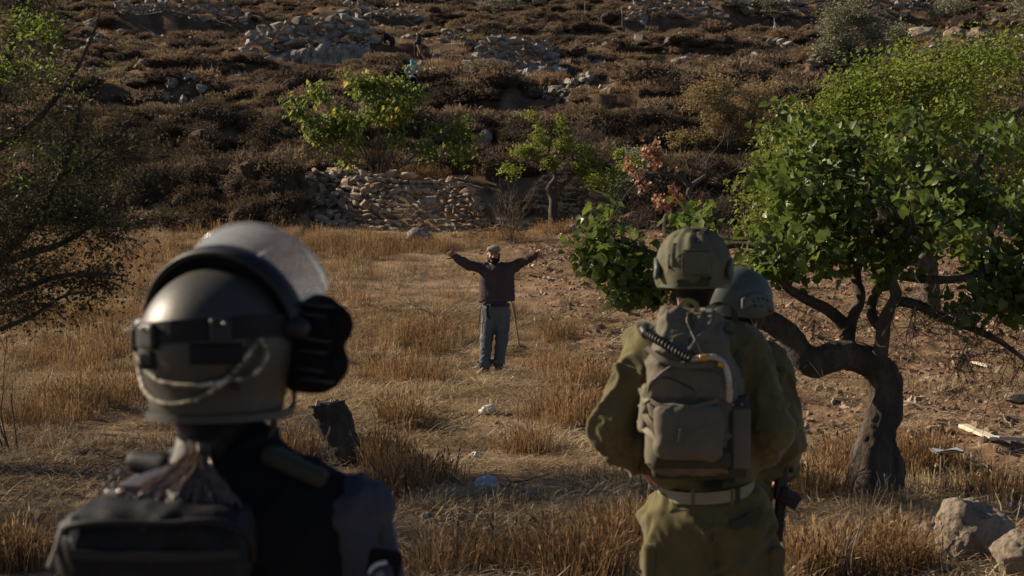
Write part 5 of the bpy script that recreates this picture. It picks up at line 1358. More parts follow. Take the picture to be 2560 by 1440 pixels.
def sdf_hand(S, w, d, n, side=1, curl=(.3, .3, .3, .3), thumb=.5, s=1.0, spread=.10, tcurl=.3):
    """w wrist, d direction to the fingers, n normal on the back of the hand; side=+1: thumb on the cross(d,n) side"""
    d = unit(d); n = unit(n - d * np.dot(n, d)); u = np.cross(d, n) * side
    P = lambda a, b, c_=0: w + (d * a + u * b + n * c_) * s
    for b0, b1 in ((-.022, -.034), (-.008, -.012), (.008, .012), (.022, .032)):
        S.cap(P(.012, b0 * .8), P(.085, b1), .015 * s, .0125 * s, .012)
    for i, (b, L_) in enumerate(((.033, .078), (.012, .086), (-.0115, .080), (-.0335, .063))):
        a = (1.5 - i) * spread; c = curl[i]; p = P(.09, b)
        for j, (f, r) in enumerate(((.45, .0092), (.30, .0084), (.25, .0074))):
            ang = c * (.8 + j * .75)
            v = d * math.cos(a) * math.cos(ang) + u * math.sin(a) * math.cos(ang) - n * math.sin(ang)
            q = p + v * L_ * f * s; S.cap(p, q, r * s, r * .92 * s, .004); p = q
    p = P(.03, .022); v = unit(d * .65 + u * (.75 * thumb + .25) - n * .25)
    q = p + v * .042 * s; S.cap(p, q, .014 * s, .0115 * s, .012); v2 = unit(v + d * tcurl - n * tcurl * .4); r_ = q + v2 * .03 * s; S.cap(q, r_, .011 * s, .0095 * s, .006); S.cap(r_, r_ + unit(v2 + d * .3) * .024 * s, .0098 * s, .0075 * s, .005)

def sdf_body(J, hands=True, head=True, yaw=0.0, pitch=0.0, face=True):
    """one continuous body under the clothes. J: joint dictionary"""
    S = Sdf()
    S.ell(J['pelvis'], (.145, .10, .10), k=.05); S.cap(J['pelvis'] + A3(0, 0, .05), J['chest'] - A3(0, 0, .1), .115, .12, .06, ((0, 1, 0), .75)); S.ell(J['chest'], (.15, .10, .15), k=.05)
    for q in ('l', 'r'):
        sh, el, wr = J['sh' + q], J['el' + q], J['wr' + q]
        S.cap(J['neck'] - A3(0, 0, .03), sh, .05, .052, .04); S.cap(sh, el, .048, .037, .03); S.cap(el, wr, .037, .026, .02)
        hp, kn, an = J['hp' + q], J['kn' + q], J['an' + q]
        S.cap(hp, kn, .085, .055, .04); S.cap(kn, an, .052, .036, .03); S.cap(an, an + J['foot' + q] * .14 - A3(0, 0, .05), .036, .028, .03)
        if hands and 'hand' + q in J: h = J['hand' + q]; sdf_hand(S, wr, **h)
    S.cap(J['neck'] - A3(0, 0, .02), J['head'] - A3(0, 0, .05), .055, .052, .03)
    if head: sdf_head(S, J['head'], yaw, pitch, face=face)
    return S

def sdf_jacket(J, r=(.075, .066, .056, .044), body=(.19, .135), hem=None, waist=None, collar=True, baggy=.0, shoulder=.07):
    S = Sdf()
    hem = J['pelvis'] + A3(0, 0, .08) if hem is None else hem
    waist = waist or body
    ch = J['chest'] + A3(0, 0, .02)
    S.cap(hem + A3(-.06, 0, 0), ch + A3(-.06, 0, 0), waist[1] * .95, body[1], .05, ((0, 1, 0), .9)); S.cap(hem + A3(.06, 0, 0), ch + A3(.06, 0, 0), waist[1] * .95, body[1], .05, ((0, 1, 0), .9))
    S.ell(ch + A3(0, -.01, .05), (body[0] * 1.02, body[1] * .92, .15), k=.05)
    for q in ('l', 'r'):
        sh, el, wr = J['sh' + q], J['el' + q], J['wr' + q]
        S.cap(J['neck'] + A3(0, -.005, -.045), sh + A3(0, 0, .0), shoulder, shoulder, .05)
        S.cap(sh, el, r[0], r[1], .045); S.cap(el, wr + (wr - el) * .02, r[1] * .98, r[3], .025); m = (el + wr) / 2; S.ell(m + A3(0, 0, -.005), (r[2], r[2], r[2] * 1.1), k=.05)
        d = unit(wr - el); S.cap(wr - d * .02, wr + d * .005, r[3] * 1.08, r[3] * 1.08, .006)
    if collar: S.cap(J['neck'] - A3(0, 0, .03), J['neck'] + A3(0, -.003, .02), .072, .066, .02)
    for q in ('l', 'r'):
        el, wr = J['el' + q], J['wr' + q]; d = unit(wr - el); e = wr + d * .016
        S.fn(lambda p, e=e, d=d: -np.maximum(np.maximum(-((p - e) @ d), np.linalg.norm(p - e, axis=-1) - .09), -.02) if False else np.where(np.linalg.norm(p - e, axis=-1) < .10, (p - e) @ d, -1.0), e - .12, e + .12, 0, 'i') if False else None
    return S

def sdf_trousers(J, r=(.125, .10, .085), hip=(.175, .13), top=None, cuff=None, k=.05):
    S = Sdf()
    p = J['pelvis']; top = p + A3(0, 0, .11) if top is None else top
    S.cap(p + A3(-.05, 0, .0), top + A3(-.045, 0, 0), hip[1], hip[1] * .92, k, ((0, 1, 0), .88)); S.cap(p + A3(.05, 0, .0), top + A3(.045, 0, 0), hip[1], hip[1] * .92, k, ((0, 1, 0), .88))
    S.ell(p + A3(0, 0, -.02), (hip[0], hip[1], .12), k=k)
    for q in ('l', 'r'):
        S.cap(J['hp' + q], J['kn' + q], r[0], r[1], .035); S.cap(J['kn' + q], J['an' + q] + A3(0, 0, .03), r[1], r[2], .03)
    return S

def sdf_boots(J, s=1.0):
    S = Sdf()
    for q in ('l', 'r'):
        a, f = J['an' + q], J['foot' + q]; b = A3(a[0], a[1], 0)
        S.cap(a + A3(0, 0, .04), a - A3(0, 0, .03), .052 * s, .05 * s, .02); S.cap(b + f * -.02 + A3(0, 0, .045), b + f * .15 + A3(0, 0, .035), .048 * s, .042 * s, .03, ((0, 0, 1), .85)); S.ell(b + f * .16 + A3(0, 0, .04), (.05 * s, .055 * s, .04), k=.02)
    S.clip((0, 0, 0.0), (0, 0, -1))
    return S

def person(label, loc, group=None):
    return thing('person', label, 'person', loc, group)

def dsp(a, f, seed, fine=.0, dirs=((1, .35, .5), (.5, .4, 1.2))):
    def g(V):
        r = a * folds(V, f, seed, dirs)
        if fine: r = r + fine * folds(V, f * 2.3, seed + 9, dirs)
        return r
    return g

def band(name, c, rx, ry, h, z0, z1f, mat, parent, th=.006, seg=72, a0=0, a1=2 * math.pi, label=None, R=None, disp=None):
    """a strip going round: c centre, z0 base height function of angle"""
    n = seg; a = np.linspace(a0, a1, n); full = abs(a1 - a0 - 2 * math.pi) < 1e-6
    zz = z0 + np.array([z1f(x) for x in a])
    e = (disp(a) if disp is not None else 0)
    out = []
    for k, (dr, dz) in enumerate(((0, 0), (th, 0), (th, h), (0, h))):
        out.append(np.stack([(rx + dr + e) * np.cos(a), (ry + dr + e) * np.sin(a), zz + dz], -1))
    V = np.concatenate(out)
    if R is not None: V = V @ R.T
    V = V + c
    Fc = []
    for k in range(4):
        k2 = (k + 1) % 4
        for i in range(n - 1): Fc.append((k * n + i, k * n + i + 1, k2 * n + i + 1, k2 * n + i))
    if not full: Fc += [(0, n, 2 * n, 3 * n), (n - 1, 4 * n - 1, 3 * n - 1, 2 * n - 1)]
    o = link(name, mesh_np(name, V, Fc, mat, False), parent)
    if label: o['label'] = label
    return o

def tb(name, P, r, mat, parent, seg=6, n=6, flat=None, smooth=True, label=None):
    P = catmull(P, n); R = np.interp(np.linspace(0, 1, len(P)), np.linspace(0, 1, np.size(r)), np.atleast_1d(r)) 
    V, Fc = tube(P, R, seg, flat=flat)
    o = link(name, mesh_np(name, V, Fc, mat, smooth), parent)
    if label: o['label'] = label
    return o

def strap(name, P, w, th, mat, parent, nrm=None, n=6):
    """flat webbing along a path; nrm: surface normal direction(s)"""
    P = catmull(P, n); T = np.gradient(P, axis=0); T /= np.linalg.norm(T, axis=1)[:, None]
    N = np.tile(unit(nrm if nrm is not None else (0, -1, 0)), (len(P), 1)); N = N - T * (N * T).sum(1)[:, None]; N /= np.linalg.norm(N, axis=1)[:, None] + 1e-9
    B = np.cross(T, N)
    m = len(P); V = np.concatenate([P - B * w / 2 - N * th / 2, P + B * w / 2 - N * th / 2, P + B * w / 2 + N * th / 2, P - B * w / 2 + N * th / 2])
    Fc = []
    for k in range(4):
        k2 = (k + 1) % 4
        for i in range(m - 1): Fc.append((k * m + i, k * m + i + 1, k2 * m + i + 1, k2 * m + i))
    Fc += [(0, m, 2 * m, 3 * m), (m - 1, 4 * m - 1, 3 * m - 1, 2 * m - 1)]
    return link(name, mesh_np(name, V, Fc, mat, False), parent)

def sbox(name, c, h, rd, vox, mat, parent, R=None, disp=None, label=None):
    S = Sdf(); S.box(c, h, rd, R); return solid(S, name, vox, mat, parent, disp, 1, label)

# ============ soldier seen from behind, hands on hips (nearest of the pair)
PA = A3(.600, 5.93, 0.0)
fz = lambda px, py, y=0.0: A3((px - 1712) / 720, y, 2.69 - py / 720)
J = dict(pelvis=fz(1762, 1300), chest=fz(1738, 935), neck=fz(1732, 810), head=fz(1736, 690, .02),
         shl=fz(1622, 868, 0), shr=fz(1862, 868, 0), ell=fz(1522, 1058, -.09), elr=fz(1926, 1072, -.09), wrl=fz(1588, 1150, -.03), wrr=fz(1895, 1150, .06),
         hpl=fz(1700, 1330), hpr=fz(1835, 1330), knl=fz(1690, 1590, .03), knr=fz(1880, 1590, .02), anl=fz(1680, 1872, 0), anr=fz(1900, 1872, 0), footl=unit((-.25, 1, 0)), footr=unit((.3, 1, 0)),
         handl=dict(d=(.62, .55, -.55), n=(-.75, -.2, .1), side=-1, curl=(.45, .5, .55, .6), thumb=.7), handr=dict(d=(-.75, .3, -.45), n=(.3, -.8, .3), side=1, curl=(.5, .55, .6, .6), thumb=.6))
A = person('soldier in olive uniform with khaki radio pack seen from behind, hands on hips', PA)
solid(sdf_body(J, face=False), 'body', .0075, MAT['skin'], A)
S = sdf_jacket(J, r=(.084, .074, .064, .046), body=(.20, .145), hem=fz(1757, 1190), waist=(.18, .138), shoulder=.06)
S.ell(fz(1757, 1165), (.178, .142, .075), k=.03)
S.clip(fz(1752, 1222), (0, 0, -1))
solid(S, 'jacket', .0085, MAT['uniform'], A, dsp(.020, 11, 3, .006, ((1, .5, .4), (1, .5, .5))), 1)
tr = dict(J)
S = sdf_trousers(tr, r=(.122, .108, .095), hip=(.185, .148), top=fz(1764, 1235))
S.ell(fz(1640, 1390, -.02), (.05, .09, .13), k=.04); S.ell(fz(1912, 1400, 0), (.06, .09, .13), k=.04)
S.ell(fz(1773, 1475, -.16), (.014, .07, .16), k=.05, mode='s')
S.clip(fz(1764, 1228), (0.0, 0, 1))
solid(S, 'trousers', .009, MAT['uniform'], A, dsp(.024, 9, 11, .008, ((1, .5, .4), (1, .5, .5))), 1)
solid(sdf_boots(J), 'boots', .010, MAT['dark_belt'], A)
# cargo pocket and seat pockets
def on_seat(px, py): 
    x = (px - 1712) / 720; return A3(x, -.155 + 1.2 * (x - .07) ** 2, 2.69 - py / 720)
sbox('cargo_pocket', fz(1625, 1420, -.03), (.028, .075, .10), .02, .008, MAT['uniform'], A, rotz(-.1), dsp(.006, 12, 5))
sbox('cargo_pocket', fz(1930, 1430, -.02), (.028, .075, .10), .02, .008, MAT['uniform'], A, rotz(.1), dsp(.006, 12, 6))
strap('pocket_flap', [on_seat(1815, 1300), on_seat(1850, 1290), on_seat(1893, 1262)], .030, .004, MAT['pack_dark'], A)
# belt
cb = fz(1765, 1222)
bz = lambda a: .020 * math.sin(a) * 1.15 + .012 * math.cos(a)
band('belt', cb, .162, .146, .040, -.012, bz, MAT['webbing'], A, .006)
for px in (1722, 1818):
    x = (px - 1765) / 720; sbox('belt_loop', cb + A3(x, -math.sqrt(max(0, 1 - (x / .166) ** 2)) * .150, -.010), (.006, .006, .030), .002, .004, MAT['uniform'], A)
x = (1832 - 1765) / 720; sbox('belt_keeper', cb + A3(x, -math.sqrt(1 - (x / .166) ** 2) * .153, -.008), (.010, .006, .028), .003, .004, MAT['pack_dark'], A)
sbox('belt_pouch', fz(1768, 1190, -.165), (.034, .018, .024), .008, .005, MAT['black_nylon'], A)
sbox('belt_pouch', fz(1806, 1186, -.160), (.026, .014, .014), .006, .005, MAT['pack_dark'], A)
# neck scarf / collar, hair
S = Sdf(); hc = J['head']; S.ell(hc + A3(0, -.018, .005), (.084, .098, .10)); S.cap(hc + A3(0, -.045, -.04), J['neck'] + A3(0, -.03, .03), .056, .05, .03); S.ell(hc + A3(0, .09, -.03), (.075, .06, .12), mode='s')
solid(S, 'hair', .007, MAT['black_hair'], A)
# helmet
def helmet(parent, c, yaw, pitch, cover, s=1.0, cutr=True):
    R = rotz(yaw) @ rotx(pitch)
    t_ = lambda *p: c + R @ (A3(*p) * s)
    S = Sdf(); S.ell(t_(0, 0, .015), A3(.124, .146, .124) * s, R, k=.01); S.cap(t_(0, -.02, -.03), t_(0, -.02, .01), .118 * s, .120 * s, .02, (R @ A3(0, 1, 0), 1.12))
    for q in (-1, 1): S.ell(t_(q * .108, .0, -.030), A3(.022, .055, .045) * s, R, .03)
    S.ell(t_(0, 0, -.012), A3(.104, .126, .112) * s, R, .004, 's')
    S.fn(lambda p: -(((p - c) @ R)[..., 2] / s + .058 - .030 * np.exp(-(((((p - c) @ R)[..., 1] / s - .02) / .05) ** 2)) * 0 + .028 * np.clip(-(((p - c) @ R)[..., 1]) / (.14 * s), -1, 1) * 0 + .022 * np.clip((((p - c) @ R)[..., 1]) / (.14 * s) * -1, -.9, 1)) * s, None, None, 0, 'i') if False else None
    S.ops.append(('i', lambda p: -((((p - c) @ R)[..., 2]) / s + .068 - .052 * np.clip((((p - c) @ R)[..., 1]) / (.14 * s), 0, 1)) * s, None, None, 0))
    def d_(V):
        q = (V - c) @ R / s
        th = np.arctan2(q[:, 0], q[:, 1] + .02)
        w_ = .0022 * np.sin(th * 13 + 4 * noise3(q[:, 0] * 8, q[:, 1] * 8, q[:, 2] * 8, 2)) * sstep(.0, .06, q[:, 2]) * (1 - sstep(.118, .135, q[:, 2])) + .0026 * folds(V, 15, 8)
        return w_ if cover else .0006 * folds(V, 20, 8)
    h = solid(S, 'helmet', .0055, MAT['helmet_green'] if cover else MAT['helmet_shell'], parent, d_, 2)
    for q in (-1, 1):       # ear-side shell, rail with slots
        S = Sdf()
        for a_ in np.linspace(-1.15, 1.15, 11):
            S.cap(t_(q * (.126 - .012 * (1 - math.cos(a_))), .085 * math.sin(a_) - .01, -.022 + .050 * math.cos(a_)), t_(q * .124, .085 * math.sin(a_) - .01, -.045 + .035 * math.cos(a_)), .009 * s, .009 * s, .012)
        solid(S, 'side_rail', .0045, MAT['helmet_shell'], h, None, 1)
        for yy, zz_ in ((-.045, .0), (-.02, .012), (.005, .014), (.03, .008), (-.03, -.018), (.0, -.016)):
            sbox('rail_slot', t_(q * .134, yy, zz_), A3(.003, .006, .004), .001, .002, MAT['black_plastic'], h, R)
    band('rim', c, .119 * s, .141 * s, .010 * s, -.064 * s, lambda a: .052 * s * max(0, math.sin(a)), MAT['helmet_shell'], h, .006, R=R)
    if cover:
        Sx = lambda pts, w_=.016, m='pack_dark': strap('cover_strap', [t_(*(A3(*p) * 1.045)) for p in pts], w_ * s, .003, MAT[m], h, R @ A3(0, -.7, .7))
        sbox('rear_pouch', t_(.012, -.150, .020), A3(.046, .016, .040) * s, .008, .004, MAT['helmet_green'], h, R @ rotx(-.18), dsp(.002, 20, 4))
        sbox('pouch_edge', t_(-.034, -.163, .020), A3(.003, .003, .040) * s, .001, .003, MAT['pack_dark'], h, R @ rotx(-.18)); sbox('pouch_edge', t_(.012, -.158, .062), A3(.046, .004, .003) * s, .001, .003, MAT['pack_dark'], h, R @ rotx(-.18))
        Sx([(-.055, -.138, .005), (-.056, -.128, .045), (-.052, -.108, .082)], .024, 'helmet_green'); Sx([(-.074, -.124, .0), (-.072, -.112, .045)], .014, 'pack_dark')
        Sx([(.012, -.118, .086), (-.012, -.075, .119), (-.03, -.02, .136)]); Sx([(.012, -.118, .086), (.03, -.07, .120), (.04, -.01, .132)]); Sx([(-.06, -.075, .098), (0, -.07, .124), (.06, -.065, .104)], .014, 'pack_dark')
        sbox('ratchet', t_(.0, -.138, -.045), A3(.055, .012, .014) * s, .005, .004, MAT['pack_dark'], h, R)
        for q in (-.05, -.02, .03, .055): sbox('clip', t_(q, -.146, -.040 + .01 * (q > 0)), A3(.007, .004, .006) * s, .002, .003, MAT['black_plastic'], h, R)
    return h, R, t_
h, R, t_ = helmet(A, J['head'] + A3(.0, 0, .03), -.12, .05, True, 1.02)
strap('chin_strap', [t_(-.10, .02, -.06), t_(-.08, .06, -.12), t_(0, .09, -.15)], .018, .003, MAT['pack_dark'], h, (-1, 0, 0))

# ============ his pack, with radio
PK = thing('backpack', 'khaki roll-top backpack with radio and antenna worn by the nearer soldier', 'backpack', PA + fz(1722, 1190, -.22))
o_ = fz(1722, 1190, -.22)
fb = lambda px, py, y=0.0: fz(px, py, y) - o_ + A3(0, 0, 0)
S = Sdf()
S.box(fb(1706, 1030, -.225), (.150, .085, .200), .065, roty(.05), .03); S.box(fb(1712, 900, -.215), (.128, .078, .11), .06, roty(.06), .05); S.box(fb(1708, 812, -.190), (.098, .058, .060), .045, roty(.08), .06)
def pk(V):
    q = V[:, 2] - fb(0, 985)[2]
    r = .017 * folds(V, 9, 21, ((.6, .5, 1), (.7, .5, 1))) + .007 * folds(V, 20, 22)
    r -= .012 * np.exp(-((V[:, 2] - fb(0, 993)[2] + .03 * V[:, 0]) / .010) ** 2) + .008 * np.exp(-((V[:, 2] - fb(0, 905)[2] + .25 * V[:, 0]) / .008) ** 2) + .006 * np.exp(-((V[:, 2] - fb(0, 842)[2]) / .007) ** 2)
    return r
solid(S, 'pack_body', .0075, MAT['pack'], PK, pk, 2)
S = Sdf(); S.box(fb(1698, 1062, -.315), (.115, .040, .095), .035, None, .02); solid(S, 'front_pocket', .0065, MAT['pack'], PK, dsp(.006, 10, 25, .003), 2)
S = Sdf(); S.box(fb(1704, 1125, -.27), (.135, .06, .035), .03); S.box(fb(1712, 1150, -.20), (.13, .045, .045), .03, None, .03); solid(S, 'lower_panel', .007, MAT['pack_dark'], PK, dsp(.004, 10, 27), 2)
S = Sdf(); S.box(fb(1604, 1010, -.22), (.022, .060, .085), .02, roty(.08)); solid(S, 'side_pocket', .006, MAT['pack'], PK, dsp(.004, 12, 29), 2)
# rolled top flap
S = Sdf(); S.cap(fb(1655, 782, -.19), fb(1768, 798, -.19), .030, .030, .02, ((0, 1, 0), 1.3)); solid(S, 'rolled_top', .0055, MAT['pack'], PK, dsp(.005, 14, 33), 2)
for (pts, w_, m) in [([(1600, 862, -.245), (1640, 892, -.30), (1700, 905, -.312), (1765, 898, -.30)], .016, 'pack'), ([(1592, 975, -.25), (1630, 998, -.305), (1700, 1002, -.32), (1770, 985, -.30)], .014, 'pack'),
                     ([(1590, 1000, -.20), (1600, 1030, -.27), (1625, 1070, -.31)], .020, 'webbing'), ([(1588, 1040, -.18), (1600, 1060, -.27), (1640, 1085, -.33)], .020, 'webbing'), ([(1590, 962, -.2), (1594, 980, -.25), (1600, 990, -.28)], .018, 'webbing'),
                     ([(1655, 1075, -.35), (1668, 1085, -.352), (1672, 1078, -.352), (1676, 1050, -.352)], .008, 'pack')]:
    strap('compression_strap', [fb(*p) - A3(0, .022, 0) for p in pts], w_, .004, MAT[m], PK, (0, -1, 0))
strap('carry_loop', [fb(1682, 768, -.215), fb(1700, 750, -.225), fb(1724, 760, -.225), fb(1722, 778, -.22)], .016, .003, MAT['yellow_webbing'], PK)
strap('top_strap', [fb(1735, 785, -.235), fb(1765, 765, -.18), fb(1800, 758, -.10), fb(1830, 775, -.04), fb(1836, 820, -.04)], .022, .004, MAT['pack_dark'], PK, (0, -.6, .8))
strap('shoulder_strap', [fb(1655, 815, -.10), fb(1632, 820, -.02), fb(1628, 850, .09)], .055, .012, MAT['pack_dark'], PK, (-.3, -.6, .7)); strap('shoulder_strap', [fb(1795, 830, -.12), fb(1825, 820, -.03), fb(1838, 850, .09)], .055, .012, MAT['pack_dark'], PK, (.3, -.6, .7))
strap('shoulder_strap', [fb(1790, 960, -.14), fb(1830, 900, -.12), fb(1850, 860, -.08)], .035, .006, MAT['pack_dark'], PK, (.5, -.8, 0))
tb('draw_cord', [fb(1705, 782, -.25), fb(1698, 800, -.262), fb(1712, 835, -.285), fb(1728, 872, -.308), fb(1738, 900, -.33)], .0028, MAT['twig_pale'], PK)
tb('draw_cord', [fb(1705, 782, -.25), fb(1712, 810, -.265), fb(1702, 850, -.29), fb(1716, 888, -.318)], .0026, MAT['pack_dark'], PK)
sbox('cord_lock', fb(1706, 784, -.255), (.011, .008, .008), .003, .003, MAT['pack_dark'], PK)
tb('loop_antenna', [fb(1698, 893, -.325), fb(1655, 905, -.325), fb(1618, 935, -.31), fb(1604, 962, -.29), fb(1600, 985, -.27)], .0024, MAT['twig_pale'], PK)
tb('loop_antenna', [fb(1604, 962, -.29), fb(1612, 940, -.315), fb(1650, 932, -.325), fb(1700, 955, -.325), fb(1712, 965, -.315)], .0022, MAT['black_plastic'], PK)
# coiled cord
a = np.linspace(0, 1, 260); pc = np.array([fb(1604, 829, -.20), fb(1630, 845, -.27), fb(1665, 868, -.32), fb(1700, 888, -.35)])
cc = catmull(pc, 87)[:260]; T, N, B = frames(cc); ang = a * 2 * math.pi * 15
cv = cc + (N * np.cos(ang)[:, None] + B * np.sin(ang)[:, None]) * .0115
V, Fc = tube(cv, .0052, 6); link('coiled_cord', mesh_np('coiled_cord', V, Fc, MAT['black_plastic'], True), PK)
tb('handset_end', [fb(1600, 820, -.18), fb(1606, 832, -.21)], .019, MAT['black_plastic'], PK, 10)
V, Fc = tube(catmull([fb(1702, 888, -.335), fb(1725, 886, -.335), fb(1760, 884, -.335), fb(1782, 902, -.33), fb(1792, 935, -.325), fb(1795, 985, -.30)], 14), .0105 * (1 + .12 * np.sin(np.arange(71) * 2.1)), 8)
gm = link('gooseneck', mesh_np('gooseneck', V, Fc, MAT['silver'], True), PK)
tb('gooseneck_collar', [fb(1722, 886, -.335), fb(1742, 884, -.335)], .0125, MAT['brass'], gm, 10); tb('gooseneck_collar', [fb(1767, 897, -.333), fb(1778, 902, -.332)], .0125, MAT['brass'], gm, 10); tb('gooseneck_collar', [fb(1795, 962, -.31), fb(1795, 990, -.30)], .0125, MAT['silver'], gm, 10)
# radio in its pouch
rd = link('radio_pouch', mesh_np('p', np.zeros((3, 3)), [(0, 1, 2)], None), PK); bpy.data.objects.remove(rd)
rd = sbox('radio_pouch', fb(1810, 1085, -.250), (.050, .042, .122), .010, .0055, MAT['pack_dark'], PK, rotz(-.15) @ roty(.03), dsp(.003, 12, 40))
sbox('pouch_lid', fb(1826, 1078, -.290), (.030, .010, .100), .006, .005, MAT['pack'], rd, rotz(-.15))
sbox('radio', fb(1811, 1000, -.250), (.047, .036, .034), .006, .004, MAT['black_plastic'], PK, rotz(-.15))
for px, py, y in ((1784, 990, -.25), (1800, 985, -.25), (1818, 985, -.25), (1830, 988, -.24)): tb('radio_knob', [fb(px, py, y), fb(px, py - 9, y)], .009, MAT['pack_dark'], PK, 10, 2)
for px, py in ((1783, 998), (1805, 1001), (1828, 998), (1836, 1004)): sbox('radio_clip', fb(px, py, -.288), (.006, .003, .009), .001, .003, MAT['webbing'], PK)
sbox('radio_label', fb(1815, 960, -.205), (.012, .008, .016), .003, .004, MAT['white'], PK)
tb('whip_antenna', [fb(1585, 1000, -.10), fb(1588, 1090, -.09), fb(1594, 1160, -.08), fb(1606, 1238, -.08)], [.0028, .002], MAT['black_plastic'], PK)
sbox('antenna_tag', fb(1589, 1113, -.09), (.006, .004, .014), .002, .003, MAT['red'], PK)
sbox('wrist_device', fz(1572, 1122, -.03) - o_ + A3(0, 0, 0), (.014, .012, .022), .004, .004, MAT['black_nylon'], PK) if False else None

# ============ second soldier, behind and to the right
PB = A3((1850 - 1280) / 647, 6.6, 0)
fz = lambda px, py, y=0.0: A3((px - 1850) / 647, y, 2.803 - py / 647)
J = dict(pelvis=fz(1812, 1290), chest=fz(1850, 985), neck=fz(1852, 868), head=fz(1850, 768, .04),
         shl=fz(1750, 925), shr=fz(1930, 930), ell=fz(1740, 1090, -.05), elr=fz(1962, 1100, -.06), wrl=fz(1800, 1170, .16), wrr=fz(1958, 1172, .10),
         hpl=fz(1755, 1320), hpr=fz(1860, 1320), knl=fz(1745, 1540, .03), knr=fz(1866, 1540, .02), anl=fz(1740, 1762, 0), anr=fz(1872, 1762, 0), footl=unit((-.25, 1, 0)), footr=unit((.3, 1, 0)),
         handl=dict(d=(.8, .5, -.2), n=(0, -.3, 1), side=1, curl=(.6, .6, .6, .6)), handr=dict(d=(.1, -.25, -1), n=(1, .1, 0), side=-1, curl=(.75, .8, .85, .9), thumb=.4))
B2 = person('second soldier in olive uniform and dark helmet turned right, holding a rifle', PB)
solid(sdf_body(J, face=False, yaw=-.7), 'body', .0075, MAT['skin'], B2)
S = sdf_jacket(J, r=(.082, .078, .066, .048), body=(.19, .135), hem=fz(1828, 1165), shoulder=.065); S.clip(fz(1860, 1200), (0, 0, -1))
solid(S, 'jacket', .009, MAT['uniform'], B2, dsp(.020, 11, 53, .006, ((1, .5, .4), (1, .5, .5))), 1)
S = sdf_trousers(J, r=(.115, .10, .09), hip=(.165, .14), top=fz(1820, 1200)); S.clip(fz(1860, 1185), (0, 0, 1))
solid(S, 'trousers', .010, MAT['uniform'], B2, dsp(.014, 8, 57, .004), 2)
solid(sdf_boots(J), 'boots', .010, MAT['dark_belt'], B2)
hd, R, t_ = helmet(B2, J['head'] + A3(0, 0, .02), -.95, -.10, False, .98)
S = Sdf(); hc = J['head']; Rz = rotz(-.95); S.ell(hc + Rz @ A3(0, -.012, -.01), (.082, .098, .10), Rz); S.cap(hc + Rz @ A3(0, -.04, -.05), J['neck'] + A3(0, 0, .0), .058, .056, .03); solid(S, 'hair', .007, MAT['black_hair'], B2)
strap('chin_strap', [t_(.095, -.02, -.06), t_(.085, .03, -.12), t_(.04, .08, -.15)], .018, .003, MAT['yellow_webbing'], hd, (1, 0, 0)); strap('chin_strap', [t_(.10, .05, -.03), t_(.09, .05, -.08), t_(.085, .03, -.12)], .016, .003, MAT['yellow_webbing'], hd, (1, 0, 0))
tb('helmet_knob', [t_(.02, .142, -.01), t_(.02, .165, -.01)], .011, MAT['black_plastic'], hd, 10)
strap('sling', [fz(1895, 862, -.05), fz(1860, 905, -.14), fz(1820, 960, -.15)], .04, .008, MAT['pack_dark'], B2, (.1, -.9, .3)); strap('vest_strap', [fz(1888, 868, -.03), fz(1915, 885, -.05), fz(1925, 925, -.11)], .05, .012, MAT['pack_dark'], B2, (.2, -.7, .6))
# rifle, muzzle down at his right side
o_ = fz(1950, 1345, .0)
RF = thing('rifle', 'black rifle hanging muzzle down at the right hip of the second soldier', 'rifle', PB + o_ + A3(0, -.05, 0))
fr = lambda px, py, y=0.0: fz(px, py, y) - o_
Rr = roty(.10)
sbox('receiver', fr(1952, 1180, .02), (.022, .030, .105), .006, .005, MAT['gun_metal'], RF, Rr)
sbox('handguard', fr(1946, 1290, .02), (.020, .024, .095), .008, .005, MAT['black_plastic'], RF, Rr)
for i in range(6): sbox('rail_tooth', fr(1956 - i, 1255 + i * 14, .0), (.004, .012, .004), .001, .003, MAT['gun_metal'], RF, Rr)
tb('barrel', [fr(1944, 1330, .02), fr(1941, 1385, .02)], [.010, .009], MAT['gun_metal'], RF, 10); tb('muzzle', [fr(1941, 1385, .02), fr(1940, 1402, .02)], .013, MAT['gun_metal'], RF, 10)
S = Sdf(); S.box(fr(1957, 1226, .0), (.016, .03, .02), .004); S.cap(fr(1952, 1226, .02), fr(1972, 1240, -.01), .014, .014, .004); S.box(fr(1968, 1242, -.01), (.040, .014, .030), .005, roty(.55), .006); solid(S, 'magazine', .0045, MAT['black_plastic'], RF)
S = Sdf(); S.cap(fr(1960, 1150, .02), fr(1975, 1172, .02), .017, .015, .01); solid(S, 'grip', .0045, MAT['black_plastic'], RF)
sbox('stock', fr(1940, 1090, .03), (.018, .026, .075), .010, .005, MAT['black_plastic'], RF, Rr)

# ============ policewoman in a riot helmet, close on the left
PC = A3((560 - 1280) / 1450, 2.943, 0)
fz = lambda px, py, y=0.0: A3((px - 560) / 1450, y, 2.1866 - py / 1450)
YW = -.36
J = dict(pelvis=fz(590, 1860), chest=fz(585, 1400), neck=fz(582, 1150), head=fz(558, 890, .01),
         shl=fz(345, 1310), shr=fz(872, 1300), ell=fz(290, 1620, -.02), elr=fz(965, 1620, -.02), wrl=fz(400, 1720, .20), wrr=fz(850, 1720, .22),
         hpl=fz(480, 1880), hpr=fz(705, 1880), knl=fz(470, 2500, .02), knr=fz(730, 2500, .02), anl=fz(460, 3050), anr=fz(745, 3050), footl=unit((-.1, 1, 0)), footr=unit((.4, 1, 0)),
         handl=dict(d=(.8, .6, 0), n=(0, .1, 1), side=1, curl=(.5, .5, .5, .5)), handr=dict(d=(-.8, .6, 0), n=(0, .1, 1), side=-1, curl=(.5, .5, .5, .5)))
C = person('policewoman with raised-visor riot helmet and brown ponytail, blurred in the left foreground', PC)
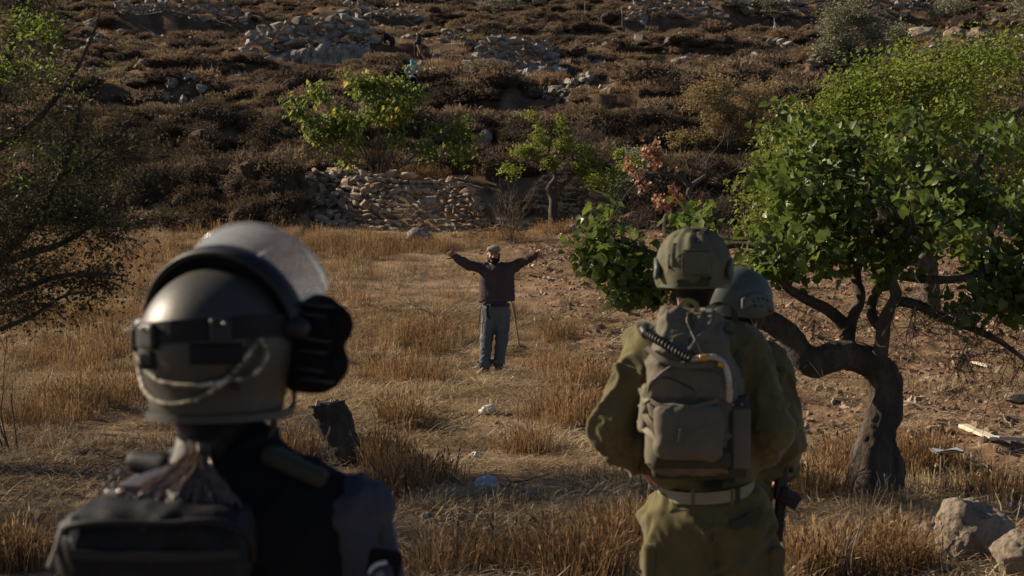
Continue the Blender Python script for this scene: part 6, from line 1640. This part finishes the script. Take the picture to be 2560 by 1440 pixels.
solid(sdf_body(J, yaw=YW, face=True), 'body', .008, MAT['skin'], C)
S = sdf_jacket(J, r=(.078, .070, .060, .045), body=(.17, .11), hem=fz(590, 1780), shoulder=.048, collar=False)
S.clip(fz(590, 1920), (0, 0, -1))
solid(S, 'shirt', .009, MAT['grey_blue'], C, dsp(.014, 9, 61, .004), 2)
S = Sdf(); S.cap(fz(530, 1760), fz(530, 1400), .15, .158, .05, ((0, 1, 0), .95)); S.cap(fz(640, 1760), fz(640, 1400), .15, .158, .05, ((0, 1, 0), .95)); S.ell(fz(590, 1390, -.01), (.205, .160, .17), k=.05); S.cap(fz(600, 1198, -.01), fz(785, 1268, -.005), .084, .080, .05); S.cap(fz(560, 1215, -.01), fz(400, 1290, -.005), .080, .072, .05); S.cap(fz(585, 1180, -.0), fz(590, 1130, .01), .088, .074, .04)
solid(S, 'vest', .009, MAT['navy'], C, dsp(.010, 9, 63, .004), 2)
S = sdf_trousers(J, r=(.11, .085, .07), hip=(.17, .125)); solid(S, 'trousers', .011, MAT['navy'], C, dsp(.008, 6, 64), 3)
solid(sdf_boots(J), 'boots', .011, MAT['dark_belt'], C)
S = Sdf(); S.box(fz(748, 1158, -.05), (.060, .045, .016), .012, roty(.42)); solid(S, 'shoulder_pad', .006, MAT['pack_dark'], C, dsp(.003, 14, 70))
S = Sdf(); S.cap(fz(478, 1085, -.03), fz(492, 1165, -.085), .030, .034, .02, ((1, 0, 0), .7)); S.cap(fz(492, 1165, -.085), fz(470, 1195, -.10), .03, .025, .02); solid(S, 'collar', .006, MAT['grey_collar'], C, dsp(.004, 20, 71))
strap('collar_band', [fz(452, 1150, -.10), fz(490, 1138, -.118), fz(530, 1130, -.11)], .008, .004, MAT['black_nylon'], C)
# sleeve patch
S = Sdf(); S.box(fz(958, 1420, -.055), (.034, .010, .042), .008, rotz(.45) @ roty(.25)); pt = solid(S, 'sleeve_patch', .005, MAT['navy'], C)
tb('patch_border', [fz(928, 1448, -.07), fz(930, 1415, -.072), fz(948, 1396, -.07), fz(972, 1392, -.06)], .0035, MAT['white'], C); tb('patch_emblem', [fz(945, 1450, -.073), fz(950, 1425, -.073), fz(964, 1415, -.068)], .006, MAT['grey_collar'], C)
S = Sdf(); S.ell(fz(958, 1340, -.02), (.012, .04, .035)); solid(S, 'arm_badge', .006, MAT['pack_dark'], C)
# helmet
hc = fz(552, 862, 0); Rh = rotz(YW) @ rotx(.03)
t_ = lambda *p: hc + Rh @ A3(*p)
S = Sdf(); S.ell(t_(0, 0, .0), (.130, .150, .132), Rh, .01); S.cap(t_(0, -.012, -.09), t_(0, -.005, 0), .114, .128, .02, (Rh @ A3(0, 1, 0), 1.10))
S.ops.append(('s', (lambda p: np.linalg.norm(((p - t_(0, .02, -.03)) @ Rh) / A3(.115, .140, .128), axis=-1) * .115 - .115), hc - .3, hc + .3, .004))
S.ops.append(('i', lambda p: -(((p - hc) @ Rh)[..., 2] + .118 - .105 * sstep(.02, .11, ((p - hc) @ Rh)[..., 1])), None, None, 0))
H = solid(S, 'riot_helmet', .0065, MAT['riot_shell'], C, None, 3)
band('helmet_rim', hc, .118, .132, .012, -.122, lambda a: .09 * max(0, math.sin(a)) ** 2, MAT['riot_shell'], H, .007, R=Rh)
band('brow_band', hc, .131, .151, .038, .006, lambda a: .012 * math.cos(a + .5), MAT['black_nylon'], H, .006, R=Rh)
for a_ in (3.62, 4.35, 5.3):
    x, y = .136 * math.cos(a_), .156 * math.sin(a_); sbox('band_clip', t_(x, y, .020 + .012 * math.cos(a_ + .5)), (.018, .010, .022), .004, .004, MAT['black_plastic'], H, Rh @ rotz(a_ - math.pi / 2))
    for q in (-.007, .007): S = Sdf(); S.ell(t_(x * 1.07 + q, y * 1.07, .034 + .012 * math.cos(a_ + .5)), (.0035,) * 3); solid(S, 'rivet', .0018, MAT['silver'], H)
sbox('rear_pad', t_(-.055, -.142, -.018), (.018, .006, .016), .004, .004, MAT['black_nylon'], H, Rh); sbox('rear_pad', t_(.068, -.132, -.006), (.045, .006, .018), .004, .004, MAT['black_nylon'], H, Rh @ rotz(.45))
# mottled cords looped round the back of the helmet
def on_h(px, py, k=1.03):
    x = (px - 552) / 1450; z = fz(0, py)[2] - hc[2]
    r = .150 * (1 if z > 0 else 1 - .10 * (-z / .1)); xx = max(-.999, min(.999, x / (.135 * (1 - .06 * max(0, -z / .1)))))
    return hc + A3(x, -r * math.sqrt(1 - xx * xx) * k - .006, z)
tb('cord', [on_h(*p) for p in [(343, 880), (352, 925), (375, 965), (415, 990), (470, 998), (530, 985), (580, 955), (615, 925), (650, 880), (672, 845), (684, 852), (690, 880), (680, 905), (655, 930), (620, 940)]], .0042, MAT['cord'], H, 7, 8)
tb('cord', [on_h(*p) for p in [(345, 885), (380, 915), (430, 940), (480, 950), (530, 952), (580, 945), (620, 938)]], .0036, MAT['cord'], H, 7, 8)
S = Sdf(); S.cap(on_h(423, 914, .97), on_h(427, 934, .97), .0022, k=.001); S.cap(on_h(427, 934, .97), on_h(432, 916, .97), .0022, k=.001); S.cap(on_h(432, 916, .97), on_h(438, 934, .97), .0022, k=.001); solid(S, 'yellow_mark', .0015, MAT['yellow'], H)
S = Sdf(); S.ell(on_h(622, 952, 1.0), (.010, .008, .009)); solid(S, 'vent_plug', .003, MAT['black_plastic'], H)
# visor raised over the crown
ph = math.radians(105)
Rv = rotx(ph)
def vis(a, s, R0=.149, e=0.0):   # a angle round, s distance along the plate
    p = np.stack([(R0 + e) * np.sin(a) * 1.0, (R0 + e) * np.cos(a) * .98 + 0 * a, -s + 0 * a], -1)
    return t_(0, 0, .0) + (np.array([p]).reshape(-1, 3) @ Rv.T + A3(0, -.004, .022)) @ Rh.T
na, ns = 49, 15
a = np.linspace(-1.50, 1.50, na)
rows = []
for j in range(ns):
    f = j / (ns - 1); lim = 1 - .16 * f ** 3
    rows.append(vis(a * lim, .026 + .118 * f * (1 - .10 * (np.abs(a) / 1.5) ** 6), .144 + .014 * f))
V = np.concatenate(rows); i_ = np.arange(ns - 1)[:, None] * na; j_ = np.arange(na - 1)[None]
Q = np.stack([i_ + j_, i_ + j_ + 1, i_ + na + j_ + 1, i_ + na + j_], -1).reshape(-1, 4)
vo = link('visor', mesh_np('visor', V, Q, MAT['visor'], True), C)
md = vo.modifiers.new('thick', 'SOLIDIFY'); md.thickness = .003
V, Fc = tube(rows[-1], .0035, 6); link('visor_edge', mesh_np('visor_edge', V, Fc, MAT['visor'], True), vo)
rib = np.concatenate([vis(np.array([.52]), s, .148) for s in np.linspace(.03, .14, 12)]); V, Fc = tube(rib, .0022, 5); link('visor_rib', mesh_np('visor_rib', V, Fc, MAT['visor'], True), vo)
# black visor frame arching over the crown
a = np.linspace(-1.62, 1.62, 61); prof = [(.000, .000), (.004, .0), (.007, .030), (.003, .050), (-.008, .050), (-.010, .004)]
V = np.concatenate([vis(a, s - .004, .144, e) for e, s in prof]); n_ = 61; k_ = len(prof)
Fc = [(k * n_ + i, ((k + 1) % k_) * n_ + i, ((k + 1) % k_) * n_ + i + 1, k * n_ + i + 1) for k in range(k_) for i in range(n_ - 1)] + [tuple(k * n_ for k in range(k_)), tuple(k * n_ + n_ - 1 for k in range(k_ - 1, -1, -1))]
link('visor_frame', mesh_np('visor_frame', V, Fc, MAT['black_plastic'], True), C)
V = np.concatenate([vis(a, s, .142, e) for e, s in [(-.004, .0), (-.044, .022), (-.046, .030), (-.008, .040)]]); k_ = 4
Fc = [(k * n_ + i, ((k + 1) % k_) * n_ + i, ((k + 1) % k_) * n_ + i + 1, k * n_ + i + 1) for k in range(k_) for i in range(n_ - 1)]
link('visor_gasket', mesh_np('visor_gasket', V, Fc, MAT['black_foam'], True), C)
for q in (-1, 1):
    S = Sdf(); S.cap(t_(q * .138, .0, .03), t_(q * .152, .0, .03), .022, .020, .004); solid(S, 'visor_pivot', .004, MAT['black_plastic'], C)
# padded black mask at the right side of the face
S = Sdf(); S.ell(t_(.185, .075, .012) * 0 + fz(775, 806, .03), (.060, .07, .052), k=.02); S.ell(fz(830, 822, .04), (.030, .06, .036), k=.02); S.ell(fz(790, 912, .03), (.052, .07, .048), k=.015); S.ell(fz(760, 940, .03), (.045, .06, .030), k=.02); S.ell(fz(735, 870, .02), (.035, .06, .07), k=.02)
solid(S, 'padded_mask', .006, MAT['black_foam'], C, lambda V: .006 * fbm3(V, 22, 3, 4))
for (px, py, r_) in ((815, 812, .032), (806, 905, .029)):
    c_ = fz(px, py, .02)
    for k_ in range(4): tb('filter_ring', [c_ + A3(.012 * k_ - .012, -.008 * k_, 0), c_ + A3(.012 * k_ - .005, -.008 * k_ - .005, 0)], r_ * (1 - .06 * k_), MAT['black_foam'], C, 20, 2)
for py in (765, 790, 850, 880, 925, 950): tb('mask_seam', [fz(722, py, -.025), fz(765, py - 6, -.045), fz(805, py, -.035), fz(835, py + 4, -.01)], .0035, MAT['black_plastic'], C, 6)
tb('mask_strap', [fz(700, 960, -.02), fz(692, 1010, -.03), fz(690, 1060, -.03), fz(676, 1090, -.03)], .006, MAT['pack_dark'], C)
# hair: cap under the helmet, tied ponytail fanned over the bag
S = Sdf(); S.ell(t_(-.005, -.035, -.06), (.085, .085, .09)); S.cap(fz(545, 1045, -.06), fz(545, 1110, -.10), .055, .030, .03); solid(S, 'hair', .007, MAT['black_hair'], C)
rs = np.random.default_rng(5); hb = Buf()
for i in range(620):
    u_ = rs.uniform(-1, 1); e = fz(505 + 138 * u_ + rs.normal(0, 8), 1222 - 14 * u_ * u_ + rs.normal(0, 14) + 12 * (u_ > .6), -.228 - .028 * (1 - abs(u_)) + rs.normal(0, .006))
    P = [fz(538 + rs.normal(0, 6), 1100 + rs.normal(0, 5), -.125 + rs.normal(0, .006)), fz(530 + 38 * u_ + rs.normal(0, 5), 1138, -.178 - .014 * (1 - abs(u_)) + rs.normal(0, .006)), fz(518 + 92 * u_ + rs.normal(0, 6), 1180, -.208 - .026 * (1 - abs(u_)) + rs.normal(0, .007)), e, e + A3(u_ * .01, -.004, -.03)]
    P = catmull(P, 4); V, Fc = tube(P, np.linspace(.0030, .0014, len(P)), 4, cap=False); hb.add(V, Fc)
link('ponytail', hb.mesh('ponytail', MAT['brown_hair'], True), C)
band('hair_tie', fz(538, 1102, -.108), .022, .018, .014, 0, lambda a: 0, MAT['black_nylon'], C, .006, 24)
S = Sdf(); S.cap(fz(352, 1150, -.03), fz(430, 1160, -.05), .020, .026, .02); solid(S, 'shoulder_radio', .006, MAT['black_nylon'], C)
for i, (px, py) in enumerate([(318, 1172), (300, 1186), (284, 1203), (306, 1204), (268, 1222), (330, 1178), (276, 1240)]):
    S = Sdf(); S.ell(fz(px, py, -.06), (.006, .006, .006)); solid(S, 'snap_button', .0025, MAT['grey_collar'], C)
strap('shoulder_webbing', [fz(470, 1175, -.10), fz(380, 1205, -.10), fz(290, 1262, -.10)], .05, .014, MAT['grey_blue'], C, (-.3, -.6, .7))

# her backpack
o_ = fz(390, 1440, -.22)
BP = thing('backpack', 'blurred black backpack with a piped top edge at the lower left corner', 'backpack', PC + o_)
gz = lambda px, py, y=0.0: A3((px - 1280) * (2.943 + y) / F - PC[0], y, H0 + (720 - py) / F * (2.943 + y)) - o_
S = Sdf(); S.box(gz(392, 1510, -.245), (.150, .085, .160), .055, roty(-.03), .03); S.box(gz(420, 1300, -.20), (.135, .055, .03), .028, roty(.02), .03)
solid(S, 'pack_body', .007, MAT['black_nylon'], BP, lambda V: .008 * folds(V, 8, 71) + .003 * folds(V, 18, 72) - .010 * np.exp(-((V[:, 2] - gz(0, 1385)[2] + .05 * V[:, 0]) / .008) ** 2), 2)
tb('piping', [gz(158, 1345, -.29), gz(170, 1318, -.32), gz(260, 1308, -.335), gz(400, 1312, -.335), gz(540, 1306, -.335), gz(618, 1345, -.32), gz(632, 1400, -.30)], .007, MAT['grey_collar' if False else 'black_nylon'], BP, 8)
strap('zip', [gz(175, 1385, -.335), gz(300, 1392, -.342), gz(450, 1392, -.342), gz(600, 1385, -.335)], .014, .004, MAT['black_plastic'], BP)
strap('top_handle', [gz(330, 1272, -.22), gz(400, 1252, -.24), gz(480, 1256, -.24), gz(540, 1276, -.22)], .026, .008, MAT['black_nylon'], BP, (0, -.6, .8))
tb('zip_pull', [gz(152, 1330, -.31), gz(140, 1370, -.31), gz(122, 1420, -.31)], [.003, .0045], MAT['grey_collar'], BP)
sbox('side_strap', gz(186, 1340, -.32), (.008, .006, .035), .003, .004, MAT['grey_collar'], BP)

# ============ the man with outstretched arms
gm_ = G(1232, 938, 15); DM = float(gm_[1])
SM = F / DM
fm = lambda px, py, y=0.0: A3((px - 1240) / SM, y, (939 - py) / SM)
PM = A3((1240 - 1280) / F * DM, DM, float(ground_z((1240 - 1280) / F * DM, DM)) + .0)
J = dict(pelvis=fm(1239, 775), chest=fm(1243, 695), neck=fm(1236, 664, .01), head=fm(1234, 638, -.02),
         shl=fm(1209, 672, .0), shr=fm(1280, 671, .0), ell=fm(1172, 667, -.06), elr=fm(1310, 655, -.06), wrl=fm(1141, 645, -.12), wrr=fm(1336, 640, -.12),
         hpl=fm(1224, 788), hpr=fm(1256, 788), knl=fm(1216, 850, -.02), knr=fm(1255, 850, -.02), anl=fm(1212, 920, -.05), anr=fm(1246, 915, .02), footl=unit((-.35, -1, 0)), footr=unit((.25, -1, 0)),
         handl=dict(d=(-.75, -.35, .55), n=(-.1, .9, .4), side=1, curl=(.05, .9, 1.0, 1.0), thumb=.9, s=1.12), handr=dict(d=(.85, -.35, .35), n=(.1, .9, .35), side=-1, curl=(.05, .9, 1.0, 1.0), thumb=.7, s=1.12))
Mn = person('bearded man in charcoal shirt and jeans standing with both arms outstretched', PM)
S = sdf_body(J, head=False); sdf_head(S, J['head'], math.pi, -.06, 1.04); solid(S, 'body', .0065, MAT['skin_dark'], Mn)
hc = J['head']; f_ = lambda x, y, z: hc + A3(-x, -y, z) * 1.04
for q in (-1, 1): S = Sdf(); S.ell(f_(q * .030, .088, .001), (.011, .006, .006)); solid(S, 'eye', .0025, MAT['eye'], Mn)
S = Sdf()
S.ell(f_(0, .045, -.085), (.062, .058, .045), k=.02); S.ell(f_(0, .09, -.10), (.036, .03, .036), k=.02)
for q in (-1, 1): S.cap(f_(q * .068, .01, -.005), f_(q * .055, .045, -.075), .016, .028, .02); S.cap(f_(q * .034, .095, -.058), f_(q * .0, .104, -.050), .007, .008, .006)
S.ell(f_(0, .104, -.071), (.021, .013, .007), mode='s', k=.004)
for q in (-1, 1): S.cap(f_(q * .014, .099, .022), f_(q * .045, .088, .024), .0045, .0045, .004)
solid(S, 'beard', .0045, MAT['black_hair'], Mn, lambda V: .002 * fbm3(V, 60, 2, 3))
S = Sdf(); S.ell(f_(0, -.02, .022), (.083, .098, .082)); S.ell(f_(0, .10, -.02), (.09, .06, .09), mode='s'); solid(S, 'hair', .006, MAT['black_hair'], Mn)
S = Sdf(); S.ell(f_(0, -.005, .066), (.090, .105, .055), k=.02); S.cap(f_(-.05, .04, .052), f_(.05, .04, .052), .042, .042, .03); S.ell(f_(0, 0, .0), (.2, .2, .044), mode='s'); solid(S, 'knitted_cap', .006, MAT['cap'], Mn, lambda V: .002 * np.sin(V[:, 2] * 420))
# shirt: loose, wide sleeves
S = sdf_jacket(J, r=(.080, .062, .052, .050), body=(.19, .145), hem=fm(1242, 752), waist=(.18, .155), collar=False, shoulder=.058)
S.cap(fm(1222, 705, .0), fm(1222, 752, .0), .135, .145, .05, ((0, 1, 0), .85)); S.cap(fm(1262, 705, .0), fm(1262, 752, .0), .135, .145, .05, ((0, 1, 0), .85))
S.clip(fm(1240, 757), (.03, 0, -1)); S.ell(J['neck'] + A3(0, -.03, .055), (.080, .10, .062), k=.01, mode='s')
solid(S, 'shirt', .0075, MAT['charcoal'], Mn, dsp(.012, 8, 83, .004, ((1, .4, .5), (1, .4, .6))), 2)
S = sdf_trousers(J, r=(.112, .088, .078), hip=(.190, .135), top=fm(1240, 765))
S.clip(fm(1240, 757), (0, 0, 1))
solid(S, 'jeans', .008, MAT['jeans'], Mn, dsp(.009, 7, 87, .005, ((.6, .4, .5), (.4, .4, 1.4))), 2)
for q, c in (('l', fm(1210, 914, -.03)), ('r', fm(1244, 907, .01))): band('jeans_cuff', c, .093, .09, .055, -.02, lambda a: .006 * math.sin(3 * a), MAT['jeans'], Mn, .008, 32)
band('belt', fm(1241, 765), .178, .142, .036, -.01, lambda a: .004 * math.sin(a), MAT['dark_belt'], Mn, .006, 48)
sbox('belt_buckle', fm(1222, 765, -.148), (.022, .006, .018), .003, .004, MAT['silver'], Mn)
strap('belt_tail', [fm(1221, 763, -.155), fm(1219, 778, -.165), fm(1221, 790, -.16), fm(1225, 798, -.15)], .034, .006, MAT['dark_belt'], Mn)
S = sdf_boots(J, 1.12); solid(S, 'boots', .007, MAT['boot'], Mn, dsp(.004, 14, 90))
strap('waist_cord', [fm(1204, 765, -.05), fm(1200, 790, -.06), fm(1197, 815, -.05), fm(1192, 828, -.05)], .012, .006, MAT['twig'], Mn)
tb('cord', [fm(1284, 757, .03), fm(1287, 780, .03), fm(1290, 800, .02)], .007, MAT['twig'], Mn)
# his hoe, leaning behind him
c0 = G(1298, 872, 18) - PM
HO = thing('hoe', 'long-handled hoe with flat blade standing on the ground behind the man', 'hoe', PM + c0)
c0z = float(ground_z(PM[0] + c0[0], PM[1] + c0[1])) - (PM[2] + c0[2])
top_ = fm(1277, 745, .2) - c0
tb('handle', [A3(0, 0, c0z + .02), top_ * .5 + A3(.01, 0, 0), top_], [.015, .013], MAT['twig_pale'], HO, 8)
V = np.array([[-.11, -.05, c0z + .03], [.09, -.07, c0z + .02], [.10, .05, c0z + .03], [-.10, .06, c0z + .035]]); V = np.vstack([V, V + [0, 0, .012]])
link('blade', mesh_np('blade', V, [(0, 1, 2, 3), (7, 6, 5, 4), (0, 4, 5, 1), (1, 5, 6, 2), (2, 6, 7, 3), (3, 7, 4, 0)], MAT['gun_metal'], False), HO)

# ============ people and dog on the slope
def far_person(label, px, py, dmin, hpx, build, rot=0.0):
    g = G(px, py, dmin); s = hpx / F * g[1] / 1.75
    r = person(label, g, None); r.rotation_euler = (0, 0, rot); r.scale = (s, s, s)
    build(r); return r
def stand(yaw=0, **kw):
    J = dict(pelvis=A3(0, 0, .93), chest=A3(0, .0, 1.28), neck=A3(0, .01, 1.49), head=A3(0, .03, 1.62), shl=A3(-.18, 0, 1.43), shr=A3(.18, 0, 1.43), ell=A3(-.24, -.04, 1.15), elr=A3(.24, -.04, 1.15), wrl=A3(-.22, .10, .93), wrr=A3(.22, .10, .93),
             hpl=A3(-.09, 0, .9), hpr=A3(.09, 0, .9), knl=A3(-.10, .02, .48), knr=A3(.10, .02, .48), anl=A3(-.11, -.02, .08), anr=A3(.11, -.02, .08), footl=unit((-.1, 1, 0)), footr=unit((.1, 1, 0)),
             handl=dict(d=(0, .3, -1), n=(-1, 0, 0), side=1, curl=(.4,) * 4), handr=dict(d=(0, .3, -1), n=(1, 0, 0), side=-1, curl=(.4,) * 4))
    J.update(kw); return J
def b1(r):
    # turned to the left, head bowed, both hands on a stick; legs in a step
    J = stand(head=A3(0, .10, 1.63), neck=A3(0, .05, 1.49), chest=A3(0, .03, 1.28), elr=A3(.23, .05, 1.14), wrr=A3(.10, .28, 1.08), ell=A3(-.22, .06, 1.14), wrl=A3(-.08, .28, 1.12), knr=A3(.09, .08, .48), anr=A3(.09, .06, .08), knl=A3(-.1, -.12, .50), anl=A3(-.1, -.42, .12))
    S = sdf_body(J, head=False); sdf_head(S, J['head'], 0, -.45); solid(S, 'body', .010, MAT['skin_dark'], r)
    S = Sdf(); S.ell(J['head'] + A3(0, -.015, .055), (.088, .105, .065)); solid(S, 'beanie', .009, MAT['cap'], r)
    S = Sdf(); S.ell(J['head'] + A3(0, .075, -.09), (.05, .05, .05)); solid(S, 'beard', .008, MAT['black_hair'], r)
    S = sdf_jacket(J, body=(.19, .145), hem=A3(0, 0, .93)); S.clip((0, 0, .88), (0, 0, -1)); solid(S, 'jacket', .011, MAT['slate'], r, dsp(.01, 7, 3))
    S = sdf_trousers(J, r=(.11, .085, .08), hip=(.165, .13)); solid(S, 'trousers', .011, MAT['tan'], r, dsp(.008, 7, 4)); solid(sdf_boots(J), 'boots', .011, MAT['dark_belt'], r)
r1 = far_person('person in dark slate jacket and tan trousers standing high on the slope with a stick', 1048, 152, 80, 70, b1, math.radians(75))
st = thing('walking_stick', 'wooden walking stick held by the person in the dark jacket', 'stick', r1.location + Matrix.Rotation(math.radians(75), 3, 'Z') @ Vector((.0, .32, 0)) * r1.scale[0])
tb('shaft', [A3(0, 0, -.05), A3(.01, 0, .6), A3(0, 0, 1.2)], .022, MAT['twig'], st, 6)
def b2_(r):
    J = stand(ell=A3(-.33, -.14, 1.20), wrl=A3(-.20, .02, .96), elr=A3(.30, .12, 1.20), wrr=A3(.12, .30, 1.12))
    S = sdf_body(J, head=False); sdf_head(S, J['head'], -.8, -.1); solid(S, 'body', .010, MAT['skin'], r)
    S = Sdf(); S.ell(J['head'] + A3(-.02, -.02, .01), (.098, .112, .118), k=.03); S.cap(J['head'] + A3(0, -.04, -.08), J['neck'] + A3(-.03, -.09, -.06), .075, .07, .05); S.ell(J['head'] + A3(.10, .07, -.03), (.07, .07, .10), mode='s'); solid(S, 'headscarf', .009, MAT['turquoise'], r, dsp(.006, 12, 3))
    S = sdf_jacket(J, r=(.062, .05, .045, .035), body=(.165, .125), hem=A3(0, 0, .93)); S.clip((0, 0, .90), (0, 0, -1)); solid(S, 'shirt', .010, MAT['grey_shirt'], r, dsp(.008, 8, 5))
    band('shirt_hem', A3(0, 0, .86), .185, .15, .09, 0, lambda a: .015 * math.sin(3 * a), MAT['white'], r, .01, 32)
    S = sdf_trousers(J, r=(.105, .08, .07), hip=(.17, .135)); solid(S, 'trousers', .011, MAT['navy'], r, dsp(.008, 7, 4)); solid(sdf_boots(J), 'boots', .011, MAT['dark_belt'], r)
r2 = far_person('person in turquoise headscarf and pale grey shirt standing on the slope above the fig tree', 1031, 238, 60, 88, b2_, math.radians(-10))
# dog walking down to the right, tail raised
g = G(975, 116, 80); dd = Empty = thing('dog', 'black dog with raised tail stepping down between the rocks', 'dog', g)
s_ = g[1] / F
f2 = lambda px, py, y=0.0: A3((px - 975) * s_, y, (118 - py) * s_)
S = Sdf()
S.cap(f2(965, 91), f2(974, 99), .135, .13, .08, ((0, 1, 0), .8)); S.cap(f2(974, 99), f2(981, 103), .13, .155, .08, ((0, 1, 0), .8)); S.cap(f2(981, 103), f2(984, 108), .12, .09, .06); S.ell(f2(984, 112), (.085, .08, .10), k=.04); S.cap(f2(984, 113), f2(983.5, 117), .06, .042, .03)
for q in (-1, 1): S.ell(f2(981.5, 110) + A3(0, q * .09, 0), (.035, .025, .07), k=.02)
for q, dx in ((-.11, -1.2), (.11, .6)):
    S.chain([f2(964, 93) + A3(0, q, 0), f2(963.5 + dx, 100) + A3(0, q, 0), f2(961.5 + dx * 1.2, 104.5) + A3(0, q, 0), f2(964 + dx * 1.8, 110.5) + A3(0, q, 0), f2(965.5 + dx * 1.8, 111.5) + A3(0, q, 0)], [.11, .075, .045, .035, .04], .04)
    S.chain([f2(979, 105) + A3(0, q, 0), f2(977 + dx * .6, 110) + A3(0, q, 0), f2(977.5 + dx, 116) + A3(0, q, 0), f2(979 + dx, 117) + A3(0, q, 0)], [.09, .055, .036, .042], .03)
S.chain([f2(963, 90), f2(961, 87), f2(959.5, 83), f2(960.5, 78.5)], [.05, .045, .040, .026], .03)
solid(S, 'body', .011, MAT['dog'], dd)
sbox('collar', f2(983.5, 105), (.10, .09, .022), .015, .011, MAT['turquoise'], dd, roty(.9))
# two small pale figures of cloth beyond the terrace wall
for px, py in ((1188, 428), (1211, 436)):
    c = G(px, py, 46); S = Sdf(); S.ell(A3(0, 0, .08), (.04, .03, .09), k=.03); S.ell(A3(.03, 0, .14), (.02, .02, .04), k=.03)
    o = solid(S, 'white_rag', .010, MAT['white'], None, dsp(.012, 14, px)); o.location = c
    tag(o, 'small white rag hanging beyond the terrace wall, ' + ('left one' if px < 1200 else 'right one') + ' of the two', 'rag')
